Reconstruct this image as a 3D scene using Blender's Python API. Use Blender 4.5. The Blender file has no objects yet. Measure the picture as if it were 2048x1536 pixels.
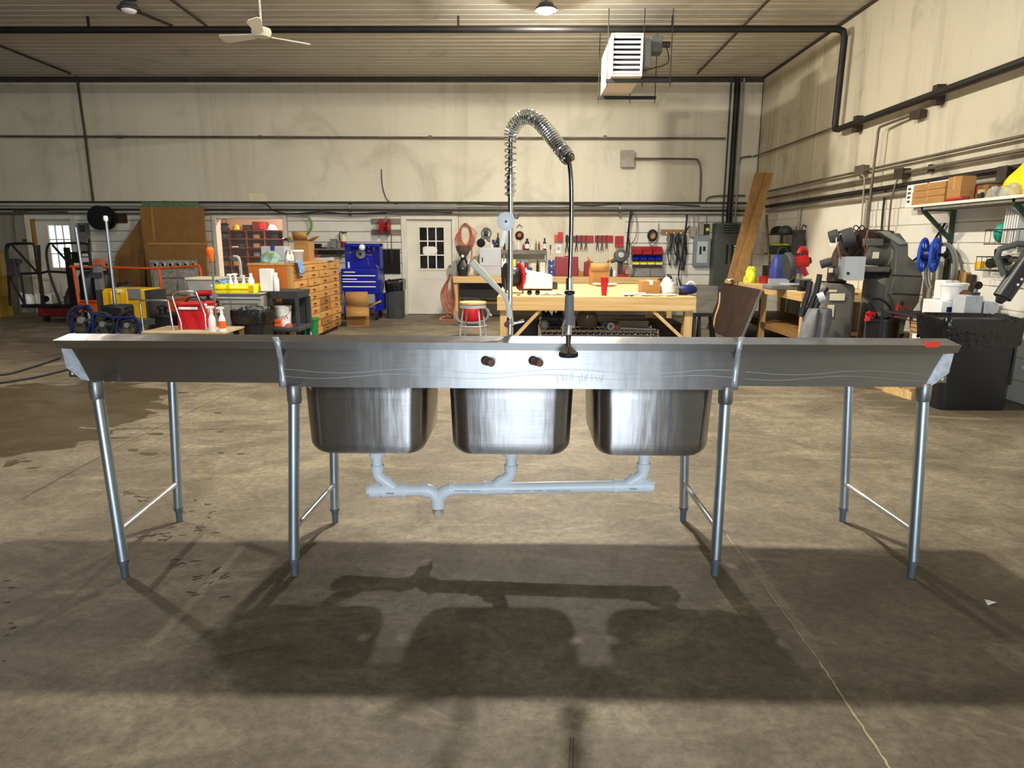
import bpy, math, random
from mathutils import Vector, Matrix, Euler
from math import sin, cos, pi, radians, atan2
random.seed(7)
sc = bpy.context.scene
col = sc.collection
# ---------------------------------------------------------------- camera
F = 1373.0; H = 1.52
_p, _y, _r = radians(11.5), radians(0.9), radians(0.2)
FW = Vector((-sin(_y)*cos(_p), cos(_y)*cos(_p), -sin(_p)))
_rt = Vector((cos(_y), sin(_y), 0)); _up = _rt.cross(FW)
RT = cos(_r)*_rt + sin(_r)*_up; UP = -sin(_r)*_rt + cos(_r)*_up
CAM = Vector((0, 0, H))
cd = bpy.data.cameras.new('camera'); cam = bpy.data.objects.new('camera', cd); col.objects.link(cam)
cd.sensor_width = 36; cd.lens = 36*F/2048; cd.clip_start = 0.05; cd.clip_end = 200
cam.matrix_world = Matrix(((RT.x, UP.x, -FW.x, CAM.x), (RT.y, UP.y, -FW.y, CAM.y), (RT.z, UP.z, -FW.z, CAM.z), (0, 0, 0, 1)))
sc.camera = cam
# ---------------------------------------------------------------- sky, daylight, exposure
vs = sc.view_settings
sc.display_settings.display_device = 'sRGB'
vs.view_transform = 'Standard'; vs.look = 'None'; vs.gamma = 1.0; vs.use_curve_mapping = False
vs.exposure = 0.12
world = bpy.data.worlds.new('world'); sc.world = world; world.use_nodes = True
bg = world.node_tree.nodes['Background']; bg.inputs[0].default_value = (0.80, 0.90, 1.0, 1); bg.inputs[1].default_value = 2.2
DOOR_X0, DOOR_X1, DOOR_Z, FRONT_Y = -1.15, 1.75, 2.4, -7.0       # open overhead door behind the photographer
al = bpy.data.lights.new('overhead_door_daylight', 'AREA'); al.shape = 'RECTANGLE'
al.size = DOOR_X1-DOOR_X0; al.size_y = DOOR_Z; al.energy = 500; al.color = (0.72, 0.86, 1.0)
alo = bpy.data.objects.new('overhead_door_daylight', al); col.objects.link(alo)
alo.location = ((DOOR_X0+DOOR_X1)/2, FRONT_Y-0.05, DOOR_Z/2); alo.rotation_euler = (radians(90), 0, 0)
LAMP_POWER = {'near': 3500, 'far': 3300, 'side': 1600}
LAMP_COL = (1.0, 0.93, 0.82)
# ---------------------------------------------------------------- pixel helpers (directions only; depth comes from what a thing touches)
def ray(x, y): return FW + RT*((x-1024)/F) - UP*((y-768)/F)
def P(x, y, Y): d = ray(x, y); return CAM + d*(Y/d.y)
def G(x, y, z=0.0): d = ray(x, y); return CAM + d*((z-H)/d.z)
def W(x, y, X): d = ray(x, y); return CAM + d*(X/d.x)
def X(px, Y, py=560): return P(px, py, Y).x
def Z(py, Y, px=1024): return P(px, py, Y).z
# ---------------------------------------------------------------- mesh builder
def rootof(o):
    while o.parent: o = o.parent
    return o
class MB:
    def __init__(s, M=None): s.v = []; s.f = []; s.M = M
    def add(s, vs_, fs):
        o = len(s.v)
        s.v += [(s.M @ Vector(v)) if s.M else Vector(v) for v in vs_]
        s.f += [[i+o for i in f] for f in fs]
        return s
    def box(s, x0, x1, y0, y1, z0, z1):
        return s.add([(x0,y0,z0),(x1,y0,z0),(x1,y1,z0),(x0,y1,z0),(x0,y0,z1),(x1,y0,z1),(x1,y1,z1),(x0,y1,z1)],
                     [(0,3,2,1),(4,5,6,7),(0,1,5,4),(1,2,6,5),(2,3,7,6),(3,0,4,7)])
    def cb(s, c, size, R=None):                       # box by centre, optional rotation
        h = [q/2 for q in size]; R = R or Matrix.Identity(3); c = Vector(c)
        vs_ = [c + R @ Vector((sx*h[0], sy*h[1], sz*h[2])) for sz in (-1,1) for sx, sy in ((-1,-1),(1,-1),(1,1),(-1,1))]
        return s.add(vs_, [(0,3,2,1),(4,5,6,7),(0,1,5,4),(1,2,6,5),(2,3,7,6),(3,0,4,7)])
    def pbox(s, px0, py0, px1, py1, Y, dep):          # box whose near face fills a pixel rectangle on plane Y
        my = (py0+py1)/2; mx = (px0+px1)/2
        return s.box(P(px0,my,Y).x, P(px1,my,Y).x, Y, Y+dep, P(mx,py1,Y).z, P(mx,py0,Y).z)
    def bar(s, p0, p1, w, t, up=(0,0,1)):             # rectangular bar between two points
        p0, p1 = Vector(p0), Vector(p1); d = (p1-p0); L = d.length; d.normalize()
        u = Vector(up); 
        if abs(u.dot(d)) > .98: u = Vector((0,1,0))
        a = d.cross(u).normalized(); b = a.cross(d).normalized()
        vs_ = [q + a*(sa*w/2) + b*(sb*t/2) for q in (p0,p1) for sa, sb in ((-1,-1),(1,-1),(1,1),(-1,1))]
        return s.add(vs_, [(0,3,2,1),(4,5,6,7),(0,1,5,4),(1,2,6,5),(2,3,7,6),(3,0,4,7)])
    def cyl(s, p0, p1, r0, r1=None, n=14, caps=True):
        r1 = r0 if r1 is None else r1
        p0, p1 = Vector(p0), Vector(p1); d = (p1-p0).normalized()
        a = d.orthogonal().normalized(); b = d.cross(a)
        vs_ = []
        for p, r in ((p0,r0),(p1,r1)):
            for i in range(n):
                t = 2*pi*i/n; vs_.append(p + a*(r*cos(t)) + b*(r*sin(t)))
        fs = [(i,(i+1)%n,n+(i+1)%n,n+i) for i in range(n)]
        if caps: fs += [tuple(range(n))[::-1], tuple(range(n,2*n))]
        return s.add(vs_, fs)
    def tube(s, pts, r, n=8, closed=False, caps=True):
        pts = [Vector(p) for p in pts]; m = len(pts); rs = r if isinstance(r, (list,tuple)) else [r]*m
        tang = []
        for i in range(m):
            a = pts[(i-1)%m] if (closed or i>0) else pts[i]; b = pts[(i+1)%m] if (closed or i<m-1) else pts[i]
            d = b-a
            tang.append(d.normalized() if d.length>1e-9 else Vector((0,0,1)))
        N = tang[0].orthogonal().normalized(); vs_ = []
        for i in range(m):
            N = (N - tang[i]*N.dot(tang[i]))
            N = N.normalized() if N.length>1e-6 else tang[i].orthogonal().normalized()
            B = tang[i].cross(N)
            for k in range(n):
                t = 2*pi*k/n; vs_.append(pts[i] + N*(rs[i]*cos(t)) + B*(rs[i]*sin(t)))
        fs = []
        for i in range(m if closed else m-1):
            j = (i+1)%m
            for k in range(n): fs.append((i*n+k, i*n+(k+1)%n, j*n+(k+1)%n, j*n+k))
        if not closed and caps: fs += [tuple(range(n))[::-1], tuple(range((m-1)*n, m*n))]
        return s.add(vs_, fs)
    def lathe(s, prof, c=(0,0,0), n=20, R=None):
        c = Vector(c); R = R or Matrix.Identity(3); vs_ = []; m = len(prof)
        for r, z in prof:
            for k in range(n):
                t = 2*pi*k/n; vs_.append(c + R @ Vector((max(r,1e-4)*cos(t), max(r,1e-4)*sin(t), z)))
        fs = [(i*n+k, i*n+(k+1)%n, (i+1)*n+(k+1)%n, (i+1)*n+k) for i in range(m-1) for k in range(n)]
        fs += [tuple(range(n))[::-1], tuple(range((m-1)*n, m*n))]
        return s.add(vs_, fs)
    def loft(s, rings, cap0=True, cap1=True):
        n = len(rings[0]); vs_ = [v for r in rings for v in r]
        fs = [(i*n+k, i*n+(k+1)%n, (i+1)*n+(k+1)%n, (i+1)*n+k) for i in range(len(rings)-1) for k in range(n)]
        if cap0: fs.append(tuple(range(n))[::-1])
        if cap1: fs.append(tuple(range((len(rings)-1)*n, len(rings)*n)))
        return s.add(vs_, fs)
    def prism(s, poly, d):                            # 3D polygon extruded along vector d
        poly = [Vector(p) for p in poly]; d = Vector(d); n = len(poly)
        return s.add(poly + [p+d for p in poly], [tuple(range(n)), tuple(range(n,2*n))[::-1]] + [(i,n+i,n+(i+1)%n,(i+1)%n) for i in range(n)])
    def grid(s, nx, ny, fn):
        vs_ = [fn(i/(nx-1), j/(ny-1)) for j in range(ny) for i in range(nx)]
        return s.add(vs_, [(j*nx+i, j*nx+i+1, (j+1)*nx+i+1, (j+1)*nx+i) for j in range(ny-1) for i in range(nx-1)])
    def sph(s, c, r, n=14, m=8, sc_=(1,1,1)):
        c = Vector(c); rings = []
        for i in range(1, m):
            t = pi*i/m
            rings.append([c+Vector((r*sc_[0]*sin(t)*cos(2*pi*k/n), r*sc_[1]*sin(t)*sin(2*pi*k/n), -r*sc_[2]*cos(t))) for k in range(n)])
        return s.loft(rings)
    def build(s, name, m, parent=None, w=True, bev=0, ang=38, solid=0, flip=True, sub=0):
        me = bpy.data.meshes.new(name)
        vs_ = s.v
        if parent is not None and w:
            off = rootof(parent).location; vs_ = [v-off for v in vs_]
        me.from_pydata([tuple(v) for v in vs_], [], s.f); me.update()
        if flip:
            import bmesh
            bm = bmesh.new(); bm.from_mesh(me); bmesh.ops.recalc_face_normals(bm, faces=bm.faces); bm.to_mesh(me); bm.free()
        me.shade_smooth(); me.set_sharp_from_angle(angle=radians(ang))
        if m is not None: me.materials.append(MATS[m] if isinstance(m, str) else m)
        o = bpy.data.objects.new(name, me); col.objects.link(o)
        if parent is not None: o.parent = parent
        if bev:
            b = o.modifiers.new('bevel', 'BEVEL'); b.width = bev; b.segments = 2; b.limit_method = 'ANGLE'; b.angle_limit = radians(40)
        if solid:
            b = o.modifiers.new('solid', 'SOLIDIFY'); b.thickness = solid; b.offset = 0
        if sub:
            b = o.modifiers.new('sub', 'SUBSURF'); b.levels = sub; b.render_levels = sub
        return o
def rr(cx, cy, w, d, r, z, n=5):                      # rounded rectangle ring
    out = []
    for qx, qy, a0 in ((1,1,0),(-1,1,90),(-1,-1,180),(1,-1,270)):
        for k in range(n+1):
            t = radians(a0+90*k/n); out.append(Vector((cx+qx*(w/2-r)+r*cos(t), cy+qy*(d/2-r)+r*sin(t), z)))
    return out
def tag(o, label, cat, group=None):
    o['label'] = label; o['category'] = cat
    if group: o['group'] = group
    return o
def thing(name, label, cat, loc=(0,0,0), rz=0, group=None):
    o = bpy.data.objects.new(name, None); col.objects.link(o); o.empty_display_size = .1
    o.location = loc; o.rotation_euler = (0,0,rz)
    return tag(o, label, cat, group)
def struct(o): o['kind'] = 'structure'; return o
def dup(root, loc, label=None, rz=None, group=None):
    r = root.copy(); col.objects.link(r); r.location = loc
    if label: r['label'] = label
    if rz is not None: r.rotation_euler = (0,0,rz)
    if group: r['group'] = group
    for ch in list(root.children):
        c = ch.copy(); col.objects.link(c); c.parent = r
        for g in list(ch.children):
            d = g.copy(); col.objects.link(d); d.parent = c
    return r
def bez(pts, n=8):                                    # Catmull-Rom through points
    pts = [Vector(p) for p in pts]; out = []
    for i in range(len(pts)-1):
        a = pts[max(i-1,0)]; b = pts[i]; c = pts[i+1]; d = pts[min(i+2,len(pts)-1)]
        for k in range(n):
            t = k/n
            out.append(.5*((2*b)+(c-a)*t+(2*a-5*b+4*c-d)*t*t+(3*b-a-3*c+d)*t**3))
    out.append(pts[-1]); return out
# ---------------------------------------------------------------- materials
MATS = {}
def lin(c):
    if isinstance(c, str): c = [int(c[i:i+2],16)/255 for i in (0,2,4)]
    return tuple((q/12.92 if q <= .04045 else ((q+.055)/1.055)**2.4) for q in c) + (1,)
def mat(name, c, rough=.6, metal=0.0, var=.12, scale=6.0, stretch=(1,1,1), bump=0.0, bscale=60.0, coat=0, trans=0, alpha=1, emit=0, c2=None, lo=.35, hi=.65, detail=4):
    m = bpy.data.materials.new(name); m.use_nodes = True; nt = m.node_tree; b = nt.nodes['Principled BSDF']
    L = nt.links.new; N = nt.nodes.new
    tc = N('ShaderNodeTexCoord'); mp = N('ShaderNodeMapping'); mp.inputs['Scale'].default_value = stretch
    L(tc.outputs['Object'], mp.inputs['Vector'])
    base = lin(c)
    nz = N('ShaderNodeTexNoise'); nz.inputs['Scale'].default_value = scale; nz.inputs['Detail'].default_value = detail
    L(mp.outputs[0], nz.inputs['Vector'])
    rp = N('ShaderNodeValToRGB'); rp.color_ramp.elements[0].position = lo; rp.color_ramp.elements[1].position = hi
    if c2: rp.color_ramp.elements[0].color = base; rp.color_ramp.elements[1].color = lin(c2)
    else:
        rp.color_ramp.elements[0].color = tuple(q*(1-var) for q in base[:3])+(1,)
        rp.color_ramp.elements[1].color = tuple(min(1,q*(1+var)) for q in base[:3])+(1,)
    L(nz.outputs['Fac'], rp.inputs[0]); L(rp.outputs[0], b.inputs['Base Color'])
    b.inputs['Roughness'].default_value = rough; b.inputs['Metallic'].default_value = metal
    if coat: b.inputs['Coat Weight'].default_value = coat
    if trans: b.inputs['Transmission Weight'].default_value = trans
    if alpha < 1: b.inputs['Alpha'].default_value = alpha
    if emit: b.inputs['Emission Color'].default_value = base; b.inputs['Emission Strength'].default_value = emit
    if bump:
        n2 = N('ShaderNodeTexNoise'); n2.inputs['Scale'].default_value = bscale; n2.inputs['Detail'].default_value = 5
        L(mp.outputs[0], n2.inputs['Vector']); bp = N('ShaderNodeBump'); bp.inputs['Strength'].default_value = bump; bp.inputs['Distance'].default_value = .01
        L(n2.outputs['Fac'], bp.inputs['Height']); L(bp.outputs[0], b.inputs['Normal'])
    MATS[name] = m; return m
def emission(name, c, s):
    m = bpy.data.materials.new(name); m.use_nodes = True; nt = m.node_tree; nt.nodes.clear()
    e = nt.nodes.new('ShaderNodeEmission'); e.inputs[0].default_value = tuple(c)+(1,); e.inputs[1].default_value = s
    o = nt.nodes.new('ShaderNodeOutputMaterial'); nt.links.new(e.outputs[0], o.inputs[0]); MATS[name] = m
for k_, s_ in LAMP_POWER.items(): emission('lamp_'+k_, LAMP_COL, s_)
emission('room_lamp', (1.0,.82,.68), 150)
def steel(name, c, rough, aniso, wob=.02, var=.15, scratch=.06):
    m = bpy.data.materials.new(name); m.use_nodes = True; nt = m.node_tree; b = nt.nodes['Principled BSDF']; L = nt.links.new; N = nt.nodes.new
    tc = N('ShaderNodeTexCoord'); mp = N('ShaderNodeMapping'); mp.inputs['Scale'].default_value = (1.2,1.2,55); L(tc.outputs['Object'], mp.inputs[0])
    n1 = N('ShaderNodeTexNoise'); n1.inputs['Scale'].default_value = 3; n1.inputs['Detail'].default_value = 6; L(mp.outputs[0], n1.inputs['Vector'])
    n2 = N('ShaderNodeTexNoise'); n2.inputs['Scale'].default_value = 2.2; n2.inputs['Detail'].default_value = 3; L(tc.outputs['Object'], n2.inputs['Vector'])
    mx = N('ShaderNodeMix'); mx.data_type = 'RGBA'; base = lin(c)
    mx.inputs[6].default_value = tuple(q*(1-var) for q in base[:3])+(1,); mx.inputs[7].default_value = tuple(min(1,q*(1+var)) for q in base[:3])+(1,)
    L(n1.outputs['Fac'], mx.inputs[0]); L(mx.outputs[2], b.inputs['Base Color'])
    mr = N('ShaderNodeMapRange'); mr.inputs[3].default_value = rough-.07; mr.inputs[4].default_value = rough+.09; L(n2.outputs['Fac'], mr.inputs[0]); L(mr.outputs[0], b.inputs['Roughness'])
    b.inputs['Metallic'].default_value = 1
    b.inputs['Anisotropic'].default_value = aniso
    if aniso:
        cx = N('ShaderNodeCombineXYZ'); cx.inputs[2].default_value = 1; cx.inputs[0].default_value = .02; L(cx.outputs[0], b.inputs['Tangent'])
    bp = N('ShaderNodeBump'); bp.inputs['Strength'].default_value = scratch; bp.inputs['Distance'].default_value = .004; L(n1.outputs['Fac'], bp.inputs['Height'])
    b2 = N('ShaderNodeBump'); b2.inputs['Strength'].default_value = wob*10; b2.inputs['Distance'].default_value = .02; L(n2.outputs['Fac'], b2.inputs['Height']); L(bp.outputs[0], b2.inputs['Normal'])
    mp3 = N('ShaderNodeMapping'); mp3.inputs['Scale'].default_value = (7,7,.9); L(tc.outputs['Object'], mp3.inputs[0])
    n3 = N('ShaderNodeTexNoise'); n3.inputs['Scale'].default_value = 1.6; n3.inputs['Detail'].default_value = 3; L(mp3.outputs[0], n3.inputs['Vector'])
    b3 = N('ShaderNodeBump'); b3.inputs['Strength'].default_value = (.16 if 'bowl' in name else .05) if aniso else 0; b3.inputs['Distance'].default_value = .012; L(n3.outputs['Fac'], b3.inputs['Height']); L(b2.outputs[0], b3.inputs['Normal'])
    L(b3.outputs[0], b.inputs['Normal']); MATS[name] = m
steel('steel', 'c2bebc', .43, .95)
steel('steel_bowl', 'b4aeab', .40, .95, wob=.03)
steel('steel_bright', 'd8dade', .42, 0, scratch=.2)
steel('galvanised', 'b9c4ce', .38, 0, scratch=.05, var=.08)
steel('chrome', 'e8e8e8', .16, 0, wob=.0, var=.03, scratch=0)
mat('dark_chrome', '8a8580', .2, 1, .1)
mat('collar', '9a9a98', .4, .8, .3, 9)
mat('drip', 'a6a5a6', .5, .85, .1); mat('foot_grey', '5d666e', .5, .2, .1); mat('pvc', 'f0f6fb', .35, 0, .02); mat('pvc_rust', 'b08a70', .6, 0, .3, 30, c2='e0dcd6')
mat('rust', '7a5a4a', .8, .1, .4, 40); mat('dark_rust', '3b2a22', .75, .3, .5, 14, bump=.5)
mat('print_grey', 'a9b4be', .6); mat('orange_sticker', 'ff4028', .5, 0, .04)
mat('weld', 'e2e8f0', .45, .6, .15, 40)
mat('rubber', '1c1c1d', .7, 0, .1); mat('black_plastic', '1a1a1c', .42, 0, .15); mat('black_metal', '201f20', .5, .3, .2)
mat('black_matte', '121212', .9, 0, .2); mat('dark_grey', '3a3b3c', .6, 0, .15); mat('mid_grey', '777876', .6, 0, .1)
mat('light_grey', 'b9bcc0', .45, 0, .05); mat('machine_grey', '6c685e', .5, .1, .25, 3); mat('cabinet_grey', 'c3c5cb', .4, 0, .03)
mat('panel_grey', '7f868a', .5, 0, .08); mat('panel_dark', '4c504c', .55, 0, .12); mat('cart_grey', '9a998c', .5, .1, .08)
mat('white_plastic', 'eeeeec', .35, 0, .03); mat('white_paint', 'e4dfcf', .5, 0, .05, 2); mat('paper', 'f0ede6', .8, 0, .06)
mat('cream', 'e8dfb8', .55, 0, .05); mat('door_paint', 'ddd8c8', .5, 0, .06, 2); mat('trim_paint', 'd8d4c6', .5, 0, .07, 3)
mat('yellow', 'e0b020', .45, 0, .12, 4); mat('bright_yellow', 'f6e010', .35, 0, .05); mat('mustard', '8a6a1c', .6, 0, .2, 4); mat('hivis', 'd8e03a', .8, 0, .2, 15, bump=.5)
mat('orange', 'd8571c', .45, 0, .12, 5); mat('orange_bright', 'ff6a10', .4, 0, .05); mat('red', 'c01822', .4, 0, .1); mat('red_dark', 'a01c24', .45, 0, .2); mat('red_deep', '6c1410', .55, 0, .3)
mat('maroon', '94333c', .35, 0, .1); mat('hose_red', 'c2604a', .55, 0, .1); mat('hose_brown', '8c5a44', .6, 0, .2)
mat('blue', '12209a', .28, 0, .05); mat('blue_reel', '2450c0', .4, 0, .08); mat('blue_frame', '18245c', .4, .2, .1); mat('blue_box', '2f3f8c', .5, 0, .15); mat('towel_blue', '6f9fd8', .9, 0, .35, 20, bump=.6)
mat('cloth_green', '7f8f3a', .9, 0, .5, 14, c2='8fb8c8', bump=.8, bscale=25); mat('green_bin', '0c7a44', .45, 0, .1); mat('green_dark', '24402a', .5, .1, .2); mat('green_label', '7cc42c', .5, 0, .1, c2='e08a30', scale=20, lo=.6, hi=.62); mat('green_sheet', '5f7a58', .7, 0, .3, 20)
mat('teal', '1f9a80', .5, 0, .1); mat('hose_green', '6a9040', .5, 0, .15)
mat('cardboard', 'a87c46', .85, 0, .08, 5, stretch=(1,1,6)); mat('cardboard_dark', '8a6434', .85, 0, .1, 5); mat('cardboard_inside', 'b98f5a', .85, 0, .06)
mat('concrete_dust', 'cfcabc', .9)
mat('bag_black', '101012', .22, 0, .2, bump=.9, bscale=22); mat('canvas', '77777a', .9, 0, .25, 5, bump=.7, bscale=10); mat('canvas_dark', '3a3a3c', .9, 0, .3, 6, bump=.5, bscale=12)
mat('smoky', '6a5a4a', .15, 0, .1, alpha=.75); mat('clear', 'd8dad8', .1, 0, .03, alpha=.35); mat('clear_bag', 'c8c8c4', .15, 0, .1, alpha=.45, bump=1, bscale=20)
mat('window_dark', '2c2a28', .06, 0, .35, 5, coat=.3); mat('pane', 'eaf2f5', .02, 0, 0, alpha=.04)  # door glass coloured dark to stand for the unlit room behind
def wood(name, c, c2, axis, sc_=3.0, rough=.55):
    st = {'x': (.35,7,7), 'y': (7,.35,7), 'z': (7,7,.35)}[axis]
    return mat(name, c, rough, 0, .1, sc_, st, .12, 14, c2=c2, lo=.3, hi=.7, detail=6)
for ax in 'xyz':
    wood('pine_'+ax, 'c79c5e', 'e2c48e', ax); wood('oak_'+ax, 'b88242', 'd2a05c', ax); wood('lumber_'+ax, '7c5a30', '98733e', ax)
wood('orange_oak', 'b05c1c', 'd07a2e', 'z', 1.5); wood('plywood', 'b29c7a', 'cbb794', 'x'); wood('mahogany', '5c2814', '8a4020', 'x'); wood('pallet', '9c7a48', 'c09a60', 'x')
mat('wood_grey', '7e786c', .8, 0, .2, 4, (1,6,6)); mat('wood_brown', '38241a', .8, 0, .25, 5)
mat('drawer_brown', '9a6a38', .6, 0, .15, 3, (1,1,5))
mat('particle', '8e6a34', .9, 0, .12, 60)
# ================================================================ THE SETTING
YB, XR, XL, ZC = 15.1, 4.9, -14.0, 4.9
def graph(name):
    m = bpy.data.materials.new(name); m.use_nodes = True; nt = m.node_tree; MATS[name] = m
    return m, nt, nt.nodes['Principled BSDF'], nt.nodes.new, nt.links.new
def noise(N, L, vec, scale, detail=5, rough=.55, dist=0):
    n = N('ShaderNodeTexNoise'); n.inputs['Scale'].default_value = scale; n.inputs['Detail'].default_value = detail; n.inputs['Roughness'].default_value = rough; n.inputs['Distortion'].default_value = dist
    L(vec, n.inputs['Vector']); return n.outputs['Fac']
def ramp(N, L, fac, p0, p1, c0=(0,0,0,1), c1=(1,1,1,1)):
    r = N('ShaderNodeValToRGB'); r.color_ramp.elements[0].position = p0; r.color_ramp.elements[1].position = p1
    r.color_ramp.elements[0].color = c0; r.color_ramp.elements[1].color = c1; L(fac, r.inputs[0]); return r.outputs[0]
def mixc(N, L, fac, a, b, mode='MIX'):
    m = N('ShaderNodeMix'); m.data_type = 'RGBA'; m.blend_type = mode
    if isinstance(fac, float): m.inputs[0].default_value = fac
    else: L(fac, m.inputs[0])
    for s_, q in ((6,a),(7,b)):
        if isinstance(q, tuple): m.inputs[s_].default_value = q
        else: L(q, m.inputs[s_])
    return m.outputs[2]
def math_(N, L, op, a, b=None, clamp=False):
    m = N('ShaderNodeMath'); m.operation = op; m.use_clamp = clamp
    for i, q in enumerate((a,b)):
        if q is None: continue
        if isinstance(q, (int,float)): m.inputs[i].default_value = q
        else: L(q, m.inputs[i])
    return m.outputs[0]
def mapped(N, L, scale):
    tc = N('ShaderNodeTexCoord'); mp = N('ShaderNodeMapping'); mp.inputs['Scale'].default_value = scale; L(tc.outputs['Object'], mp.inputs[0]); return mp.outputs[0]
# floor: worn concrete with a wet patch
m, nt, b, N, L = graph('concrete')
v = mapped(N, L, (1,1,1)); vx = mapped(N, L, (.6,1.6,1))
c = mixc(N, L, ramp(N, L, noise(N,L,v,.55,6,.6,.4), .36, .66), lin('6c614e'), lin('9c9079'))
c = mixc(N, L, ramp(N, L, noise(N,L,v,2.6,9,.72,.8), .40, .62), c, mixc(N, L, .62, c, lin('4c4130')))
c = mixc(N, L, ramp(N, L, noise(N,L,vx,1.3,8,.7,1.6), .52, .66), c, mixc(N, L, .45, c, lin('b4a789')))
c = mixc(N, L, ramp(N, L, noise(N,L,v,24,8,.8), .38, .62), mixc(N, L, .55, c, lin('3a3226')), c)
c = mixc(N, L, ramp(N, L, noise(N,L,vx,7,8,.7,1.2), .57, .70), c, mixc(N, L, .55, c, lin('4a4030')))
c = mixc(N, L, ramp(N, L, noise(N,L,v,120,2,.5), .70, .78), c, lin('a8a08e'))
sep = N('ShaderNodeSeparateXYZ'); tcx = N('ShaderNodeTexCoord'); L(tcx.outputs['Object'], sep.inputs[0])
wc = G(20, 872)
dx = math_(N,L,'DIVIDE', math_(N,L,'SUBTRACT', sep.outputs[0], wc.x-.75), 1.55); dy = math_(N,L,'DIVIDE', math_(N,L,'SUBTRACT', sep.outputs[1], wc.y+.55), 1.75)
dd = math_(N,L,'ADD', math_(N,L,'MULTIPLY', dx, dx), math_(N,L,'MULTIPLY', dy, dy))
dd = math_(N,L,'ADD', dd, math_(N,L,'MULTIPLY', math_(N,L,'SUBTRACT', noise(N,L,mapped(N,L,(.7,1.5,1)),2.1,5,.55,.8), .5), 2.6))
wet = ramp(N, L, dd, .93, .97, (1,1,1,1), (0,0,0,1))
c = mixc(N, L, wet, c, mixc(N, L, .72, c, lin('3a2c12')))
L(c, b.inputs['Base Color'])
rg = math_(N,L,'SUBTRACT', math_(N,L,'ADD', .52, math_(N,L,'MULTIPLY', noise(N,L,v,4,5), .25)), math_(N,L,'MULTIPLY', wet, .30))
L(rg, b.inputs['Roughness'])
bp = N('ShaderNodeBump'); bp.inputs['Strength'].default_value = .35; bp.inputs['Distance'].default_value = .006; L(noise(N,L,v,38,8,.7), bp.inputs['Height']); L(bp.outputs[0], b.inputs['Normal'])
# painted wall sheets with streaky grime
def wallmat(name, base, grime, streak, amt, big, vec_scale):
    m, nt, b, N, L = graph(name)
    v = mapped(N, L, (1,1,1)); vs_ = mapped(N, L, vec_scale)
    c = mixc(N, L, ramp(N, L, noise(N,L,v,.5,5,.6,.3), .38, .7), lin(base), mixc(N,L,.22, lin(base), lin(grime)))
    c = mixc(N, L, ramp(N, L, noise(N,L,vs_,1.3,7,.65,.25), .52, .8), c, mixc(N,L,amt, c, lin(streak)))
    c = mixc(N, L, ramp(N, L, noise(N,L,v,big,5,.6,.9), .54, .72), c, mixc(N,L,amt*1.15, c, lin(streak)))
    c = mixc(N, L, ramp(N, L, noise(N,L,v,16,3,.5), .73, .77), c, mixc(N,L,.35, c, lin(streak)))
    L(c, b.inputs['Base Color']); b.inputs['Roughness'].default_value = .55
wallmat('wall_sheet', 'ddd6bf', 'a89e82', '786c54', .30, .8, (2.2,2.2,.10))
wallmat('wall_sheet_stained', 'd0c8b0', '988e74', '52462f', .6, .55, (2.2,1.6,.14))
wallmat('wall_dim', '4a4238', '3a342c', '2a2620', .3, .6, (1,1,.3))  # unseen walls coloured dark so the steel reflects less light
wallmat('siding', '8f8a7a', 'b2ab95', '807660', .25, .9, (1.5,1.5,.4))
wallmat('siding_board', 'e6e3d6', 'c4bda8', '807660', .18, .9, (1.5,1.5,.4))
wallmat('ceiling_sheet', 'c8c5b8', 'a8a292', '544b3c', .34, .7, (.10,3.2,1))
wallmat('back_room', 'e3c9b4', 'd0b49c', 'b09880', .1, .6, (1,1,1))
# floor
fl = struct(MB().box(XL-.3, XR+.3, FRONT_Y-4, YB+3.2, -.15, 0).build('floor', 'concrete'))
mat('joint_dark', '40382a', .9, 0, .2, 20); mat('joint_light', 'b5a988', .9, 0, .25, 12); mat('scuff', '251d14', .8, 0, .2); mat('oil_dark', '4c4434', .5, 0, .3, 10)
def floor_line(name, pts, wdt, m):
    mb = MB(); q = [G(*p) for p in pts]; vs_ = []
    for i, p in enumerate(q):
        d = (q[min(i+1,len(q)-1)]-q[max(i-1,0)]).normalized(); s_ = Vector((-d.y,d.x,0))*(wdt/2)*(random.uniform(.8,1.2) if len(q)>2 else 1)
        vs_ += [(p.x+s_.x,p.y+s_.y,.0012),(p.x-s_.x,p.y-s_.y,.0012)]
    mb.add(vs_, [(2*i,2*i+1,2*i+3,2*i+2) for i in range(len(q)-1)])
    return mb.build(name, m, fl, flip=False)
def wob(a, b_, n, amp):
    return [(a[0]+(b_[0]-a[0])*i/n+random.uniform(-amp,amp), a[1]+(b_[1]-a[1])*i/n) for i in range(n+1)]
floor_line('control_joint', wob((1640,1325),(1795,1560),24,1.6), .007, 'joint_light')
floor_line('control_joint', wob((1452,1068),(1640,1325),24,1.2), .0035, 'joint_light')
floor_line('control_joint', wob((1385,985),(1452,1068),8,1), .004, 'joint_dark')
floor_line('control_joint', wob((40,1000),(250,887),14,1), .008, 'joint_dark')
floor_line('control_joint', wob((250,887),(480,776),14,.6), .006, 'joint_dark')
floor_line('control_joint', [(225,857),(600,860)], .006, 'joint_dark')
floor_line('scrape', [(1141,1475),(1138,1536)], .003, 'joint_dark'); floor_line('scrape', [(1147,1475),(1145,1536)], .003, 'joint_dark')
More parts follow.
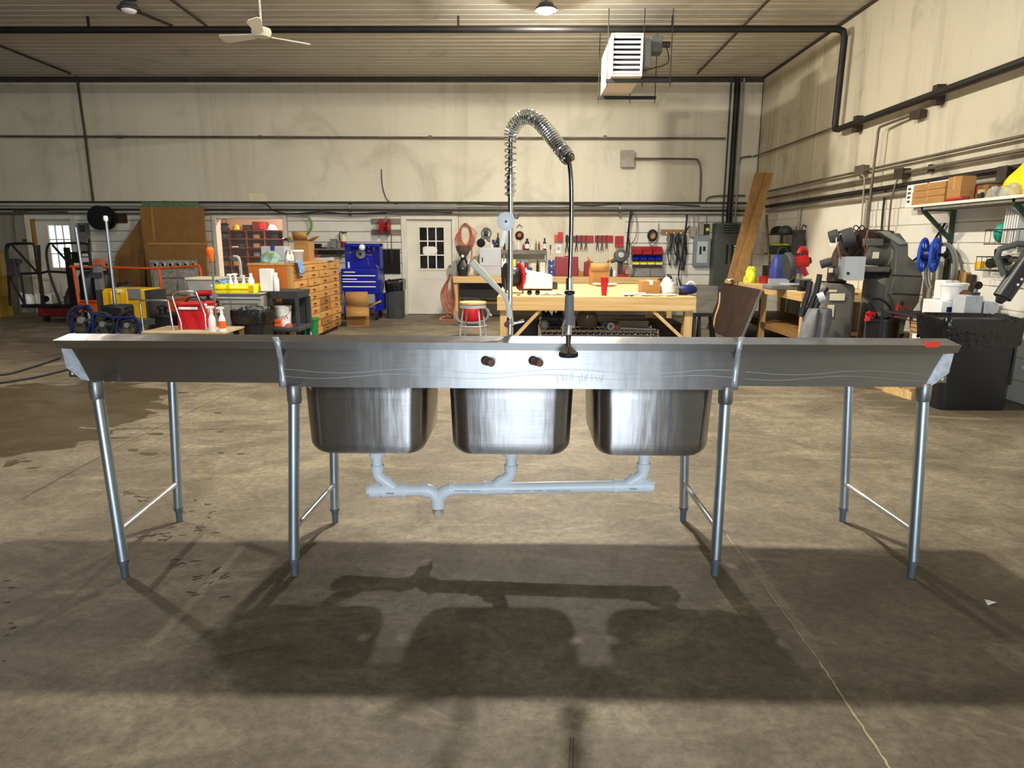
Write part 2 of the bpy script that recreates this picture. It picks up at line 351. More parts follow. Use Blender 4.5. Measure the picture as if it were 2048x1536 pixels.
# handwriting-like scuffs and drips
def strokes(box, n, size, ang0, seed):
    rnd = random.Random(seed)
    for i in range(n):
        x = rnd.uniform(box[0],box[2]); y = rnd.uniform(box[1],box[3]); l = rnd.uniform(.5,1.2)*size; a = ang0+rnd.uniform(-.5,.5)
        pts = [(x+l*t*cos(a)+rnd.uniform(-2,2), y-l*t*sin(a)*.55+rnd.uniform(-1.5,1.5)) for t in (0,.3,.6,1)]
        floor_line('scuff_mark', pts, rnd.uniform(.005,.011), 'scuff')
strokes((365,1120,450,1195), 12, 22, .35, 3); strokes((240,985,300,1010), 6, 20, .3, 4); strokes((330,1000,430,1075), 14, 16, .25, 5); strokes((265,1055,330,1085), 7, 22, .4, 6)
strokes((0,1160,22,1330), 7, 14, .2, 8)
floor_line('scuff_mark', [(352,1132),(362,1126),(372,1128)], .012, 'scuff'); floor_line('scuff_mark', [(340,1122),(349,1117),(358,1121)], .010, 'scuff')
def blot(px, py, rx, ry, m='oil_dark', seed=0):
    rnd = random.Random(px*7+py); n = 16; c = G(px,py); mb = MB(); vs_ = []
    for k in range(n):
        t = 2*pi*k/n; q = G(px+rx*cos(t)*rnd.uniform(.7,1.15), py+ry*sin(t)*rnd.uniform(.6,1.2)); vs_.append((q.x,q.y,.001))
    mb.add(vs_, [tuple(range(n))]); return mb.build('floor_stain', m, fl, flip=False)
for q in ((258,839,22,4),(296,907,20,3.5),(268,900,12,3),(312,868,18,2.5),(250,776,26,3),(436,826,10,2.5),(442,906,8,2),(482,908,9,2),(246,858,15,2),(440,863,8,1.5),(1300,905,5,1.5),(880,1058,5,2)): blot(*q)
# ceiling: ribbed liner sheets, ribs run across
mb = MB(); ys = []; y = FRONT_Y-.2
prof = []
while y < YB+.1:
    prof += [(y,0),(y+.165,0),(y+.175,-.006),(y+.205,-.006),(y+.215,0)]; y += .225
vs_ = []
for yy, dz in prof: vs_ += [(XL,yy,ZC+dz),(XR+.1,yy,ZC+dz)]
n = len(prof)
mb.add(vs_, [(2*i,2*i+1,2*i+3,2*i+2) for i in range(n-1)])
ceil = struct(mb.build('ceiling', 'ceiling_sheet', flip=False, ang=20))
MB().box(XL, XR+.1, FRONT_Y-.2, YB+.3, ZC+.02, ZC+.12).build('roof_deck', 'wall_sheet', ceil)
# back wall with its openings (x0,x1,z0,z1)
d1 = (X(70,YB,520), X(152,YB,520), 0.0, Z(438,YB,110)); wn = (X(436,YB,500), X(570,YB,500), Z(556,YB,500), Z(436,YB,500)); d2 = (X(814,YB,540), X(906,YB,540), 0.0, Z(438,YB,860))
SPLIT = Z(406, YB, 1000)
def wall_cells(z0, z1, x0, x1, ops):                  # rectangles of the strip that are not openings
    xs = sorted({x0,x1,*[min(max(q,x0),x1) for o in ops for q in o[:2]]}); out = []
    for a, c_ in zip(xs, xs[1:]):
        mid = (a+c_)/2; cuts = [(o[2],o[3]) for o in ops if o[0] < mid < o[1]]
        segs = [(z0,z1)]
        for q0, q1 in cuts:
            segs = [t for s0, s1 in segs for t in ((s0,min(s1,q0)),(max(s0,q1),s1)) if t[1]-t[0] > .004]
        out += [(a,c_,s0,s1) for s0, s1 in segs]
    return out
mb = MB()
for a, c_, z0, z1 in wall_cells(0, SPLIT, XL, XR+.2, (d1,wn,d2)): mb.box(a, c_, YB+.03, YB+.2, z0, z1)
wallb = struct(mb.build('wall_back', 'siding'))
MB().box(XL, XR+.2, YB, YB+.2, SPLIT, ZC+.05).build('upper_sheet', 'wall_sheet', wallb)
# siding boards of the lower wall, one object per board
SMOOTH = (X(918,YB,480), X(1250,YB,480))
rowh = .222; nrow = int(SPLIT/rowh)
def boards(x0, x1):
    for r in range(nrow+1):
        z0 = r*rowh+.008; z1 = min((r+1)*rowh-.008, SPLIT-.004)
        if z1-z0 < .03: continue
        done = {}
        for a, c_, s0, s1 in wall_cells(z0, z1, x0, x1, [(o[0]-.09,o[1]+.09,o[2]-(.09 if o is wn else 0),o[3]+.1) for o in (d1,wn,d2)]):
            key = (round(s0,4), round(s1,4)); done.setdefault(key, []).append([a,c_])
        for (s0,s1), lst in done.items():
            lst.sort(); mer = [lst[0]]
            for a, c_ in lst[1:]:
                if abs(a-mer[-1][1]) < 1e-4: mer[-1][1] = c_
                else: mer.append([a,c_])
            for a, c_ in mer:
                if s1-s0 > .02 and c_-a > .04: MB().add([(a,YB+.004,s0),(c_,YB+.004,s0),(c_,YB-.004,s1),(a,YB-.004,s1),(a,YB+.03,s0),(c_,YB+.03,s0),(c_,YB+.03,s1),(a,YB+.03,s1)],
                        [(0,1,2,3),(4,7,6,5),(0,4,5,1),(1,5,6,2),(2,6,7,3),(3,7,4,0)]).build('siding_board', 'siding_board', wallb, flip=False)
for a, c_ in ((XL,d1[0]-.09),(d1[1]+.09,wn[0]-.09),(wn[0]-.09,wn[1]+.09),(wn[1]+.09,X(694,YB)),(X(694,YB),d2[0]-.09),(d2[0]-.09,d2[1]+.09),(SMOOTH[1],XR)): boards(a, c_)
boards(d1[0]-.09, d1[1]+.09)
MB().box(SMOOTH[0], SMOOTH[1], YB-.012, YB+.02, 0, SPLIT-.01).build('smooth_panel', 'wall_sheet', wallb)
MB().box(X(-10,YB,500), X(66,YB,500), YB-.010, YB+.02, 0, Z(423,YB,40)).build('smooth_panel', 'siding', wallb)
MB().box(X(499,YB,394), X(532,YB,394), YB-.012, YB, Z(403,YB,515), Z(387,YB,515)).build('patch_panel', 'cream', wallb)
MB().box(d2[1]+.088, X(918,YB)-.002, YB-.025, YB+.03, 0, SPLIT-.02).build('corner_strip', 'trim_paint', wallb)
# right wall
wallr = struct(MB().box(XR, XR+.2, FRONT_Y-.2, YB+.2, 0, ZC+.05).build('wall_right', 'wall_sheet_stained'))
for r in range(nrow+1):
    z0 = r*rowh+.006; z1 = min((r+1)*rowh-.006, 2.30)
    if z1-z0 < .03: continue
    for y0, y1 in ((2.0,6.4),(6.404,10.15),(12.6,14.95)):
        MB().add([(XR-.012,y0,z0),(XR-.012,y1,z0),(XR-.024,y1,z1),(XR-.024,y0,z1),(XR-.001,y0,z0),(XR-.001,y1,z0),(XR-.001,y1,z1),(XR-.001,y0,z1)],
                 [(0,1,2,3),(4,7,6,5),(0,4,5,1),(1,5,6,2),(2,6,7,3),(3,7,4,0)]).build('siding_board', 'siding_board', wallr)
MB().box(XR-.014, XR, 10.2, 12.5, .9, 2.2).build('smooth_panel', 'white_paint', wallr)
for y in (12.2, 9.1, 6.0, 14.0): MB().box(XR-.004, XR, y, y+.02, 2.35, ZC).build('sheet_seam', 'wall_sheet', wallr)
# left and front walls close the hall
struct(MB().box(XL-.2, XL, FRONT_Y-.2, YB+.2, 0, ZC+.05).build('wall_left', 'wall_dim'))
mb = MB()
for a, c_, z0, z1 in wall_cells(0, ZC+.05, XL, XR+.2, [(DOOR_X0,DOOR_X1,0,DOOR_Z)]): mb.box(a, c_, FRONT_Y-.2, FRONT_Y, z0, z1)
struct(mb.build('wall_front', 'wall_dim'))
# trims along the wall tops
mat('trim_dark', '3b3226', .7, 0, .3, 8)
struct(MB().box(XL, XR, YB-.035, YB, ZC-.11, ZC-.005).build('trim_1', 'trim_dark'))
struct(MB().box(XR-.03, XR, FRONT_Y, YB-.04, ZC-.05, ZC-.01).build('trim_2', 'trim_dark'))
struct(MB().box(XR-.012, XR, YB-.02, YB-.005, 2.4, ZC-.12).build('trim_3', 'trim_dark'))
struct(MB().box(XL, XR, YB-.02, YB, SPLIT-.012, SPLIT+.012).build('trim_4', 'trim_paint'))
# ---- door with nine panes
def nine_door(nm, o, base_z, leaf_m, glass_m, g, inset):
    """g = glazed rectangle x0,x1,z0,z1 in leaf"""
    x0, x1, z0, z1 = o
    d = bpy.data.objects.new(nm, None); col.objects.link(d); d.location = ((x0+x1)/2, YB, 0); struct(d)
    fr = MB(); t = .075
    fr.box(x0-.10,x0+.008,YB-.034,YB+.21,0,z1-.008); fr.box(x1-.008,x1+.085,YB-.034,YB+.21,0,z1-.008); fr.box(x0-.10,x1+.085,YB-.034,YB+.21,z1-.008,z1+.10)
    fr.build('door_frame', 'trim_paint', d, bev=.006)
    ly = YB+inset; lf = MB(); th = .045
    gx0,gx1,gz0,gz1 = g
    for q in ((x0,gx0,0,z1),(gx1,x1,0,z1),(gx0,gx1,0,gz0),(gx0,gx1,gz1,z1)): lf.box(q[0],q[1],ly,ly+th,q[2]+.012 if q[2]==0 else q[2],q[3]-.004 if q[3]==z1 else q[3])
    leaf = lf.build('door_leaf', leaf_m, d)
    bz = MB()
    for q in ((gx0-.03,gx0+.012,gz0-.03,gz1+.03),(gx1-.012,gx1+.03,gz0-.03,gz1+.03),(gx0+.012,gx1-.012,gz0-.03,gz0+.012),(gx0+.012,gx1-.012,gz1-.012,gz1+.03)): bz.box(q[0],q[1],ly-.012,ly,q[2],q[3])
    bz.build('glazing_bead', leaf_m, leaf)
    for i in (1,2):
        xx = gx0+(gx1-gx0)*i/3; MB().box(xx-.012,xx+.012,ly-.01,ly+.02,gz0,gz1).build('muntin', 'white_plastic', leaf)
        zz = gz0+(gz1-gz0)*i/3; MB().box(gx0,gx1,ly-.009,ly+.019,zz-.012,zz+.012).build('muntin', 'white_plastic', leaf)
    for i in range(3):
        for j in range(3):
            MB().box(gx0+(gx1-gx0)*i/3,gx0+(gx1-gx0)*(i+1)/3,ly+.021,ly+.025,gz0+(gz1-gz0)*j/3,gz0+(gz1-gz0)*(j+1)/3).build('pane', glass_m, leaf)
    return d, leaf, ly
g2 = (X(839,YB+.05,500), X(889,YB+.05,500), Z(538,YB+.05,864), Z(454,YB+.05,864))
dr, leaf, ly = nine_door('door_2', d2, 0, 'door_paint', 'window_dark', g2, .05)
for a, c_ in (((838),(861)),((868),(892))):          # two pressed panels in the lower leaf
    x0, x1, z0, z1 = X(a,ly,580), X(c_,ly,580), Z(599,ly,864), Z(556,ly,864); mb = MB()
    for q in ((x0,x1,z0,z0+.015),(x0,x1,z1-.015,z1),(x0,x0+.015,z0+.015,z1-.015),(x1-.015,x1,z0+.015,z1-.015)): mb.box(q[0],q[1],ly-.006,ly,q[2],q[3])
    mb.build('panel_moulding', 'door_paint', leaf)
mb = MB(); c0 = P(900,532,ly); mb.cyl(c0, c0+Vector((0,-.05,0)), .012); mb.sph(c0+Vector((0,-.07,0)), .03); mb.cyl(c0,c0+Vector((0,-.01,0)),.034); mb.build('door_knob', 'chrome', dr)
poly = [P(846,495,ly),(P(850,493,ly)),P(868,493,ly),P(874,497,ly),P(875,502,ly),P(868,510,ly),P(856,511,ly),P(846,507,ly)]
MB().prism([(p.x,ly-.014,p.z) for p in poly], (0,.004,0)).build('paper_notice', 'paper', dr)
MB().box(d2[0]-.02,d2[1]+.02,YB-.02,YB+.2,0,.012).build('threshold', 'dark_chrome', dr)
MB().box(d2[0]-.3,d2[1]+.3,YB+.2,YB+.24,0,2.4).build('backing', 'black_matte', dr)  # unseen black sheet added to block outdoor light behind the door
g1 = (X(101,YB+.08,500), X(145,YB+.08,500), Z(536,YB+.08,120), Z(450,YB+.08,120))
dl, leaf1, ly1 = nine_door('door_1', d1, 0, 'door_paint', 'pane', g1, .08)
MB().box(d1[0],d1[0]+.05,YB-.02,YB+.08,0.0,d1[3]).build('jamb', 'lumber_z', dl)
# outdoors seen through the glazed door
og = struct(MB().box(-20,-5,YB+.9,YB+22,-.16,-.06).build('ground_outside', 'concrete_dust'))
tr = thing('utility_trailer', 'blue box trailer standing outside beyond the glazed side door', 'trailer', (-9.9,YB+4.2,-.06))
MB().box(-10.6,-9.0,YB+4.2,YB+7,.45,1.15).build('body', 'blue_reel', tr, bev=.03)
for yy in (YB+4.6, YB+6.4): MB().cyl((-9.7,yy-.0,.28),(-9.4,yy,.28),.34).build('wheel', 'rubber', tr)
MB().box(-10.64,-8.96,YB+4.16,YB+7.04,1.15,1.22).build('lid', 'white_plastic', tr)
# ---- serving window into the lit parts room
wx0, wx1, wz0, wz1 = wn
w_ = bpy.data.objects.new('window_1', None); col.objects.link(w_); w_.location = ((wx0+wx1)/2, YB, wz0); struct(w_)
mb = MB(); t = .075
mb.box(wx0-t,wx0+.01,YB-.035,YB+.21,wz0-t,wz1+t); mb.box(wx1-.01,wx1+t,YB-.035,YB+.21,wz0-t,wz1+t); mb.box(wx0+.01,wx1-.01,YB-.035,YB+.21,wz1-.01,wz1+t); mb.box(wx0+.01,wx1-.01,YB-.035,YB+.21,wz0-t,wz0+.01)
mb.build('window_frame', 'trim_paint', w_, bev=.005)
MB().box(wx0,wx1,YB+.09,YB+.094,wz0,wz1).build('pane', 'pane', w_)
RX0, RX1, RY1, RZ1 = wx0-.95, wx1+.9, YB+2.6, 2.7
rm = MB(); rm.box(RX0-.1,RX0,YB+.2,RY1,0,RZ1); rm.box(RX1,RX1+.1,YB+.2,RY1,0,RZ1); rm.box(RX0-.1,RX1+.1,RY1,RY1+.1,0,RZ1); rm.box(RX0-.1,RX1+.1,YB+.2,RY1+.1,RZ1,RZ1+.1)
struct(rm.build('wall_parts_room', 'back_room'))
lp = thing('ceiling_lamp', 'flat glowing ceiling lamp inside the parts room behind the window', 'lamp', (wx1-.2,YB+1.0,RZ1))
MB().box(wx1-.65,wx1+.25,YB+.85,YB+1.15,RZ1-.05,RZ1).build('housing', 'white_plastic', lp); MB().box(wx1-.6,wx1+.2,YB+.9,YB+1.1,RZ1-.058,RZ1-.05).build('diffuser', 'room_lamp', lp)
# ================================================================ THE SINK
YS = 3.02
def sx(px, py=700, Y=YS): return P(px, py, Y).x
za = Z(672,3.07); zb = Z(686,2.955); zc = Z(702,2.955); zd = Z(777,YS); ze = Z(764,YS,300)
XA, XB_, XC, XD = sx(110,690,2.965), sx(553), sx(1482), sx(1921,690,2.965)
sink = thing('three_compartment_sink', 'long stainless steel sink with three bowls, two drainboards and galvanised legs, seen from behind', 'sink', ((XA+XD)/2, 3.3, 0))
def panel_sec(nm, x0, x1, zbot, poly=None):
    mb = MB()
    prof = [(3.07,za),(2.955,zb),(2.975,zc),(YS,zc+.012),(YS,zbot),(YS+.012,zbot),(YS+.012,zc+.02),(3.07,za-.012)]
    return mb.prism([(x0,y,z) for y, z in prof], (x1-x0,0,0)).build(nm, 'steel', sink, ang=25)
# slightly wavy upper lip is part of each section
mid = panel_sec('backsplash', XB_, XC, zd)
def wing(x_in, x_out, sgn):
    mb = MB()
    prof = [(3.07,za),(2.955,zb),(2.975,zc),(YS,zc+.012)]
    mb.prism([(x_in,y,z) for y, z in prof+[(YS+.012,zc+.012),(3.07,za-.012)]], (x_out-x_in,0,0))
    xo = lambda k: x_out - sgn*(k-.010)
    poly = [(x_in,YS,zc+.012),(x_in,YS,ze),(xo(.105),YS,ze),(xo(.055),YS,ze+.018),(xo(.008),YS,ze+.065),(xo(0),YS,zc+.012)]
    mb.prism(poly, (0,.012,0))
    o = mb.build('drainboard_back', 'steel', sink, ang=25)
    # bright ground corner of the raised end
    q = [(xo(.0),YS-.003,zc-.01),(xo(.045),YS-.003,zc-.012),(xo(.075),YS-.003,zc-.075),(xo(.11),YS-.003,ze+.004),(xo(.075),YS-.003,ze+.010),(xo(.012),YS-.003,ze+.065)]
    MB().prism(q, (0,.003,0)).build('ground_weld', 'weld', o)
    # end gutter, deck and front rim of the drainboard
    mb = MB(); lo, hi = min(x_in,x_out), max(x_in,x_out)
    zt = ze+.03
    mb.box(lo, hi, YS+.012, 3.80, zt-.012, zt)
    mb.box(lo, hi, 3.78, 3.80, zt, zt+.045); mb.cyl((lo,3.795,zt+.045),(hi,3.795,zt+.045),.02)
    e = x_out; mb.prism([(e,YS+.012,zt),(e,YS+.012,zc),(e,3.80,zt+.05),(e,3.80,zt)], (-sgn*.012,0,0)); mb.cyl((e-sgn*.008,YS+.05,zc-.02),(e-sgn*.008,3.80,zt+.05),.017)
    mb.build('drainboard', 'steel', sink)
    return o
wl = wing(XB_, XA, -1); wr_ = wing(XC, XD, 1)
# welded joints between the sections
def weld(px, sgn):
    mb = MB(); rnd = random.Random(px)
    pts = [(px+8*sgn,674),(px+3*sgn,686),(px,702),(px-3*sgn,720),(px-5*sgn,742),(px-7*sgn,760),(px-9*sgn,776)]
    L_, R_ = [], []
    for x, y in pts:
        Y = 2.952 if y <= 702 else YS-.003
        w0 = rnd.uniform(4,6); L_.append(P(x-w0,y,Y)); R_.append(P(x+w0,y,Y))
    n = len(pts); mb.add(L_+R_, [(i,i+1,n+i+1,n+i) for i in range(n-1)])
    mb.build('weld_seam', 'weld', mid, solid=.003)
weld(558, -1); weld(1477, 1)
# deck between the bowls, front rim
mb = MB(); zt = zd+.012
mb.box(XB_, XC, YS+.012, YS+.05, zt-.012, zt); mb.box(XB_, XC, 3.64, 3.80, zt-.012, zt); mb.box(XB_, XC, 3.78, 3.80, zt, zt+.05); mb.cyl((XB_,3.795,zt+.05),(XC,3.795,zt+.05),.02)
BW = [(608,852),(898,1146),(1188,1428)]; zbot = Z(913,3.09)
bx_ = [(P(a,850,3.065).x, P(c_,850,3.065).x) for a, c_ in BW]
edges = [XB_]+[q for b_ in bx_ for q in b_]+[XC]
for i in range(0, len(edges), 2): mb.box(edges[i], edges[i+1], YS+.05, 3.64, zt-.012, zt)
mb.build('deck', 'steel', sink)
for (x0, x1) in bx_:
    cx, cy, w, d = (x0+x1)/2, 3.345, x1-x0, .575; R = .075; rings = []
    zs = [(zt-.004,0)]+[(zbot+R+(zt-.004-zbot-R)*k/4, .010*(4-k)/4) for k in (3,2,1,0)]
    for z_, ins in zs: rings.append(rr(cx,cy,w-2*ins,d-2*ins,.085,z_,6))
    for k in range(1,7):
        t = pi/2*k/6; ins = .010+R*(1-cos(t)); z_ = zbot+R-R*sin(t); rings.append(rr(cx,cy,w-2*ins,d-2*ins,max(.02,.085-.5*ins),z_,6))
    mb = MB(); mb.loft(rings, cap0=False, cap1=True)
    o = mb.build('bowl', 'steel_bowl', sink, ang=60, flip=False); 
    s_ = o.modifiers.new('solid','SOLIDIFY'); s_.thickness = .003; s_.offset = -1
# legs
def leg(top, bot, near):
    d = (bot-top).normalized(); r = .0245
    lg = MB().cyl(top, top+d*((bot-top).length-.085), r, n=20).build('leg', 'galvanised', sink)
    e = top+d*((bot-top).length-.085)
    MB().lathe([(.0255,0),(.0255,.012),(.021,.014),(.021,.022),(.0175,.024),(.0165,.085)], e, 16, Matrix(((1,0,0),(0,1,0),(0,0,-1)))).build('bullet_foot', 'foot_grey', lg)
    if near:
        MB().lathe([(.030,0),(.032,.004),(.032,.075),(.0285,.085)], top+Vector((0,0,.012)), 16, Matrix(((1,0,0),(0,1,0),(0,0,-1)))).build('gusset_socket', 'collar', lg)
    return lg
NT = [(192,765),(588,779),(1452,779),(1849,764)]; NBt = [(252,1155),(588,1151),(1429,1151),(1823,1155)]
FT = [(345,768),(668,915),(1369,915),(1697,766)]; FB = [(358,1043),(670,1045),(1367,1042),(1686,1043)]
SN = [(251,1040),(592,1036),(1434,1037),(1826,1046)]; SF = [(351,958),(666,964),(1369,962),(1690,960)]
for k in range(4):
    bn = G(*NBt[k]); bf = G(*FB[k]); tn = P(*NT[k], bn.y+.05); tn.z = (ze if k in (0,3) else zd)+.004
    tf = P(*FT[k], bf.y); dirf = (tf-bf); tf = bf+dirf*((zt-.02)/dirf.z)
    l1 = leg(tn, bn, True); l2 = leg(tf, bf, False)
    zs = .225
    pn = tn+(bn-tn)*((tn.z-zs)/(tn.z)); pf = tf+(bf-tf)*((tf.z-zs)/(tf.z))
    MB().cyl(pn, pf, .0135, n=12).build('stretcher', 'steel_bright' if k in (0,3) else 'galvanised', sink)
# drain manifold of white plastic pipe
YP = 3.33
def pp(px, py): return P(px, py, YP)
dm = MB().tube([pp(757,981),pp(850,980)], .030, 16).build('drain_pipe', 'pvc', sink)
MB().tube([pp(905,978),pp(1245,972)], .030, 16).build('pipe_run', 'pvc', dm)
def fit(pts, r=.035): return MB().tube(pts, r, 16).build('fitting', 'pvc', dm)
for a, c_ in (((741,981),(762,981)),((1290,971),(1303,971))): fit([pp(*a),pp(*c_)], .038)
for a, c_ in (((734,981),(742,981)),((1302,971),(1308,971))): MB().cyl(pp(*a),pp(*c_),.021,n=6).build('plug', 'pvc', dm)
for a, c_ in (((764,981),(812,980)),((970,976),(1020,975)),((1228,972),(1292,971))): fit([pp(*a),pp(*c_)], .0345)
for px_, py_ in ((807,980),(770,981),(971,976),(1019,975),(1229,972),(1290,971),(903,978),(851,980)): 
    c0 = pp(px_,py_); MB().cyl(c0-Vector((.009,0,0)),c0+Vector((.009,0,0)),.0385,n=16).build('fitting_ring', 'pvc', dm)
for pts in ([(755,935),(756,948),(764,957),(774,964),(795,980)],[(1022,935),(1021,948),(1012,957),(1002,963),(982,976)],[(1287,932),(1286,945),(1277,954),(1266,961),(1246,972)]):
    fit(bez([pp(*q) for q in pts],5), .0285)
    a, b_ = Vector(pp(*pts[2])), Vector(pp(*pts[3])); dd_ = (b_-a).normalized()
    MB().cyl(b_-dd_*.012,b_+dd_*.012,.034,n=16).build('fitting_ring', 'pvc', dm)
    t0 = pp(*pts[0]); MB().lathe([(.034,-.015),(.034,.015),(.027,.017),(.027,.06),(.04,.062),(.04,.085)], t0, 16).build('tailpiece', 'pvc', dm)
fit(bez([pp(852,980),pp(864,984),pp(874,995),pp(876,1004)],5), .0335); fit(bez([pp(902,978),pp(890,983),pp(879,994),pp(876,1004)],5), .0335)
fit([pp(876,1000),pp(876,1015)], .034); MB().lathe([(.030,0),(.029,-.02),(.022,-.036)], pp(876,1016), 16).build('outlet_stub', 'pvc_rust', dm)
for a, c_ in ((775,790),(1257,1271)):
    q = pp((a+c_)/2, 982 if a < 1000 else 973); MB().box(pp(a,980).x,pp(c_,980).x,YP-.0365,YP-.034,q.z-.004,q.z+.004).build('printed_mark', 'print_grey', dm)
for a, c_ in ((1030,1060),(1066,1085),(1092,1118),(1122,1140),(910,940),(945,962)):
    q = pp((a+c_)/2, 977); MB().box(pp(a,977).x,pp(c_,977).x,YP-.0312,YP-.0295,q.z-.003,q.z+.001).build('printed_mark', 'print_grey', dm)
# pipe stubs through the backsplash, tag, scratches
for px_ in (975,1070):
    c0 = P(px_-4,721,YS); hl = MB().lathe([(.021,0),(.021,.002)], c0, 16, Matrix.Rotation(pi/2,3,'X')).build('pipe_hole', 'black_matte', sink)
    MB().cyl(c0+Vector((.004,0,0)), c0+Vector((.030,-.07,.0)), .0165, n=12).build('pipe_stub', 'rust', hl); MB().cyl(c0+Vector((.0,-.003,0)), c0+Vector((.010,-.028,0)), .021, n=6).build('lock_nut', 'rust', hl)
q = [P(1853,684,2.952),P(1878,683,2.952),P(1881,686,2.952),P(1878,694,2.952),P(1853,695,2.952),P(1849,692,2.952)]
MB().prism(q, (0,.003,0)).build('price_sticker', 'orange_sticker', sink)
rnd = random.Random(5)
sm = MB()
for i in range(14):
    x = 1112+i*7.2+rnd.uniform(-2,2); y = 757+rnd.uniform(-3,3); a, b_ = P(x,y-rnd.uniform(4,9),YS-.001), P(x+rnd.uniform(-4,5),y+rnd.uniform(4,8),YS-.001); sm.bar(a,b_,.0022,.001,(0,1,0))
so_ = sm.build('scratch_marks', 'drip', mid); so_['kind'] = 'stuff'
for s0 in (0, 1):                                   # wavy dried drip lines across the back
    for (a, c_) in ((565,1470),(1490,1860)):
        pts = [P(x, 741+s0*11+4.5*sin(x/48.0+s0*.8)+(x-565)*.004, YS-.0008) for x in range(a, c_, 12)]
        mb = MB()
        mb.add([p+Vector((0,0,.001)) for p in pts]+[p-Vector((0,0,.001)) for p in pts], [(i,i+1,len(pts)+i+1,len(pts)+i) for i in range(len(pts)-1)])
        mb.build('drip_line', 'drip', mid if a < 1000 else wr_)
# ---- pre-rinse faucet
YF = 3.13
def fp(px, py, dy=0.0): return P(px, py, YF+dy)
fc = MB().tube([fp(1020,700),fp(1020,640),fp(1021,520),fp(1021,375)], .0115, 14).build('faucet', 'chrome', sink)
MB().tube([fp(1020,690),fp(1020,672),fp(1020,655)], .016, 14).build('faucet_base', 'chrome', fc)
MB().lathe([(.013,0),(.02,.004),(.02,.02),(.016,.025),(.016,.04)], fp(1020,652), 14).build('union_nut', 'chrome', fc)
MB().tube([fp(1022,648),fp(1035,645),fp(1048,641)], [.006,.006,.009], 10).build('valve_lever', 'chrome', fc)
MB().cyl(fp(1014,649,-.03),fp(1014,649,.0),.014,n=12).build('valve_cap', 'red_deep', fc)
MB().tube([fp(1021,392),fp(1021,345)], .0165, 14).build('spring_collar', 'chrome', fc)
cen = bez([fp(1021,392),fp(1021,330),fp(1021,285),fp(1024,262,-.01),fp(1033,246,-.03),fp(1050,234,-.06),fp(1072,239,-.10),(fp(1095,263,-.15)),fp(1115,289,-.2),fp(1136,316,-.25)], 14)
# inner hose then down to the spray valve
hose = bez([fp(1021,345),fp(1021,285),fp(1024,262,-.01),fp(1033,246,-.03),fp(1050,234,-.06),fp(1072,239,-.10),fp(1095,263,-.15),fp(1115,289,-.2),fp(1134,313,-.25),fp(1141,345,-.26),fp(1143,400,-.26),fp(1142,480,-.26),fp(1139,562,-.26)], 8)
MB().tube(hose, .0095, 10).build('hose', 'dark_chrome', fc)
def arc_len(pts):
    s_ = [0]
    for a, b_ in zip(pts, pts[1:]): s_.append(s_[-1]+(b_-a).length)
    return s_
sl = arc_len(cen); Ltot = sl[-1]; hel = []; ph = 0; nst = 1100; prev = None; Nv = None; cur = 0; pitch_prev = 0
for i in range(nst+1):
    s_ = Ltot*i/nst
    while cur < len(sl)-2 and sl[cur+1] < s_: cur += 1
    t = (s_-sl[cur])/max(1e-9, sl[cur+1]-sl[cur]); p = cen[cur].lerp(cen[cur+1], t); d = (cen[cur+1]-cen[cur]).normalized()
    if Nv is None: Nv = d.orthogonal().normalized()
    Nv = (Nv-d*Nv.dot(d)).normalized(); Bv = d.cross(Nv)
    pit = .026 if s_ < .24 else .0135
    ph += 2*pi*(Ltot/nst)/pit
    rad = .0225 if s_ < .24 else .0275
    hel.append(p + Nv*(rad*cos(ph)) + Bv*(rad*sin(ph)))
MB().tube(hel, .0042, 6).build('spring', 'chrome', fc)
e0 = fp(1136,317,-.25); e1 = fp(1140,325,-.25)
MB().cyl(e0, e1, .030, .022, n=16).build('spring_end_cap', 'dark_chrome', fc)
sv = MB().tube([fp(1139,556,-.26),fp(1139,580,-.26)], .0155, 14).build('spray_valve', 'chrome', fc)
MB().lathe([(.0175,0),(.022,.004),(.022,.012),(.0175,.016)], fp(1139,589,-.26), 16).build('grip_ring', 'black_metal', fc)
MB().lathe([(.0185,0),(.0195,-.05),(.0205,-.12),(.0175,-.125)], fp(1139,590,-.26), 16).build('grip', 'mid_grey', fc)
MB().tube([fp(1138,646,-.26),fp(1137,668,-.26)], .0145, 14).build('valve_neck', 'chrome', fc)
MB().lathe([(.014,.0),(.012,-.02),(.010,-.05),(.016,-.055),(.030,-.068),(.039,-.074)], fp(1137,669,-.26), 18).build('spray_bell', 'dark_chrome', fc)
q = fp(1137,708,-.26); MB().lathe([(.030,.012),(.040,.008),(.041,-.008),(.036,-.012)], q, 20).build('spray_face', 'rubber', fc)
MB().tube(bez([fp(1130,640,-.27),fp(1125,655,-.285),fp(1124,675,-.29)],4), .004, 8).build('squeeze_lever', 'chrome', fc)
# swing spout and round escutcheon carried on the riser
MB().tube([fp(1020,640),fp(1018,610),fp(1010,592),fp(990,572,.02),fp(965,546,.04),fp(944,524,.05)], [.015,.014,.011,.013,.015,.0175], 14).build('swing_spout', 'white_paint', fc)  # chrome spout coloured white to stand for its highlight
R = Matrix.Rotation(pi/2,3,'X')
MB().lathe([(.036,0),(.041,.004),(.041,.010),(.036,.013)], fp(1012,443,-.02), 24, R).build('wall_escutcheon', 'white_plastic', fc)
MB().cyl(fp(1012,443,-.037), fp(1012,443,-.02), .006, n=10).build('escutcheon_screw', 'red_deep', fc)
MB().bar(fp(1010,462,-.012), fp(1004,492,-.012), .016, .006, (0,1,0)).build('bracket_arm', 'white_plastic', fc)
MB().cyl(fp(1029,433,.0), fp(1033,433,.03), .012, n=10).build('bracket_clamp', 'dark_chrome', fc)
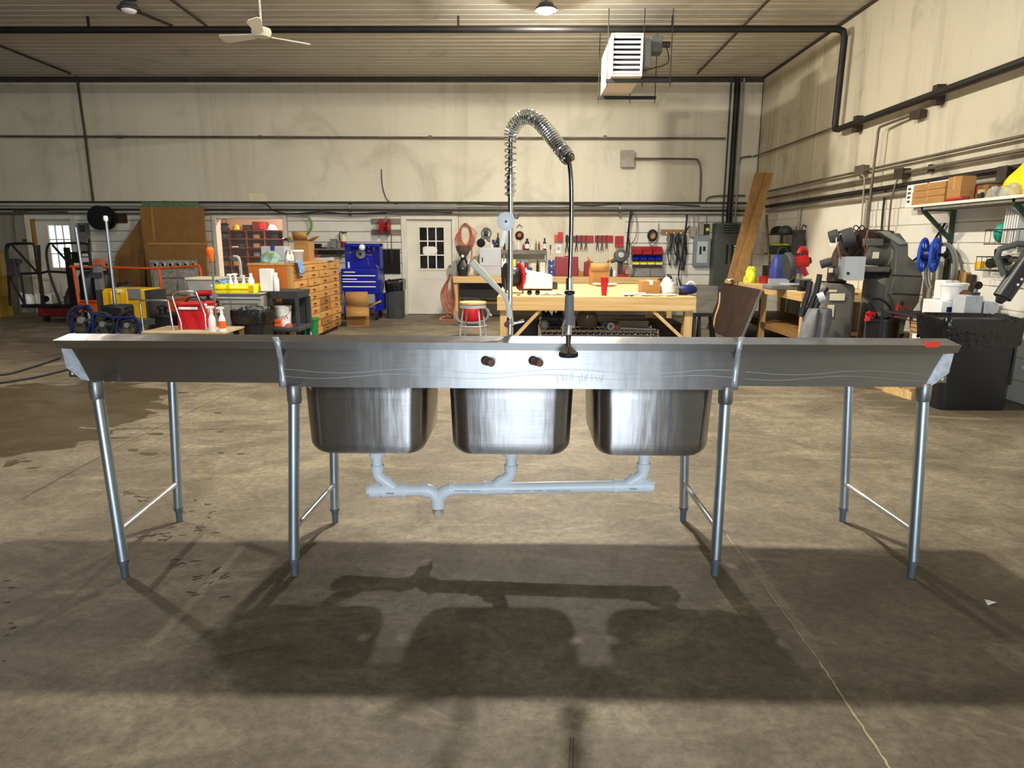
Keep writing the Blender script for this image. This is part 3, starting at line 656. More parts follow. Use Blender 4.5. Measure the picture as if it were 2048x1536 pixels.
# paper scrap on the floor
sp = G(1981,1208); pr = MB(); pr.add([(sp.x-.02,sp.y-.012,.001),(sp.x+.022,sp.y-.006,.012),(sp.x+.012,sp.y+.018,.006),(sp.x-.018,sp.y+.016,.014)],[(0,1,2,3)])
tag(pr.build('paper_scrap', 'paper', solid=.0006), 'tiny crumpled white paper scrap lying on the concrete by the right outer leg', 'paper')
# ================================================================ CEILING THINGS
def highbay(px, py, z, label, power, Yd=None, loc=None):
    p = loc or G(px, py, z); p = Vector(p)
    t = thing('high_bay_lamp', label, 'lamp', p)
    MB().lathe([(.10,-.001),(.15,.0),(.155,.015),(.145,.03),(.11,.05),(.10,.085),(.06,.10),(.02,.105)], p, 24).build('housing', 'dark_grey', t)
    MB().lathe([(.10,.0),(.098,-.012),(.082,-.03),(.05,-.043),(.015,-.048)], p, 24).build('lens', ('lamp_'+power) if power else 'white_plastic', t)
    MB().cyl(p+Vector((0,0,.10)), (p.x,p.y,ZC-.02), .008, n=8).build('hanger_rod', 'dark_grey', t)
    MB().box(p.x-.08,p.x+.08,p.y-.08,p.y+.08,ZC-.045,ZC-.012).build('ceiling_box', 'dark_grey', t)
    return t
LB = G(1092,21,4.70); LD = G(258,20,4.72)
highbay(0,0,0,'glaring high bay lamp lit above the wooden workbench', 'far', loc=LB)
highbay(0,0,0,'unlit high bay lamp beside the ceiling fan', None, loc=LD)
highbay(0,0,0,'lit high bay lamp hanging over the far side of the sink', 'near', loc=(.25,5.85,4.72))
highbay(0,0,0,'lit high bay lamp over the open floor left of the sink', 'side', loc=(-5.6,5.85,4.72))
# ceiling fan
fh = G(523,66,4.25); cf = thing('ceiling_fan', 'cream three-blade ceiling fan on a short downrod', 'fan', (fh.x,fh.y,ZC))
MB().cyl(fh+Vector((0,0,.05)), (fh.x,fh.y,ZC-.12), .015).build('downrod', 'white_paint', cf)
MB().lathe([(.03,0),(.07,.03),(.075,.14)], (fh.x,fh.y,ZC-.16), 16).build('canopy', 'white_paint', cf)
MB().lathe([(.02,-.06),(.10,-.05),(.13,0),(.12,.05),(.04,.08)], fh, 20).build('motor_hub', 'white_paint', cf)
for a in (-78, 42, 162):
    d = Vector((cos(radians(a)),sin(radians(a)),0)); s_ = Vector((-d.y,d.x,0))
    poly = [fh+d*.12+s_*.04+Vector((0,0,-.02)), fh+d*.62+s_*.085+Vector((0,0,.0)), fh+d*.66+s_*.05, fh+d*.66-s_*.06+Vector((0,0,-.04)), fh+d*.60-s_*.09+Vector((0,0,-.05)), fh+d*.12-s_*.05+Vector((0,0,-.05))]
    bl = MB().prism(poly, (0,0,.01)).build('blade', 'white_paint', cf)
# unit heater on hanger rods
hx0, hx1, hy0, hy1, hz0, hz1 = 1.26, 1.72, 10.75, 12.15, 3.93, 4.52
uh = thing('unit_heater', 'white suspended unit heater with louvred front on hanger rods', 'heater', ((hx0+hx1)/2,(hy0+hy1)/2,ZC))
mb = MB(); mb.box(hx0,hx1,hy0+.06,hy1,hz0,hz1); mb.box(hx0,hx0+.03,hy0,hy0+.06,hz0,hz1); mb.box(hx1-.03,hx1,hy0,hy0+.06,hz0,hz1); mb.box(hx0+.03,hx1-.03,hy0,hy0+.06,hz1-.03,hz1); mb.box(hx0+.03,hx1-.03,hy0,hy0+.06,hz0,hz0+.03)
mb.build('casing', 'white_paint', uh, bev=.008)
MB().box(hx0+.03,hx1-.03,hy0+.052,hy0+.059,hz0+.03,hz1-.03).build('dark_core', 'black_matte', uh)
for k in range(8):
    z_ = hz0+.06+(hz1-hz0-.11)*k/7; R = Matrix.Rotation(radians(24),3,'X'); MB().cb(((hx0+hx1)/2,hy0+.02,z_),(hx1-hx0-.06,.006,.034),R).build('louvre', 'white_plastic', uh)
MB().box(hx0-.003,hx0,hy0+.25,hy0+.95,hz0+.1,hz0+.5).build('side_panel', 'white_plastic', uh)
bk = MB(); bk.box(hx1,hx1+.16,hy0+.25,hy0+.62,hz0+.18,hz1-.02); bk.build('control_box', 'mid_grey', uh, bev=.01)
MB().box(hx1+.16,hx1+.34,hy0+.35,hy0+.60,hz0+.42,hz1+.06).build('burner_cover', 'panel_dark', uh, bev=.01)
MB().cyl((hx1+.34,hy0+.5,hz1-.03),(hx1+.48,hy0+.5,hz1-.03),.045).build('vent_stub', 'dark_grey', uh)
MB().tube(bez([(hx1+.40,hy0+.4,hz1-.05),(hx1+.44,hy0+.4,hz1-.3),(hx1+.2,hy0+.4,hz0+.2),(hx1+.06,hy0+.4,hz0+.16)],6),.008,8).build('whip_cable', 'rubber', uh)
for yy in (hy0+.12, hy1-.08):
    MB().box(hx0-.06,hx1+.45,yy-.02,yy+.02,hz0-.06,hz0-.01).build('strut_bar', 'black_metal', uh)
    for xx in (hx0-.04,hx1+.02,hx1+.43): MB().cyl((xx,yy,hz0-.12),(xx,yy,ZC-.02),.007,n=8).build('hanger_rod', 'black_metal', uh)
# pipes and conduits -------------------------------------------------------
def pipe(name, label, pts, r, m, clamps=(), n=10, cat='pipe', clr=None):
    t = thing(name, label, cat, Vector(pts[0])); MB().tube(pts, r, n).build('run', m, t)
    for q in clamps: MB().cb(q, clr or (.06,.06,.06)).build('clamp', m, t)
    return t
mat('pipe_black', '1e1b18', .55, .3, .3, 5); mat('conduit', '6f6455', .5, .5, .25, 4); mat('conduit_dark', '3d3428', .55, .3, .3, 4); mat('conduit_light', '9d978a', .5, .3, .15, 4)
zp = 4.68; ypp = 11.15; xe = XR-.13
c1 = W(1640,272,XR-.13)
pipe('gas_pipe', 'thick black pipe hung across the ceiling then dropping down the right wall', [(XL+.3,ypp,zp),(xe-.12,ypp,zp),(xe-.03,ypp,zp-.03),(xe,ypp,zp-.12),(xe,ypp+.05,c1.z+.1),(xe,ypp+.02,c1.z+.02),(xe,ypp-.1,c1.z)] , .05, 'pipe_black', [(x,ypp,zp+.09) for x in (-9.2,-6.6,-4.0,-1.0,2.2)], clr=(.03,.03,.2))
y1 = 5.0
bp_ = pipe('gas_pipe', 'thick black pipe running on brackets high along the right wall', [(xe,ypp-.1,c1.z),(xe,y1,c1.z)], .045, 'pipe_black')
for yy in (10.6, 8.62, 6.65, 5.0): MB().box(xe+.02,XR-.008,yy-.05,yy+.05,c1.z-.11,c1.z+.11).build('bracket', 'wood_brown', bp_)
YW = YB-.08
def wp(px, py, off=.08): return P(px, py, YB-off)
pipe('conduit', 'brown conduit crossing the back wall at mid height', [(XL+.2,YW,Z(272,YW,0)),(X(1451,YW,277),YW,Z(277,YW,1451))], .022, 'conduit', [(X(q,YW,274),YW,Z(274,YW,q)) for q in (240,520,860,1210)], clr=(.07,.06,.06))
pipe('conduit', 'thin dark conduit dropping down the back wall from the ceiling past the mid conduit', [wp(153,152,.125),wp(170,272,.125),wp(186,404,.125)], .022, 'conduit_dark')
pipe('conduit', 'thin dark conduit on the ceiling leading to the dropped wall conduit', [G(-60,68,ZC-.04),G(140,147,ZC-.04)], .022, 'conduit_dark')
for a, b_, lb in (((343,0),(413,52),'thin conduit on the ceiling meeting the black pipe near the fan'),((270,22),(345,52),'thin conduit on the ceiling running from the unlit lamp'),((1537,0),(1395,147),'long thin conduit crossing the ceiling right of the heater')):
    e_ = .55 if a[0] == 1537 else 0
    p0, p1 = G(*a, ZC-.045), G(*b_, ZC-.045); p1.y = min(p1.y, YB-.06); pipe('conduit', lb, [p0+(p0-p1)*.3,p1], .02, 'conduit_dark')
zs_ = [(406,'conduit_dark',.020,'topmost dark conduit of the bundle along the back wall siding'),(414,'conduit_light',.018,'pale upper conduit of the bundle along the back wall siding'),(421,'conduit_dark',.022,'dark middle conduit of the bundle along the back wall siding'),(429,'conduit',.018,'lowest brown conduit of the bundle along the back wall siding')]
for py_, mm, r_, lb in zs_:
    zz = Z(py_,YW,760); pipe('conduit', lb, [(XL+.3,YW,zz),(X(1500,YW,py_),YW,zz+.02)], r_, mm, [(X(q,YW,py_),YW,zz) for q in (330,700,1240)], clr=(.05,.05,.06))
# drooping black cable along the bundle
pipe('black_cable', 'loose black cable sagging along the back wall above the parts window', bez([wp(395,405,.13),wp(520,406,.14),wp(545,420,.16),wp(580,428,.162),wp(640,424,.162),wp(700,428,.15),wp(800,424,.13),wp(905,425,.13)],6), .014, 'rubber', cat='cable')
pipe('black_cable', 'loose black cable sagging along the conduit bundle above the pegged tools', bez([wp(915,405,.13),wp(1000,410,.13),wp(1080,406,.13),wp(1180,411,.13),wp(1260,407,.13),wp(1400,412,.13)],6), .012, 'rubber', cat='cable')
pipe('hanging_cable', 'thin black cable dangling from a nail on the upper back wall', bez([wp(763,338,.03),wp(765,372,.03),wp(775,400,.03),wp(795,408,.04)],6), .008, 'rubber', cat='cable')
# corner bundle
for px_, r_, mm, lb in ((1453,.016,'conduit_dark','thin dark conduit leftmost in the corner bundle above the breaker cabinet'),(1464,.055,'pipe_black','thick black riser in the corner bundle above the breaker cabinet'),(1471,.018,'conduit','thin brown conduit beside the thick corner riser'),(1478,.018,'conduit_light','pale conduit rightmost in the corner bundle above the breaker cabinet')):
    xx = X(px_,YW,300); pipe('conduit', lb, [(xx,YB-(.165 if r_ > .03 else .125),ZC-.06),(xx,YB-(.165 if r_ > .03 else .125),Z(446,YB-.32,1460)-.006)], r_, mm)
jb = thing('junction_box', 'square grey junction box on the back wall below the heater', 'electrical box', wp(1255,317,.1)); MB().pbox(1242,301,1268,333,YB-.12,.12).build('body', 'conduit_light', jb, bev=.006); MB().pbox(1241,300,1269,334,YB-.13,.01).build('cover', 'conduit_light', jb)
pipe('conduit', 'grey conduit leaving the junction box and bending down the back wall', bez([wp(1268,317),wp(1380,318),wp(1396,322),wp(1402,345),wp(1400,403.6)],6), .020, 'conduit')
pipe('conduit', 'short bent conduit between the corner bundle and the right wall', bez([wp(1478,330,.092),wp(1482,316),wp(1500,313),(XR-.09,YB-.12,Z(312,YW,1510)),(XR-.06,12.9,Z(313,YW,1510)),(XR-.06,11.3,Z(313,YW,1510))],5), .018, 'conduit')
pipe('conduit', 'bent conduit turning into the corner bundle above the bundle of wall conduits', bez([wp(1412,402.6),wp(1418,395),wp(1440,392),wp(1490,391)],5), .018, 'conduit')
# right wall conduits
def rw(px, py, off=.05): return W(px, py, XR-off)
def rline(label, a, b_, r_, m, ext=1.3, **k):
    p, q = rw(*a), rw(*b_); z_ = (p.z+q.z)/2; return pipe('conduit', label, [(XR-.07,min(p.y,YB-.1),z_),(XR-.07,q.y-ext,z_)], r_, m, **k)
rline('upper thin conduit along the right wall with a pull box', (1535,386),(2048,267), .018, 'conduit')
rline('second conduit along the right wall with a dark switch box', (1535,404),(2048,287), .022, 'conduit')
rline('thick black cable duct along the right wall siding top', (1535,414),(2048,332), .034, 'pipe_black')
rline('pale pipe lowest of the runs along the right wall', (1535,426),(2048,346), .030, 'conduit_light')
def wbox(nm, label, px0, py0, px1, py1, dep, m, X0=XR, cat='electrical box', lip=True):
    c_ = W((px0+px1)/2,(py0+py1)/2,X0-dep); a = W(px0,(py0+py1)/2,X0-dep); b_ = W(px1,(py0+py1)/2,X0-dep); z0 = W((px0+px1)/2,py1,X0-dep).z; z1 = W((px0+px1)/2,py0,X0-dep).z
    ya, yb = sorted((a.y,b_.y)); ya = max(ya, yb-.3)
    t = thing(nm, label, cat, (X0,c_.y,z0)); MB().box(X0-dep+.01,X0-.001,ya,yb,z0,z1).build('body', m, t); MB().box(X0-dep,X0-dep+.01,ya-.008,yb+.008,z0-.008,z1+.008).build('cover', m, t)
    return t
wbox('pull_box', 'small square pull box on the upper right wall conduit', 1709,332,1726,349,.09,'conduit')
wbox('switch_box', 'dark square switch box on the second right wall conduit', 1788,338,1804,357,.11,'conduit_dark')
wbox('outlet_box', 'outlet box at the high end of the bent conduit on the right wall', 1820,222,1838,236,.10,'conduit_dark')
pipe('conduit', 'conduit rising up the right wall and bending toward the outlet box', bez([rw(1733,470,.125),rw(1740,400,.125),rw(1748,330,.125),rw(1754,285,.125),rw(1758,258,.12),rw(1770,250,.10),rw(1822,231,.06)],5), .018, 'conduit')
pipe('hanging_cable', 'grey cable looping down the right wall from the pull box', bez([rw(1722,350,.085),rw(1729,357,.118),rw(1726,400,.122),rw(1722,458,.118)],5), .011, 'conduit_light', cat='cable')
pipe('hanging_cable', 'black cable hanging down the right wall from the duct', [rw(1772,372),rw(1766,420),rw(1763,460)], .014, 'rubber', cat='cable')
pipe('conduit', 'thin conduit dropping from the switch box down the right wall', bez([rw(1795,358,.10),rw(1786,385,.122),rw(1782,405,.122),rw(1776,470,.10)],5), .012, 'conduit')
pipe('conduit', 'pale double conduit behind the rusty grinder head on the right wall', [rw(1735,399.5,.07),rw(1731,440,.07),rw(1729,480,.07)], .026, 'conduit_light')
pipe('conduit', 'short pale conduit dropping behind the wall rack of hats', [(XR-.07,12.46,rw(1593,420.5,.07).z),(XR-.07,12.46,rw(1586,520,.07).z)], .022, 'conduit_light')
wbox('pipe_bracket', 'small hanging bracket under the second right wall conduit', 1856,330,1862,344,.05,'conduit_dark', cat='bracket')
wbox('junction_box', 'dark junction box above the wall shelf end with the yellow bag', 1994,334,2012,358,.14,'conduit_dark')
# ================================================================ THINGS: generic makers
def proj(p):
    d = Vector(p)-CAM; w_ = d.dot(FW); return (1024+F*d.dot(RT)/w_, 768-F*d.dot(UP)/w_)
def B(px, Y, z):                                      # point at depth Y and height z under pixel column px
    py = proj((0,Y,z))[1]; p = P(px, py, Y); return Vector((p.x, Y, z))
def mpp(Y): return Y*1.0/F*1.012                       # metres per pixel at depth Y (near the horizon)
def carton(label, px0, px1, Y, z, h, dep, m='cardboard', rz=0, flaps=None, tape=True, name='carton', cat='box', tapem='cardboard_inside', group=None, lab=None):
    c = B((px0+px1)/2, Y, z); w_ = (px1-px0)*mpp(Y)
    t = thing(name, label, cat, (c.x, Y+dep/2, z), rz, group)
    if flaps:
        mb = MB(); k = .008
        mb.box(-w_/2,w_/2,-dep/2,-dep/2+k,0,h); mb.box(-w_/2,w_/2,dep/2-k,dep/2,0,h); mb.box(-w_/2,-w_/2+k,-dep/2+k,dep/2-k,0,h); mb.box(w_/2-k,w_/2,-dep/2+k,dep/2-k,0,h); mb.box(-w_/2+k,w_/2-k,-dep/2+k,dep/2-k,0,k)
        mb.build('body', m, t, w=False)
        for side, a, fl_ in flaps:                     # side, opening angle from vertical (deg), flap length
            a = radians(a)
            if side in 'LR':
                s_ = -1 if side == 'L' else 1; x = s_*w_/2
                MB().add([(x,-dep/2,h),(x,dep/2,h),(x+s_*fl_*sin(a),dep/2,h+fl_*cos(a)),(x+s_*fl_*sin(a),-dep/2,h+fl_*cos(a))],[(0,1,2,3)]).build('flap', m, t, w=False, solid=.006)
            else:
                s_ = -1 if side == 'N' else 1; y = s_*dep/2
                MB().add([(-w_/2,y,h),(w_/2,y,h),(w_/2,y+s_*fl_*sin(a),h+fl_*cos(a)),(-w_/2,y+s_*fl_*sin(a),h+fl_*cos(a))],[(0,1,2,3)]).build('flap', m, t, w=False, solid=.006)
    else:
        MB().box(-w_/2,w_/2,-dep/2,dep/2,0,h).build('body', m, t, w=False, bev=.006)
        if tape: MB().box(-w_*.09,w_*.09,-dep/2-.0015,dep/2+.0015,h*.72,h+.0015).build('tape', tapem, t, w=False)
    if lab: MB().box(-w_*.3,w_*.25,-dep/2-.002,-dep/2,h*.25,h*.6).build('label_sticker', lab, t, w=False)
    return t
def bottle(label, px, Y, z, h, r, m, capm='white_plastic', name='bottle', cat='bottle', neck=.4, sh=.62, band=None, group=None, cap=.12):
    c = B(px, Y, z); t = thing(name, label, cat, c, 0, group)
    MB().lathe([(r*.92,0),(r,.01),(r,h*sh),(r*.85,h*(sh+.06)),(r*neck,h*(1-cap-.04)),(r*neck,h*(1-cap))], (0,0,0), 14).build('body', m, t, w=False)
    MB().lathe([(r*neck*1.15,h*(1-cap)),(r*neck*1.15,h*.97),(r*neck*.7,h)], (0,0,0), 12).build('cap', capm, t, w=False)
    if band: MB().lathe([(r*1.015,h*.12),(r*1.015,h*sh*.85)], (0,0,0), 14).build('label_band', band, t, w=False)
    return t
def spray(label, px, Y, z, h, m='white_plastic', band=None, headm='white_plastic', rz=0, group=None):
    c = B(px, Y, z); r = h*.135; t = thing('spray_bottle', label, 'bottle', c, rz, group)
    MB().lathe([(r*.94,0),(r,.008),(r,h*.46),(r*.8,h*.56),(r*.42,h*.68),(r*.36,h*.74)], (0,0,0), 16).build('body', m, t, w=False)
    MB().lathe([(r*.48,h*.72),(r*.48,h*.80)], (0,0,0), 12).build('collar', headm, t, w=False)
    mb = MB(); mb.prism([(-h*.20,-h*.035,h*.90),(-h*.20,-h*.035,h*.965),(-h*.10,-h*.035,h*1.0),(h*.10,-h*.035,h*.985),(h*.13,-h*.035,h*.93),(h*.05,-h*.035,h*.88),(h*.045,-h*.035,h*.79),(-h*.045,-h*.035,h*.79),(-h*.05,-h*.035,h*.89)], (0,h*.07,0)); mb.build('trigger_head', headm, t, w=False, bev=.003)
    MB().prism([(-h*.11,-h*.012,h*.90),(-h*.08,-h*.012,h*.90),(-h*.105,-h*.012,h*.76),(-h*.125,-h*.012,h*.77)], (0,h*.024,0)).build('trigger', headm, t, w=False)
    if band: MB().lathe([(r*1.02,h*.12),(r*1.02,h*.42)], (0,0,0), 16).build('label_band', band, t, w=False)
    return t
def bin_bag(label, px0, px1, Y, h, dep, m='black_plastic', bag=.22, seed=1, x=None, ribs=True, bagm='bag_black', ptop=None, taper=.84):
    rnd = random.Random(seed); w_ = (px1-px0)*mpp(Y); c = B((px0+px1)/2, Y, h)
    t = thing('trash_can', label, 'trash can', (c.x, Y+dep/2, 0))
    rings = [rr(0,0,w_*k,dep*k,.06,z_,3) for k, z_ in ((taper,0),(taper+.02,.03),(.97,h*.95),(1.0,h))]
    MB().loft(rings).build('body', m, t, w=False)
    if ribs:
        for s_ in (-1,1): MB().box(w_*.42*s_-.01,w_*.42*s_+.01,-dep*.485,-dep*.46,h*.3,h*.86).build('rib', m, t, w=False)
    from mathutils import noise as nz_
    o_ = Vector((seed*3.1, seed*1.7, 0)); rings = []
    spec = [(.55,h-.16,0),(.80,h-.07,.5),(.93,h+.00,.9),(1.00,h+.035,1),(1.055,h+.012,1),(1.06,h-bag*.25,1),(1.05,h-bag*.55,.9),(1.035,h-bag*.85,.8),(1.03,h-bag,.7)]
    for k_, (q, z_, am) in enumerate(spec):
        base = rr(0,0,w_*q,dep*q,.07*min(1,q),z_,9); rg = []
        for p in base:
            a = atan2(p.y/dep, p.x/w_); f1 = nz_.noise(Vector((cos(a)*3.2, sin(a)*3.2, k_*.28))+o_); f2 = nz_.noise(Vector((cos(a)*9, sin(a)*9, k_*.5))+o_)
            s_ = 1+am*(.045*f1+.035*f2); hem = (bag*.55*f1 + bag*.25*f2) if k_ == len(spec)-1 else (am*.03*(f1+f2))
            rg.append(Vector((p.x*s_, p.y*s_, p.z+hem)))
        rings.append(rg)
    MB().loft(rings, True, False).build('liner_bag', bagm, t, w=False, ang=50)
    return t
def tubes(t, name, m, segs, r, n=8):
    for s_ in segs: MB().tube(s_, r, n).build(name, m, t)
def table_frame(t, x0, x1, y0, y1, h, th, topm, legm, lw=.05, name='table_top'):
    MB().box(x0,x1,y0,y1,h-th,h).build(name, topm, t, bev=.004)
    for xx in (x0+lw*.7, x1-lw*.7):
        for yy in (y0+lw*.7, y1-lw*.7): MB().box(xx-lw/2,xx+lw/2,yy-lw/2,yy+lw/2,0,h-th).build('leg', legm, t)
def heap(mb, c, w_, d, h, rnd, n=16):                # crumpled soft lump with folds
    from mathutils import noise as nz_
    n, m_ = 44, 16; o_ = Vector((rnd.uniform(0,50), rnd.uniform(0,50), rnd.uniform(0,50))); rings = []
    for k in range(m_+1):
        f_ = k/m_; ph = f_*pi/2; rad = cos(ph)**.75 if k < m_ else .02; zz = sin(ph)**1.1; rg = []
        for i in range(n):
            a = 2*pi*i/n; p = Vector((cos(a)*rad, sin(a)*rad, zz))
            q = nz_.noise(p*1.7+o_)*.34 + abs(nz_.noise(p*4.3+o_))*.30 + nz_.noise(p*9+o_)*.10 - .08
            s_ = 1+q*(.9 if k else .5)
            rg.append(Vector((c[0]+w_/2*p.x*s_, c[1]+d/2*p.y*s_, c[2]+(h*zz*(1+.8*q) if k else 0))))
        rings.append(rg)
    mb.loft(rings)
R3 = lambda a, ax: Matrix.Rotation(radians(a), 3, ax)
# ================================================================ FAR LEFT
c = B(-14, 14.2, 0); t = thing('steel_drum', 'mustard yellow drum by the caged lift', 'drum', c)
MB().lathe([(.38,0),(.39,.02),(.38,.04),(.38,.42),(.395,.44),(.38,.46),(.38,.82),(.395,.84),(.38,.86),(.38,1.30),(.36,1.32)], (0,0,0), 24).build('shell', 'mustard', t, w=False)
MB().lathe([(.35,1.32),(.35,1.345)], (0,0,0), 20).build('lid', 'mustard', t, w=False)
# man lift with a caged platform
YL = 13.3
lf = thing('personnel_lift', 'red based personnel lift with a black tubular guard cage', 'lift', B(105, YL+.4, 0))
x0, x1 = X(76,YL,630), X(148,YL,630); MB().box(x0,x1,YL,YL+.8,.10,.30).build('base', 'red_deep', lf, bev=.02)
for xx in (x0+.12,x1-.12):
    for yy in (YL+.06,YL+.74): MB().cyl((xx-.03,yy,.07),(xx+.03,yy,.07),.07).build('wheel', 'rubber', lf)
zd_ = Z(611,YL,90); MB().box(X(42,YL,610),X(150,YL,610),YL,YL+.8,zd_-.05,zd_+.02).build('platform', 'black_metal', lf)
MB().box(x0+.1,x1-.1,YL+.2,YL+.6,.30,zd_-.05).build('mast_stack', 'red_deep', lf)
def lp_(x, y, dy=0.0): return P(x, y, YL+.02+dy)
zc_ = .0
for dy in (0.0, .72):
    segs = [[lp_(20,612-20*0,dy),lp_(14,500,dy),lp_(20,488,dy),lp_(66,487,dy),lp_(73,495,dy),lp_(80,545,dy),lp_(90,611,dy)]] if dy else \
        [bez([lp_(50,611),lp_(24,560),lp_(14,525),lp_(12,496),lp_(20,488),lp_(60,487),lp_(68,492),lp_(73,520),lp_(80,555),lp_(88,611)],4),
         bez([lp_(122,612),lp_(112,585),lp_(100,550),lp_(93,510),lp_(97,490),lp_(108,487),lp_(170,487),lp_(178,500),lp_(182,540)],4),
         [lp_(22,548),lp_(82,546),lp_(95,543),lp_(140,545)], [lp_(24,490),lp_(75,545)], [lp_(105,490),lp_(136,525)], [lp_(42,550),lp_(50,611)], [lp_(78,490),lp_(84,611)]]
    tubes(lf, 'guard_rail', 'black_metal', segs, .022)
MB().box(X(133,YL,560),X(140,YL,560),YL+.02,YL+.12,zd_,Z(495,YL,135)).build('mast_post', 'black_metal', lf)
MB().pbox(13,517,31,553,YL-.1,.12).build('control_box', 'dark_grey', lf, bev=.01); MB().pbox(32,518,41,527,YL-.1,.05).build('joystick', 'dark_grey', lf)
q = B(57,YL+.15,zd_+.02); t = thing('jug', 'white plastic jug lying on the lift platform', 'jug', q); MB().loft([rr(0,0,.24,.2,.05,0,3),rr(0,0,.25,.21,.06,.12,3),rr(-.02,0,.17,.15,.05,.19,3)]).build('body','white_plastic',t,w=False); MB().cyl((-.1,0,.19),(-.1,0,.22),.03).build('cap','white_plastic',t,w=False)
t = carton('cream carton with a round hole on the lift platform', 72, 102, YL+.12, zd_+.02, .20, .3, 'white_paint', tape=False); MB().cyl((.08,-.152,.1),(.08,-.149,.1),.06).build('round_hole','black_matte',t,w=False)
c = B(134,YL+.1,zd_+.02); mb = MB(); heap(mb,c+Vector((0,.2,0)),.30,.3,.30,random.Random(3)); tag(mb.build('tool_bag','canvas_dark',ang=60), 'slumped black bag on the lift platform corner', 'bag')
# wall things near side door
wb = lambda nm, label, cat, px0, py0, px1, py1, dep, m: tag(MB().pbox(px0,py0,px1,py1,YB-dep-.002,dep).build(nm, m, bev=.006), label, cat)
t = thing('disconnect_box', 'tall grey disconnect box on the siding beside the glazed side door', 'electrical box', wp(164,500,.1)); MB().pbox(156,446,174,502,YB-.14,.13).build('body','mid_grey',t,bev=.006); MB().pbox(174,478,178,490,YB-.12,.04).build('handle','black_plastic',t); MB().pbox(158,450,170,464,YB-.145,.006).build('cover_plate','dark_grey',t)
nb = thing('notice_board', 'black framed board of white papers beside the side door', 'notice board', wp(155,535,.05)); MB().pbox(132,504,182,540,YB-.04,.03).build('board','black_metal',nb)
for q in ((135,508,143,518),(134,521,144,536),(164,507,176,513),(162,515,179,524),(148,526,180,536)): MB().pbox(*q,YB-.045,.004).build('paper','paper',nb)
t = thing('hose_reel', 'black hose reel on a brown board high on the siding', 'hose reel', wp(205,446,.1)); MB().pbox(187,428,253,446,YB-.035,.03).build('mount_board','wood_brown',t)
c = wp(205,436,.30)
MB().cyl(c+Vector((0,.10,0)),c+Vector((0,.265,0)),.045).build('axle','dark_grey',t)
for dy in (-.12,.10): MB().lathe([(.25,0),(.25,.015)], c+Vector((0,dy,0)), 24, R3(90,'X')).build('flange','black_plastic',t)
for k in range(5): MB().tube([c+Vector(((.14+.015*(k%2))*cos(a),-.09+.04*k,(.14+.015*(k%2))*sin(a))) for a in [2*pi*i/20 for i in range(20)]],.022,6,closed=True).build('hose_wrap','rubber',t)
MB().cyl(c+Vector((0,-.13,0)),c+Vector((0,.115,0)),.10).build('hub','dark_grey',t)
wb('light_switch', 'small dark switch on the smooth wall by the side door', 'switch', 45, 478, 52, 483, .03, 'conduit_dark')
pipe('conduit', 'small conduit with an elbow on the wall left of the side door', bez([wp(30,490,.12),wp(25,440,.12),wp(27,424,.12),wp(40,422,.12),wp(135,424,.12)],5), .016, 'conduit')
# orange stock cart
YO = 12.4
oc = thing('stock_cart', 'orange tubular stock cart with side rails', 'cart', B(260, YO+.4, 0))
def op(x, y, dy=0.0): return P(x, y, YO+dy)
tubes(oc, 'rail', 'orange', [[op(140,533),op(190,534),op(300,537),op(330,536),op(398,531),op(400,536)],[op(160,602),op(205,603)],[op(285,607),op(330,603),op(405,590)]], .022)
tubes(oc, 'post', 'orange', [[op(147,535),op(153,575),op(158,606)],[op(318,538),op(323,575),op(329,612)],[op(399,533),op(404,560),op(406,592)]], .027)
MB().box(X(155,YO,610),X(410,YO,610),YO,YO+.8,Z(622,YO,280)-.03,Z(606,YO,280)).build('deck', 'orange', oc, bev=.01)
for xx in (175,395):
    for dy in (.12,.68): q = B(xx,YO+dy,.1); MB().cyl(q-Vector((.025,0,0)),q+Vector((.025,0,0)),.10).build('caster','rubber',oc); MB().box(q.x-.03,q.x+.03,q.y-.03,q.y+.03,.1,Z(622,YO,280)-.03).build('caster_fork','black_metal',oc)
zo = Z(606,YO,280)+.002
def tank(label, px, hh, r):
    c = B(px,YO+.45,zo); t = thing('gas_canister', label, 'canister', c); MB().lathe([(r*.9,0),(r,.03),(r,hh*.82),(r*.8,hh*.92),(r*.4,hh)], (0,0,0), 18).build('body','black_plastic',t,w=False)
    MB().tube(bez([(-r*.7,0,hh*.9),(-r*.6,0,hh*1.18),(0,0,hh*1.24),(r*.6,0,hh*1.18),(r*.7,0,hh*.9)],5),.022,8).build('loop_handle','black_metal',t,w=False)
tank('black canister with a loop handle nearer the lift on the orange cart', 180, .55, .14); tank('black canister with a loop handle behind the yellow case', 213, .56, .14)
c = B(252,YO+.5,zo); mb = MB(); heap(mb,c,.36,.3,.34,random.Random(8)); tag(mb.build('tool_bag','canvas_dark',ang=60),'lumpy black bag heaped on the orange cart beside the canisters','bag')
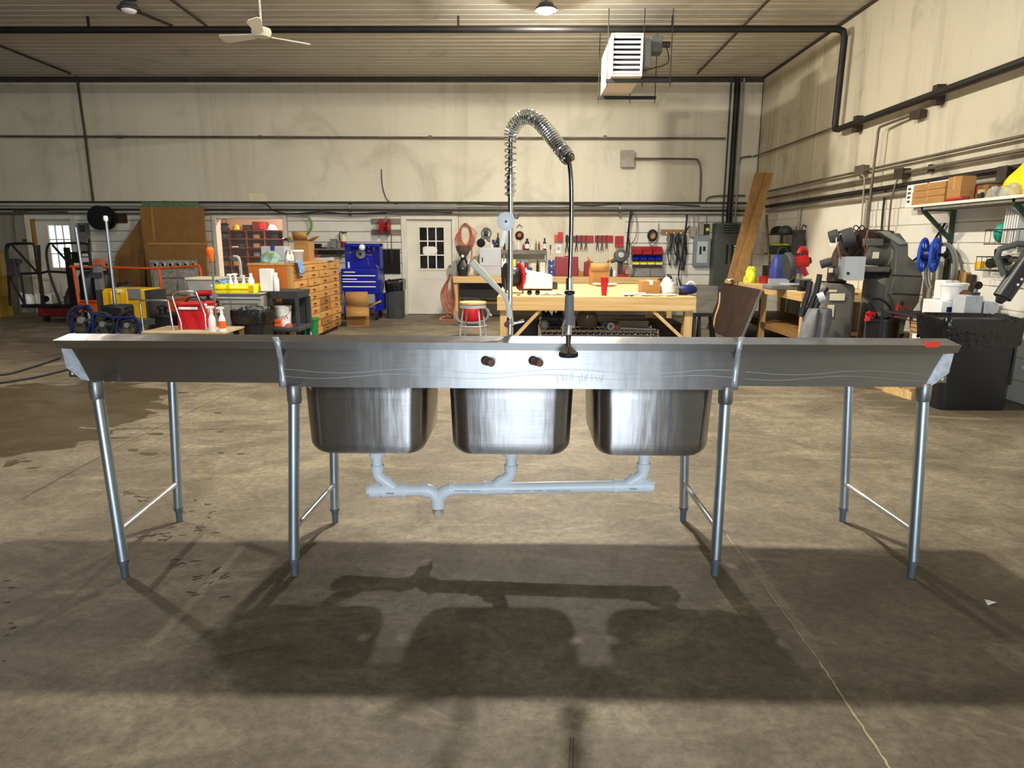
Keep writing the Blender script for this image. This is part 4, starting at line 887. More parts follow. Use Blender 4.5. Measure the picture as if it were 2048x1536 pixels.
# grey mast of a pallet stacker, yellow case
YM = 11.9
t = thing('pallet_stacker', 'grey steel mast of a pallet stacker with a red cap', 'stacker', B(193,YM+.1,0)); MB().box(X(188,YM,560),X(200,YM,560),YM,YM+.12,.12,Z(530,YM,193)).build('mast','mid_grey',t,bev=.006); MB().box(X(186,YM,518),X(201,YM,518),YM-.01,YM+.13,Z(530,YM,193),Z(518,YM,193)).build('cap','hose_red',t); MB().box(X(182,YM,555),X(205,YM,555),YM-.03,YM,Z(556,YM,193),Z(545,YM,193)).build('cross_plate','dark_grey',t)
MB().box(X(180,YM),X(206,YM),YM-.2,YM+.6,.04,.12).build('base','dark_grey',t)
for xx in (184,202): q = B(xx,YM+.5,.05); MB().cyl(q-Vector((.03,0,0)),q+Vector((.03,0,0)),.05).build('wheel','rubber',t)
YY = 10.4
yc = thing('plastic_case', 'large yellow plastic case with grey panel and grey end posts', 'case', B(250,YY+.25,0)); zt_ = Z(578,YY,250)
xs = [X(q,YY,600) for q in (205,226,241,258,291)]
MB().box(xs[0],xs[4],YY+.02,YY+.5,.25,zt_).build('body','yellow',yc,bev=.02)
for a, b_ in ((0,1),(2,3)): MB().box(xs[a]+.01,xs[b_]-.01,YY-.015,YY+.02,.36,zt_-.03).build('moulded_rib','yellow',yc,bev=.012)
MB().box(X(255,YY,590),X(281,YY,590),YY-.005,YY+.02,Z(598,YY,268),Z(578,YY,268)).build('latch_panel','mid_grey',yc)
MB().box(X(235,YY,582),X(246,YY,582),YY-.02,YY-.015,Z(585,YY,240),Z(578,YY,240)).build('sticker','cream',yc)
for a, b_ in ((194,205),(291,308)): MB().box(X(a,YY,620),X(b_,YY,620),YY+.02,YY+.4,0.0,zt_-.02).build('end_post','dark_grey',yc)
# dark engine block by case
t = thing('engine_block', 'black small engine with fuel cap behind the chrome handles', 'engine', B(330,10.0,0)); MB().box(X(308,10,640),X(350,10,640),9.9,10.4,.12,Z(628,10,330)).build('block','black_metal',t,bev=.03); q = B(326,10.05,Z(628,10,330)); MB().lathe([(.05,0),(.05,.06),(.08,.07),(.08,.10),(.05,.12)],q,16).build('air_filter','black_plastic',t)
for xx in (312,346): q = B(xx,10.1,.12); MB().cyl(q-Vector((.04,0,0)),q+Vector((.04,0,0)),.12).build('wheel','rubber',t)
# two steel poles in floor stands
def stand(label, base, top, Y, blk):
    b_ = P(*base,Y); tp = P(*top,Y); d = (b_-tp).normalized(); foot = b_+d*((b_.z-.04)/-d.z) if d.z < 0 else b_
    t = thing('pole_stand', label, 'pole', (foot.x,foot.y,0)); MB().tube([foot,tp],[.022,.019],10).build('pole','galvanised',t)
    MB().lathe([(.22,0),(.22,.02),(.05,.05),(.03,.07)],(foot.x,foot.y,0),20).build('base','black_metal',t)
    if blk: MB().lathe([(.028,0),(.03,.05),(.022,.07)],tp,10).build('end_cap','white_plastic',t)
stand('long grey pole leaning before the side door', (175,612), (151,455), 9.6, False); stand('long grey pole with a pale tip leaning before the cardboard sheets', (231,615), (212,442), 9.5, True)
# blue framed pressure washer
YWs = 9.0
pw = thing('pressure_washer', 'blue tube framed pressure washer on two black wheels', 'pressure washer', B(200,YWs+.2,0))
for px_, rr_ in ((161,.20),(204,.17)):
    q = B(px_,YWs-.05,.62 if px_ == 161 else .56)
c0 = P(163,640,YWs); 
for px_, py_, r_ in ((163,640,.20),(206,648,.17),(255,650,.16)):
    q = P(px_,py_,YWs+.05); MB().tube([q+Vector((r_*.88*cos(2*pi*i/24),0,r_*.88*sin(2*pi*i/24))) for i in range(24)],r_*.14,8,closed=True).build('wheel','rubber',pw); MB().lathe([(r_*.22,-.03),(r_*.22,.03)],q,14,R3(90,'X')).build('hub','mid_grey',pw); [MB().bar(q+Vector((r_*.15*cos(k*1.2566),0,r_*.15*sin(k*1.2566))),q+Vector((r_*.8*cos(k*1.2566),0,r_*.8*sin(k*1.2566))),.03,.02,(0,1,0)).build('spoke','dark_grey',pw) for k in range(5)]
def wpz(x, y, dy=0.0): return P(x, y, YWs+dy)
tubes(pw,'frame_tube','blue_frame',[bez([wpz(140,668),wpz(148,628),wpz(172,612),wpz(184,622),wpz(186,670)],5),[wpz(186,628),wpz(230,635),wpz(270,634)],bez([wpz(232,672),wpz(236,642),wpz(250,634),wpz(270,636),wpz(278,645),wpz(280,672)],5),[wpz(172,670),wpz(186,640)]],.017)
MB().box(X(176,YWs,640),X(276,YWs,640),YWs+.08,YWs+.42,.42,.50).build('skid','dark_grey',pw)
MB().box(X(192,YWs,640),X(238,YWs,640),YWs+.12,YWs+.4,.50,.70).build('motor','black_metal',pw,bev=.03)
MB().lathe([(.05,0),(.06,.01),(.06,.05),(.045,.06),(.045,.08)],wpz(229,628,.2),16).build('filler_cap','white_plastic',pw)
MB().tube([wpz(238,632),wpz(262,618)],.02,8).build('trigger_gun','dark_rust',pw)
for px_ in (150,190,232,278): q = B(px_,YWs+.25,0); MB().cyl((q.x,q.y,0),(q.x,q.y,.45),.016,n=8).build('stand_leg','blue_frame',pw)
# cables on the floor at far left
for a, lb in (([(-60,742),(0,752),(60,738),(120,718)],'thin black cable trailing over the floor'),([(-60,775),(0,768),(70,757),(125,744),(210,722)],'thicker black hose trailing over the floor')):
    p_ = bez([G(*q)+Vector((0,0,.012)) for q in a],6); pipe('floor_cable', lb+' left of the sink', p_, .012, 'rubber', cat='cable')
# cardboard sheets
def sheet(nm, label, poly, Y, th, m, lean=0.0, cat='cardboard sheet'):
    pts = []
    for x, y in poly:
        p = P(x,y,Y); pts.append(p)
    z0 = min(p.z for p in pts); pts = [Vector((p.x, p.y+lean*max(0,p.z), p.z)) for p in pts]
    return tag(MB().prism(pts,(0,th,0)).build(nm,m), label, cat)
zb_ = lambda px,Y: proj(B(px,Y,0.004))[1]
sheet('plywood_sheet','green painted sheet standing behind the cardboard', [(284,zb_(284,14.9)),(284,404),(396,404),(396,zb_(396,14.9))], 14.9, .03, 'green_sheet', cat='sheet')
sheet('cardboard_sheet','tall brown cardboard sheet with an angled cut edge', [(246,zb_(246,14.6)),(226,545),(231,510),(287,428),(291,zb_(291,14.6))], 14.6, .03, 'cardboard_dark')
t = thing('flattened_carton','tall flattened brown carton leaning against the siding','cardboard sheet',B(350,14.4,0)); y0 = 14.4
MB().box(X(290,y0,520),X(414,y0,520),y0,y0+.05,0,Z(414,y0,350)).build('body','cardboard_dark',t)
MB().box(X(305,y0,460),X(309,y0,460),y0-.004,y0,Z(482,y0,305),Z(414,y0,305)).build('fold_flap','cardboard',t)
t = thing('flattened_carton','shorter flattened carton propped in front of the tall one','cardboard sheet',B(355,14.2,0)); MB().box(X(296,14.2,560),X(416,14.2,560),14.2,14.25,0,Z(484,14.2,350)).build('body','cardboard_dark',t); MB().box(X(296,14.2,490),X(416,14.2,490),14.19,14.2,Z(490,14.2,350),Z(485,14.2,350)).build('edge_fold','cardboard',t)
bc = thing('blister_pack','clear blister pack with a row of six round sockets','blister pack',B(350,14.0,0)); y0 = 14.0
mat('blister','9b9a92',.15,0,.25,14,bump=1,bscale=9); x0,x1,z1 = X(303,y0,560),X(396,y0,560),Z(520,y0,350)
MB().box(x0,x1,y0,y0+.05,0,z1).build('backing','blister',bc)
for k in range(6):
    c = P(311+k*15.2,530,y0); MB().lathe([(.075,0),(.075,.02),(.05,.04),(.035,.04),(.03,.0)],c,16,R3(90,'X')).build('round_socket','blister',bc)
for q in ((322,542,388,556),(325,560,350,590),(356,562,372,590),(306,545,318,575)): MB().pbox(*q,y0-.03,.03).build('tray_cavity','blister',bc,bev=.012)
# plywood topped work table with things on it
TZ = .50; ty0, ty1 = 7.95, 8.56
tb = thing('work_table','low plywood topped table behind the left drainboard','table',B(350,8.4,0)); table_frame(tb, X(282,ty0,664), X(448,ty0,664), ty0, ty1, TZ, .025, 'plywood','lumber_z',.045)
def uhandle(label, pts, Y, zfoot):
    q = [P(*p,Y) for p in pts]; a = Vector((q[0].x,Y,zfoot)); b_ = Vector((q[-1].x,Y,zfoot))
    t = thing('chrome_handle', label, 'handle', (a+b_)/2); mid_ = q[1:-1]
    MB().tube([a,q[0]]+bez(mid_,5)+[q[-1],b_], .0115, 10).build('tube','chrome',t)
    for p in (a,b_): MB().lathe([(.03,0),(.03,.006),(.014,.012),(.014,.03)],p,14).build('flange','chrome',t)
uhandle('chrome U handle standing at the front of the plywood table', [(287,664),(281,612),(281,604),(287,601),(330,601),(337,605),(345,650)], 8.05, TZ)
uhandle('chrome U handle standing beside the red box', [(362,645),(346,598),(345,590),(352,584),(385,583),(392,586),(410,628)], 8.13, TZ)
rb = carton('red insulated box with a white stripe on the plywood table', 357, 410, 8.20, TZ, .30, .30, 'red', name='cooler', cat='cooler', tape=False); MB().box(-.13,.10,-.163,-.16,.24,.27).build('stripe','white_plastic',rb,w=False); MB().box(-.175,.175,-.17,.17,.285,.32).build('lid','red',rb,w=False,bev=.01); MB().tube(bez([(-.12,0,.32),(-.05,0,.37),(.05,0,.37),(.12,0,.32)],5),.012,8).build('carry_handle','black_plastic',rb,w=False)
spray('white spray bottle standing at the table edge by the sink', 426, 8.02, TZ, .30, 'white_plastic')
spray('white spray bottle with an orange label at the table edge', 446, 8.04, TZ, .29, 'white_plastic', 'orange_bright')
t = thing('scrub_brush','green handled brush leaning behind the spray bottles','brush',B(415,8.2,TZ)); MB().tube([B(427,8.2,TZ+.02),P(412,612,8.2)],.008,8).build('handle','hose_green',t); MB().sph(P(411,610,8.2),.018).build('end_knob','white_plastic',t); q = B(427,8.2,TZ); MB().cb(q+Vector((0,0,.012)),(.08,.04,.024)).build('head','white_plastic',t)
# steel bench with clear tote
sb = thing('steel_bench','dark steel bench behind the plywood table','table',B(415,10.2,0)); SZ = .72; table_frame(sb, X(378,9.9,600), X(452,9.9,600), 9.72, 10.5, SZ, .03, 'black_metal','black_metal',.04)
tt = thing('storage_tote','clear plastic tote with a cream lid on the steel bench','tote',B(418,10.2,SZ)); hh = Z(559,10.0,415)-SZ; w_ = 60*mpp(10.0)
MB().loft([rr(0,0,w_*.88,.4,.04,0,3),rr(0,0,w_,.46,.04,hh,3)],True,False).build('tub','clear',tt,w=False,solid=.004); MB().loft([rr(0,0,w_*1.04,.5,.04,hh,3),rr(0,0,w_*1.04,.5,.04,hh+.025,3)]).build('lid','cream',tt,w=False)
for px_, lb in ((392,'grey'),(425,'white')): q = B(px_,10.15,SZ)-Vector(tt.location); MB().box(q.x-.06,q.x+.06,-.05,.1,.006,.14).build('content_box','white_plastic' if lb=='white' else 'mid_grey',tt,w=False)
t = thing('power_tool','red cordless tool lying on the steel bench','power tool',B(410,9.85,SZ)); q = B(412,9.86,SZ); MB().cyl(q+Vector((-.1,0,.09)),q+Vector((.08,0,.10)),.045).build('motor_body','red',t); MB().bar(q+Vector((.02,0,.08)),q+Vector((.05,0,.012)),.04,.03).build('grip','black_plastic',t); MB().cyl(q+Vector((-.15,0,.09)),q+Vector((-.1,0,.09)),.025).build('chuck','dark_grey',t)
# orange handled squeegee pole
t = thing('floor_squeegee','grey pole with a bright orange grip standing by the grey cart','squeegee',B(436,8.95,0)); a = P(424,520,8.95); bt = B(437,8.95,.03); MB().tube([bt,a],.014,10).build('pole','mid_grey',t); MB().lathe([(.018,0),(.030,.05),(.048,.14),(.048,.16),(.03,.185)],a-Vector((0,0,.02)),14,R3(-6,'Y')).build('grip','orange_bright',t); MB().box(bt.x-.2,bt.x+.2,8.93,8.97,0,.05).build('blade','rubber',t)
# grey cart with yellow tray
YC = 9.15; CZ = Z(586,YC,480)
gc = thing('utility_cart','grey green metal utility cart with a recessed front panel','cart',B(482,YC+.3,0)); cx0,cx1 = X(437,YC,620),X(523,YC,620)
MB().box(cx0,cx1,YC+.02,YC+.6,.14,CZ-.02).build('body','cart_grey',gc,bev=.008); MB().box(cx0-.02,cx1+.02,YC-.02,YC+.62,CZ-.02,CZ).build('top_tray','cart_grey',gc,bev=.006)
mb = MB(); z0,z1 = .30,CZ-.12; 
for q in ((cx0+.03,cx1-.03,z1-.02,z1),(cx0+.03,cx1-.03,z0,z0+.02),(cx0+.03,cx0+.05,z0+.02,z1-.02),(cx1-.05,cx1-.03,z0+.02,z1-.02)): mb.box(q[0],q[1],YC+.005,YC+.02,q[2],q[3])
mb.build('panel_frame','cart_grey',gc); MB().box(cx0,cx1,YC+.0,YC+.02,CZ-.075,CZ-.055).build('drawer_pull','light_grey',gc)
for xx in (cx0+.05,cx1-.05):
    for yy in (YC+.08,YC+.54): MB().cyl((xx-.015,yy,.06),(xx+.015,yy,.06),.06).build('caster','rubber',gc); MB().box(xx-.02,xx+.02,yy-.02,yy+.02,.10,.14).build('caster_fork','black_metal',gc)
yt = thing('parts_tray','bright yellow plastic tray on the grey cart','tray',B(477,YC+.15,CZ)); w_ = 82*mpp(YC); mb = MB()
mb.loft([rr(0,0,w_*.96,.30,.02,0,3),rr(0,0,w_,.32,.02,.115,3)],True,False); mb.build('tub','bright_yellow',yt,w=False,solid=.008); MB().box(-w_/2-.004,w_/2+.004,-.168,-.158,.05,.062).build('moulded_rib','bright_yellow',yt,w=False); MB().box(w_*.38,w_*.5,-.17,-.155,.02,.10).build('handle_lug','yellow',yt,w=False)
for k,(px_,hh,dy) in enumerate(((463,.235,.12),(473,.24,.2),(489,.22,.10))): spray(('white spray bottle in the yellow tray next to the blue cloth','white spray bottle standing at the back of the yellow tray','white spray bottle in the yellow tray with its trigger turned away')[k], px_, YC+dy+.06, CZ+.01, hh, rz=(.2,.6,-.3)[k])
bottle('white squeeze bottle with a tall shoulder in the yellow tray', 504, YC+.14, CZ+.01, .245, .045, 'white_plastic')
c = B(455,YC+.13,CZ+.115); mb = MB(); mb.grid(9,6,lambda u,v: Vector((c.x-.125+.135*u, c.y-.1+.2*v, c.z+.02+.03*sin(6*u)*cos(4*v)+.02*random.random()))); tag(mb.build('rag','towel_blue',solid=.006,ang=80),'pale blue rag lying over the yellow tray','rag')
# black shelf cart with bucket
YK = 9.3; kx0,kx1 = X(536,YK,600),X(596,YK,600)
kc = thing('service_cart','dark grey plastic service cart with a lower shelf','cart',B(560,YK+.3,0)); KZ = Z(583,YK,560)
MB().loft([rr((kx0+kx1)/2,YK+.3,kx1-kx0-.04,.56,.04,KZ-.10,3),rr((kx0+kx1)/2,YK+.3,kx1-kx0,.6,.04,KZ,3)]).build('top_tray','dark_grey',kc); ZL = Z(655,YK,555)
MB().box(kx0,kx1,YK,YK+.6,ZL-.06,ZL).build('lower_shelf','dark_grey',kc,bev=.01)
for xx in (kx0+.03,kx1-.03): MB().box(xx-.025,xx+.025,YK+.52,YK+.58,ZL,KZ-.1).build('post','dark_grey',kc); MB().box(xx-.02,xx+.02,YK+.02,YK+.06,ZL,KZ-.1).build('post','dark_grey',kc)
MB().box(kx0+.05,kx1-.05,YK+.56,YK+.58,ZL,KZ-.1).build('back_panel','dark_grey',kc)
for xx in (kx0+.05,kx1-.05):
    for yy in (YK+.07,YK+.53): MB().cyl((xx-.015,yy,.06),(xx+.015,yy,.06),.06).build('caster','rubber',kc); MB().box(xx-.02,xx+.02,yy-.02,yy+.02,.11,ZL-.06).build('caster_stem','black_metal',kc)
carton('tall white carton standing on the service cart', 521, 545, YK+.02, KZ, .30, .12, 'white_plastic', tape=True, tapem='paper')
bottle('slim white bottle with a pointed nozzle on the service cart', 554, YK+.08, KZ, .25, .036, 'white_plastic', neck=.5, cap=.2)
bk = thing('bucket','white plastic bucket with a red printed mark on the lower cart shelf','bucket',(kx0+.125,YK+.2,ZL)); MB().lathe([(.095,0),(.113,.25),(.12,.25),(.12,.265),(.11,.265)],(0,0,0),22).build('body','white_plastic',bk,w=False); MB().lathe([(.122,.265),(.122,.28),(.11,.288)],(0,0,0),22).build('lid','concrete_dust',bk,w=False)
for p_ in ([(-.02,.10),(.0,.15),(.02,.10),(.04,.15),(.055,.11)],): MB().tube([(x+.03,-sqrt_ if False else -math.sqrt(max(0,(.095+.072*z_)**2-(x+.03)**2))-.002,z_) for x,z_ in p_],.006,5).build('printed_mark','red',bk,w=False)
MB().tube(bez([(-.118,0,.23),(-.085,-.095,.16),(0,-.125,.13),(.085,-.095,.16),(.118,0,.23)],5),.003,6).build('wire_handle','dark_chrome',bk,w=False)
t = thing('sponge','orange sponge stack on the lower cart shelf','sponge',(kx0+.105,YK+.033,ZL)); 
for k in range(2): MB().cb((0,0,.03+.055*k),(.09,.06,.05)).build('sponge_block','orange',t,w=False,bev=.008)
c = Vector((kx0+.25,YK+.04,ZL)); mb = MB(); heap(mb,c,.11,.07,.05,random.Random(12)); tag(mb.build('rag','hose_red',ang=70),'crumpled pink rag on the lower cart shelf','rag')
bin_bag('black trash can with a shiny liner in front of the grey cart', 460, 526, 8.6, .66, .42, bag=.16, seed=4)
# ---- long drawer cabinet
CX1, CY0, CY1, CH = -3.33, 9.95, 12.5, 1.24; CX0 = X(501,CY0,600)
dc = thing('drawer_cabinet','long oak cabinet of many small drawers with an orange end panel','cabinet',((CX0+CX1)/2,(CY0+CY1)/2,0))
MB().box(CX0,CX1-.02,CY0+.012,CY1,.06,CH-.03).build('carcass','oak_y',dc); MB().box(CX0,CX1-.07,CY0,CY0+.012,.04,CH-.03).build('end_panel','orange_oak',dc); MB().box(CX1-.07,CX1,CY0-.004,CY0+.03,.0,CH-.03).build('corner_stile','oak_z',dc)
MB().box(CX0-.01,CX1+.012,CY0-.012,CY1+.01,CH-.03,CH).build('top','oak_y',dc,bev=.004); MB().box(CX0+.05,CX1-.05,CY0+.05,CY1-.05,0,.06).build('plinth','wood_brown',dc)
nr, ncol = 10, 4; dh = (CH-.03-.08)/nr; dw = (CY1-CY0-.05)/ncol
brown = {(2,6),(2,8),(2,5),(3,9),(2,9)}
for r in range(nr):
    for c_ in range(ncol):
        if c_ == 0 and r >= 8: continue
        z1 = CH-.03-r*dh-.005; z0 = z1-dh+.01; y0 = CY0+.04+c_*dw+.006; y1 = y0+dw-.012
        dr_ = MB().box(CX1-.02,CX1+.004+(.02 if (r+c_)%7==3 else 0),y0,y1,z0,z1).build('drawer','drawer_brown' if (c_,r) in brown else 'oak_y',dc)
        for yy in ((y0+y1)/2,):
            MB().tube([(CX1+.005,yy-.045,(z0+z1)/2),(CX1+.03,yy-.03,(z0+z1)/2-.012),(CX1+.03,yy+.03,(z0+z1)/2-.012),(CX1+.005,yy+.045,(z0+z1)/2)],.007,6).build('cup_pull','dark_rust',dr_)
MB().box(CX1-.021,CX1-.0195,CY0+.045,CY0+.035+dw,.07,CH-.03-8*dh-.005).build('empty_bay','black_matte',dc)  # flat black sheet stands for the shade inside the open bay
gb = thing('waste_bin','small green plastic bin in front of the empty drawer bay','bin',(CX1+.14,CY0+.28,0)); MB().loft([rr(0,0,.16,.2,.04,0,4),rr(0,0,.20,.26,.05,.42,4)]).build('body','green_bin',gb,w=False); MB().loft([rr(0,0,.22,.28,.05,.40,4),rr(0,0,.22,.28,.05,.43,4)]).build('rim','green_bin',gb,w=False); MB().cb((.02,-.118,.20),(.05,.012,.07)).build('sticker','paper',gb,w=False)
# on the cabinet
def cpos(px, Y): return B(px, Y, CH)
c = cpos(545,10.2); mb = MB(); heap(mb,c,.32,.30,.15,random.Random(21),22); tag(mb.build('cloth_heap','cloth_green',ang=80),'heap of green and pale blue cloths on the oak cabinet','cloth')
carton('pale blue and white parts box behind the cloth heap', 524, 570, 10.65, CH, .24, .3, 'light_grey', tapem='blue_box')
c = cpos(588,10.15); mb = MB(); x_ = CX1+.02
mb.grid(14,7,lambda u,v: Vector((c.x-.30+.20+ (u*.32 if u<.62 else .198+.035*(u-.62)), c.y-.12+.22*v+.03*sin(9*u), (CH+.03+.012*sin(14*u+3*v)) if u<.55 else CH+.03-(u-.55)*.42+.01*sin(9*v)))); tag(mb.build('towel','towel_blue',solid=.008,ang=80),'blue towel draped over the corner of the oak cabinet','towel')
t = thing('clear_jar','clear plastic tub with a white lid on the oak cabinet','tub',cpos(592,10.75)); MB().lathe([(.11,0),(.12,.15),(.12,.16)],(0,0,0),18).build('body','clear',t,w=False); MB().lathe([(.125,.16),(.125,.185)],(0,0,0),18).build('lid','white_plastic',t,w=False); MB().lathe([(.10,.005),(.10,.09)],(0,0,0),14).build('contents','mid_grey',t,w=False)
bottle('small white bottle between the cloth heap and the towel', 577, 10.28, CH, .16, .035, 'white_plastic'); bottle('small cream bottle beside the clear tub', 584, 10.5, CH, .16, .032, 'cream')
carton('open brown carton on the oak cabinet', 590, 618, 11.2, CH, .33, .30, 'cardboard', flaps=[('N',35,.16),('R',55,.12),('L',60,.12)])
t = thing('parts_tray','low tray of small purple parts at the far end of the oak cabinet','tray',cpos(645,11.9)); MB().box(-.2,.16,-.15,.15,0,.05).build('tub','light_grey',t,w=False); MB().box(-.18,-.05,-.1,.1,.05,.09).build('parts','maroon',t,w=False); MB().box(-.02,.12,-.1,.1,.05,.07).build('parts','black_plastic',t,w=False)
# ================================================================ BACK WALL, CENTRE LEFT
SHY = YB-.34; zsh = Z(497,SHY,650)
ws = thing('utility_shelf','narrow grey wall shelf beside the blue tool chest','shelf',(X(650,SHY),YB,zsh)); MB().box(X(612,SHY,497),X(690,SHY,497),SHY,YB-.012,zsh-.03,zsh).build('board','wood_grey',ws); 
for px_ in (628,676): MB().bar((X(px_,SHY),YB-.02,zsh-.22),(X(px_,SHY),SHY+.05,zsh-.03),.02,.02).build('bracket','mid_grey',ws)
MB().box(X(628,SHY,503),X(690,SHY,503),YB-.06,YB-.012,zsh-.16,zsh-.03).build('apron','wood_grey',ws)
def ebox(name, label, cat, px0, px1, Y, z, h, dep, m, m2):
    c = B((px0+px1)/2,Y,z); w_ = (px1-px0)*mpp(Y); t = thing(name,label,cat,(c.x,Y+dep/2,z)); MB().box(-w_/2,w_/2,-dep/2,dep/2,0,h).build('body',m,t,w=False,bev=.006); MB().box(-w_*.42,w_*.42,-dep/2-.006,-dep/2,h*.12,h*.88).build('front_plate',m2,t,w=False); return t
ebox('radio','small black radio on the wall shelf','radio',629,641,SHY+.05,zsh,.10,.12,'black_plastic','black_matte')
ebox('electrical_box','grey box on the wall shelf next to the extinguisher','box',661,672,SHY+.08,zsh,.20,.15,'mid_grey','panel_grey')
t = thing('hand_tool','loose dark hand tool lying on the wall shelf','tool',B(652,SHY+.02,zsh)); q = B(652,SHY+.02,zsh+.012); MB().cyl(q-Vector((.12,0,0)),q+Vector((.02,0,0)),.012).build('handle','black_plastic',t); MB().cyl(q+Vector((.02,0,0)),q+Vector((.16,0,.0)),.006).build('shaft','dark_chrome',t)
ex = thing('fire_extinguisher','red and cream fire extinguisher hung on the wall above the tool chest','fire extinguisher',wp(688,500,.12)); q = wp(688,499,.12); q.z = zsh+.02
MB().lathe([(.055,0),(.06,.02),(.06,.13)],q,16).build('cylinder','red_dark',ex); MB().lathe([(.06,.13),(.06,.20),(.03,.25),(.02,.28)],q,16).build('shoulder','cream',ex); MB().tube(bez([q+Vector((0,0,.28)),q+Vector((-.06,0,.33)),q+Vector((-.09,0,.24)),q+Vector((-.075,0,.14))],5),.012,8).build('hose','rubber',ex); MB().cb(q+Vector((.02,0,.31)),(.11,.03,.03)).build('valve_lever','dark_grey',ex)
gh = bez([wp(598,428,.119),wp(614,432,.12),wp(622,445,.10),wp(621,460,.10),wp(608,472,.10),wp(575,478,.10)],6); t = thing('air_hose','green hose looping from the conduit past the parts window','hose',gh[0]); MB().tube(gh,.022,8).build('hose','hose_green',t); MB().tube([gh[-1],gh[-1]+Vector((-.1,0,-.01))],.026,8).build('coupling','dark_chrome',t)
# open carton on the floor
oc_ = thing('open_carton','open brown carton with splayed flaps on the floor by the tool chest','box',B(716,12.95,0),.25)
mb = MB(); w_,d_,h_ = .42,.36,.36; k=.008
mb.box(-w_/2,w_/2,-d_/2,-d_/2+k,0,h_); mb.box(-w_/2,w_/2,d_/2-k,d_/2,0,h_); mb.box(-w_/2,-w_/2+k,-d_/2+k,d_/2-k,0,h_); mb.box(w_/2-k,w_/2,-d_/2+k,d_/2-k,0,h_); mb.box(-w_/2+k,w_/2-k,-d_/2+k,d_/2-k,0,k); mb.build('body','cardboard_dark',oc_,w=False)
for vs_ in ([(-w_/2,-d_/2,h_),(-w_/2,d_/2,h_),(-w_/2-.04,d_/2,h_+.30),(-w_/2-.04,-d_/2,h_+.30)],[(-w_/2,d_/2,h_),(w_/2,d_/2,h_),(w_/2,d_/2+.05,h_+.26),(-w_/2,d_/2+.05,h_+.26)],[(w_/2,-d_/2,h_),(w_/2,d_/2,h_),(w_/2+.24,d_/2,h_+.10),(w_/2+.24,-d_/2,h_+.10)],[(-w_/2,-d_/2,h_),(w_/2,-d_/2,h_),(w_/2,-d_/2-.12,h_-.16),(-w_/2,-d_/2-.12,h_-.16)]):
    MB().add(vs_,[(0,1,2,3)]).build('flap','cardboard',oc_,w=False,solid=.006)
# blue tool chest
YT = 13.85; tx0,tx1 = X(682,YT,560),X(756,YT,560); zt0 = Z(588,YT,720); zt1 = Z(538,YT,720); zt2 = Z(487,YT,720)
tc_ = thing('tool_chest','royal blue rolling tool chest with tool panel hutch','tool chest',((tx0+tx1)/2,YT+.25,0))
MB().box(tx0,tx1,YT+.02,YT+.5,zt0,zt1).build('drawer_body','blue',tc_,bev=.008)
for k,(py0,py1) in enumerate(((541,547),(550,556),(557,561),(562,571),(572,580),(581,588))):
    d_ = MB().box(tx0+.02,tx1-.03,YT+.004,YT+.02,Z(py1,YT,720)+.008,Z(py0,YT,720)-.004).build('drawer','blue',tc_)
    if k in (1,2,3,4): MB().box(tx0+.03,(tx1-.05) if k!=2 else (tx0+tx1)/2-.05,YT-.012,YT+.004,Z(py0+2.4,YT,720),Z(py0,YT,720)-.004).build('pull_rail','white_plastic',d_)
    if k == 0:
        for j in range(7): MB().box(tx0+.06+.034*j,tx0+.06+.034*j+.024,YT+.001,YT+.004,Z(545.5,YT,700),Z(543,YT,700)).build('nameplate_letter','white_plastic',d_)
MB().box(tx0+.06,tx1+.02,YT+.36,YT+.5,zt1,zt2-.06).build('hutch_back','blue',tc_)
for xx in (tx0+.06,tx1+.0): MB().box(xx,xx+.03,YT+.16,YT+.36,zt1,zt2).build('hutch_side','blue',tc_)
MB().box(tx0+.05,tx1+.03,YT+.14,YT+.5,zt2-.06,zt2).build('hutch_top','blue',tc_,bev=.006); MB().box(tx0+.09,tx1,YT+.34,YT+.36,zt1+.02,zt2-.06).build('peg_panel','blue',tc_)
yp = YT+.33
for px_,py_ in ((706,492),(738,495),(748,496),(738,502),(748,500)): MB().lathe([(.016,0),(.016,.012)],P(px_,py_,yp),10,R3(90,'X')).build('hook','chrome',tc_)
for a,b_ in (((700,506),(708,503)),((733,509),(744,510)),((735,516),(737,530)),((698,524),(699,536)),((752,530),(757,536))): MB().bar(P(*a,yp),P(*b_,yp),.02,.01,(0,1,0)).build('hung_wrench','chrome',tc_)
for xx in (tx0+.05,tx1-.06):
    for yy in (YT+.08,YT+.42): MB().box(xx-.025,xx+.025,yy-.025,yy+.025,.18,zt0).build('post','blue',tc_); MB().cyl((xx-.02,yy,.08),(xx+.02,yy,.08),.08).build('caster','rubber',tc_); MB().box(xx-.03,xx+.03,yy-.03,yy+.03,.12,.20).build('caster_fork','blue',tc_)
MB().box(tx0+.02,tx1-.03,YT+.05,YT+.45,.22,.25).build('bottom_shelf','blue',tc_); MB().box(tx1-.02,tx1+.06,YT+.02,YT+.44,.2,zt0).build('side_panel','blue',tc_)
ebox('battery_charger','grey box stored on the tool chest bottom shelf','box',698,730,YT+.1,.25,.22,.25,'mid_grey','dark_grey')
c = P(724,495,YT+.076); t = thing('lamp_globe','round white lamp globe on the tool chest panel','globe',c); MB().sph(c,.066,18,12).build('globe','white_plastic',t); MB().cyl(c+Vector((0,.045,0)),c+Vector((0,.066,0)),.03).build('socket','white_plastic',t)
c = P(722,508,yp-.02); t = thing('wire_spool','round grey spool hung on the tool chest panel','spool',c); MB().lathe([(.095,-.01),(.095,.0),(.04,.004),(.04,.04),(.095,.044),(.095,.054)],c,20,R3(90,'X')).build('spool','mid_grey',t); MB().lathe([(.03,-.012),(.03,.06)],c,12,R3(90,'X')).build('hub','black_plastic',t)
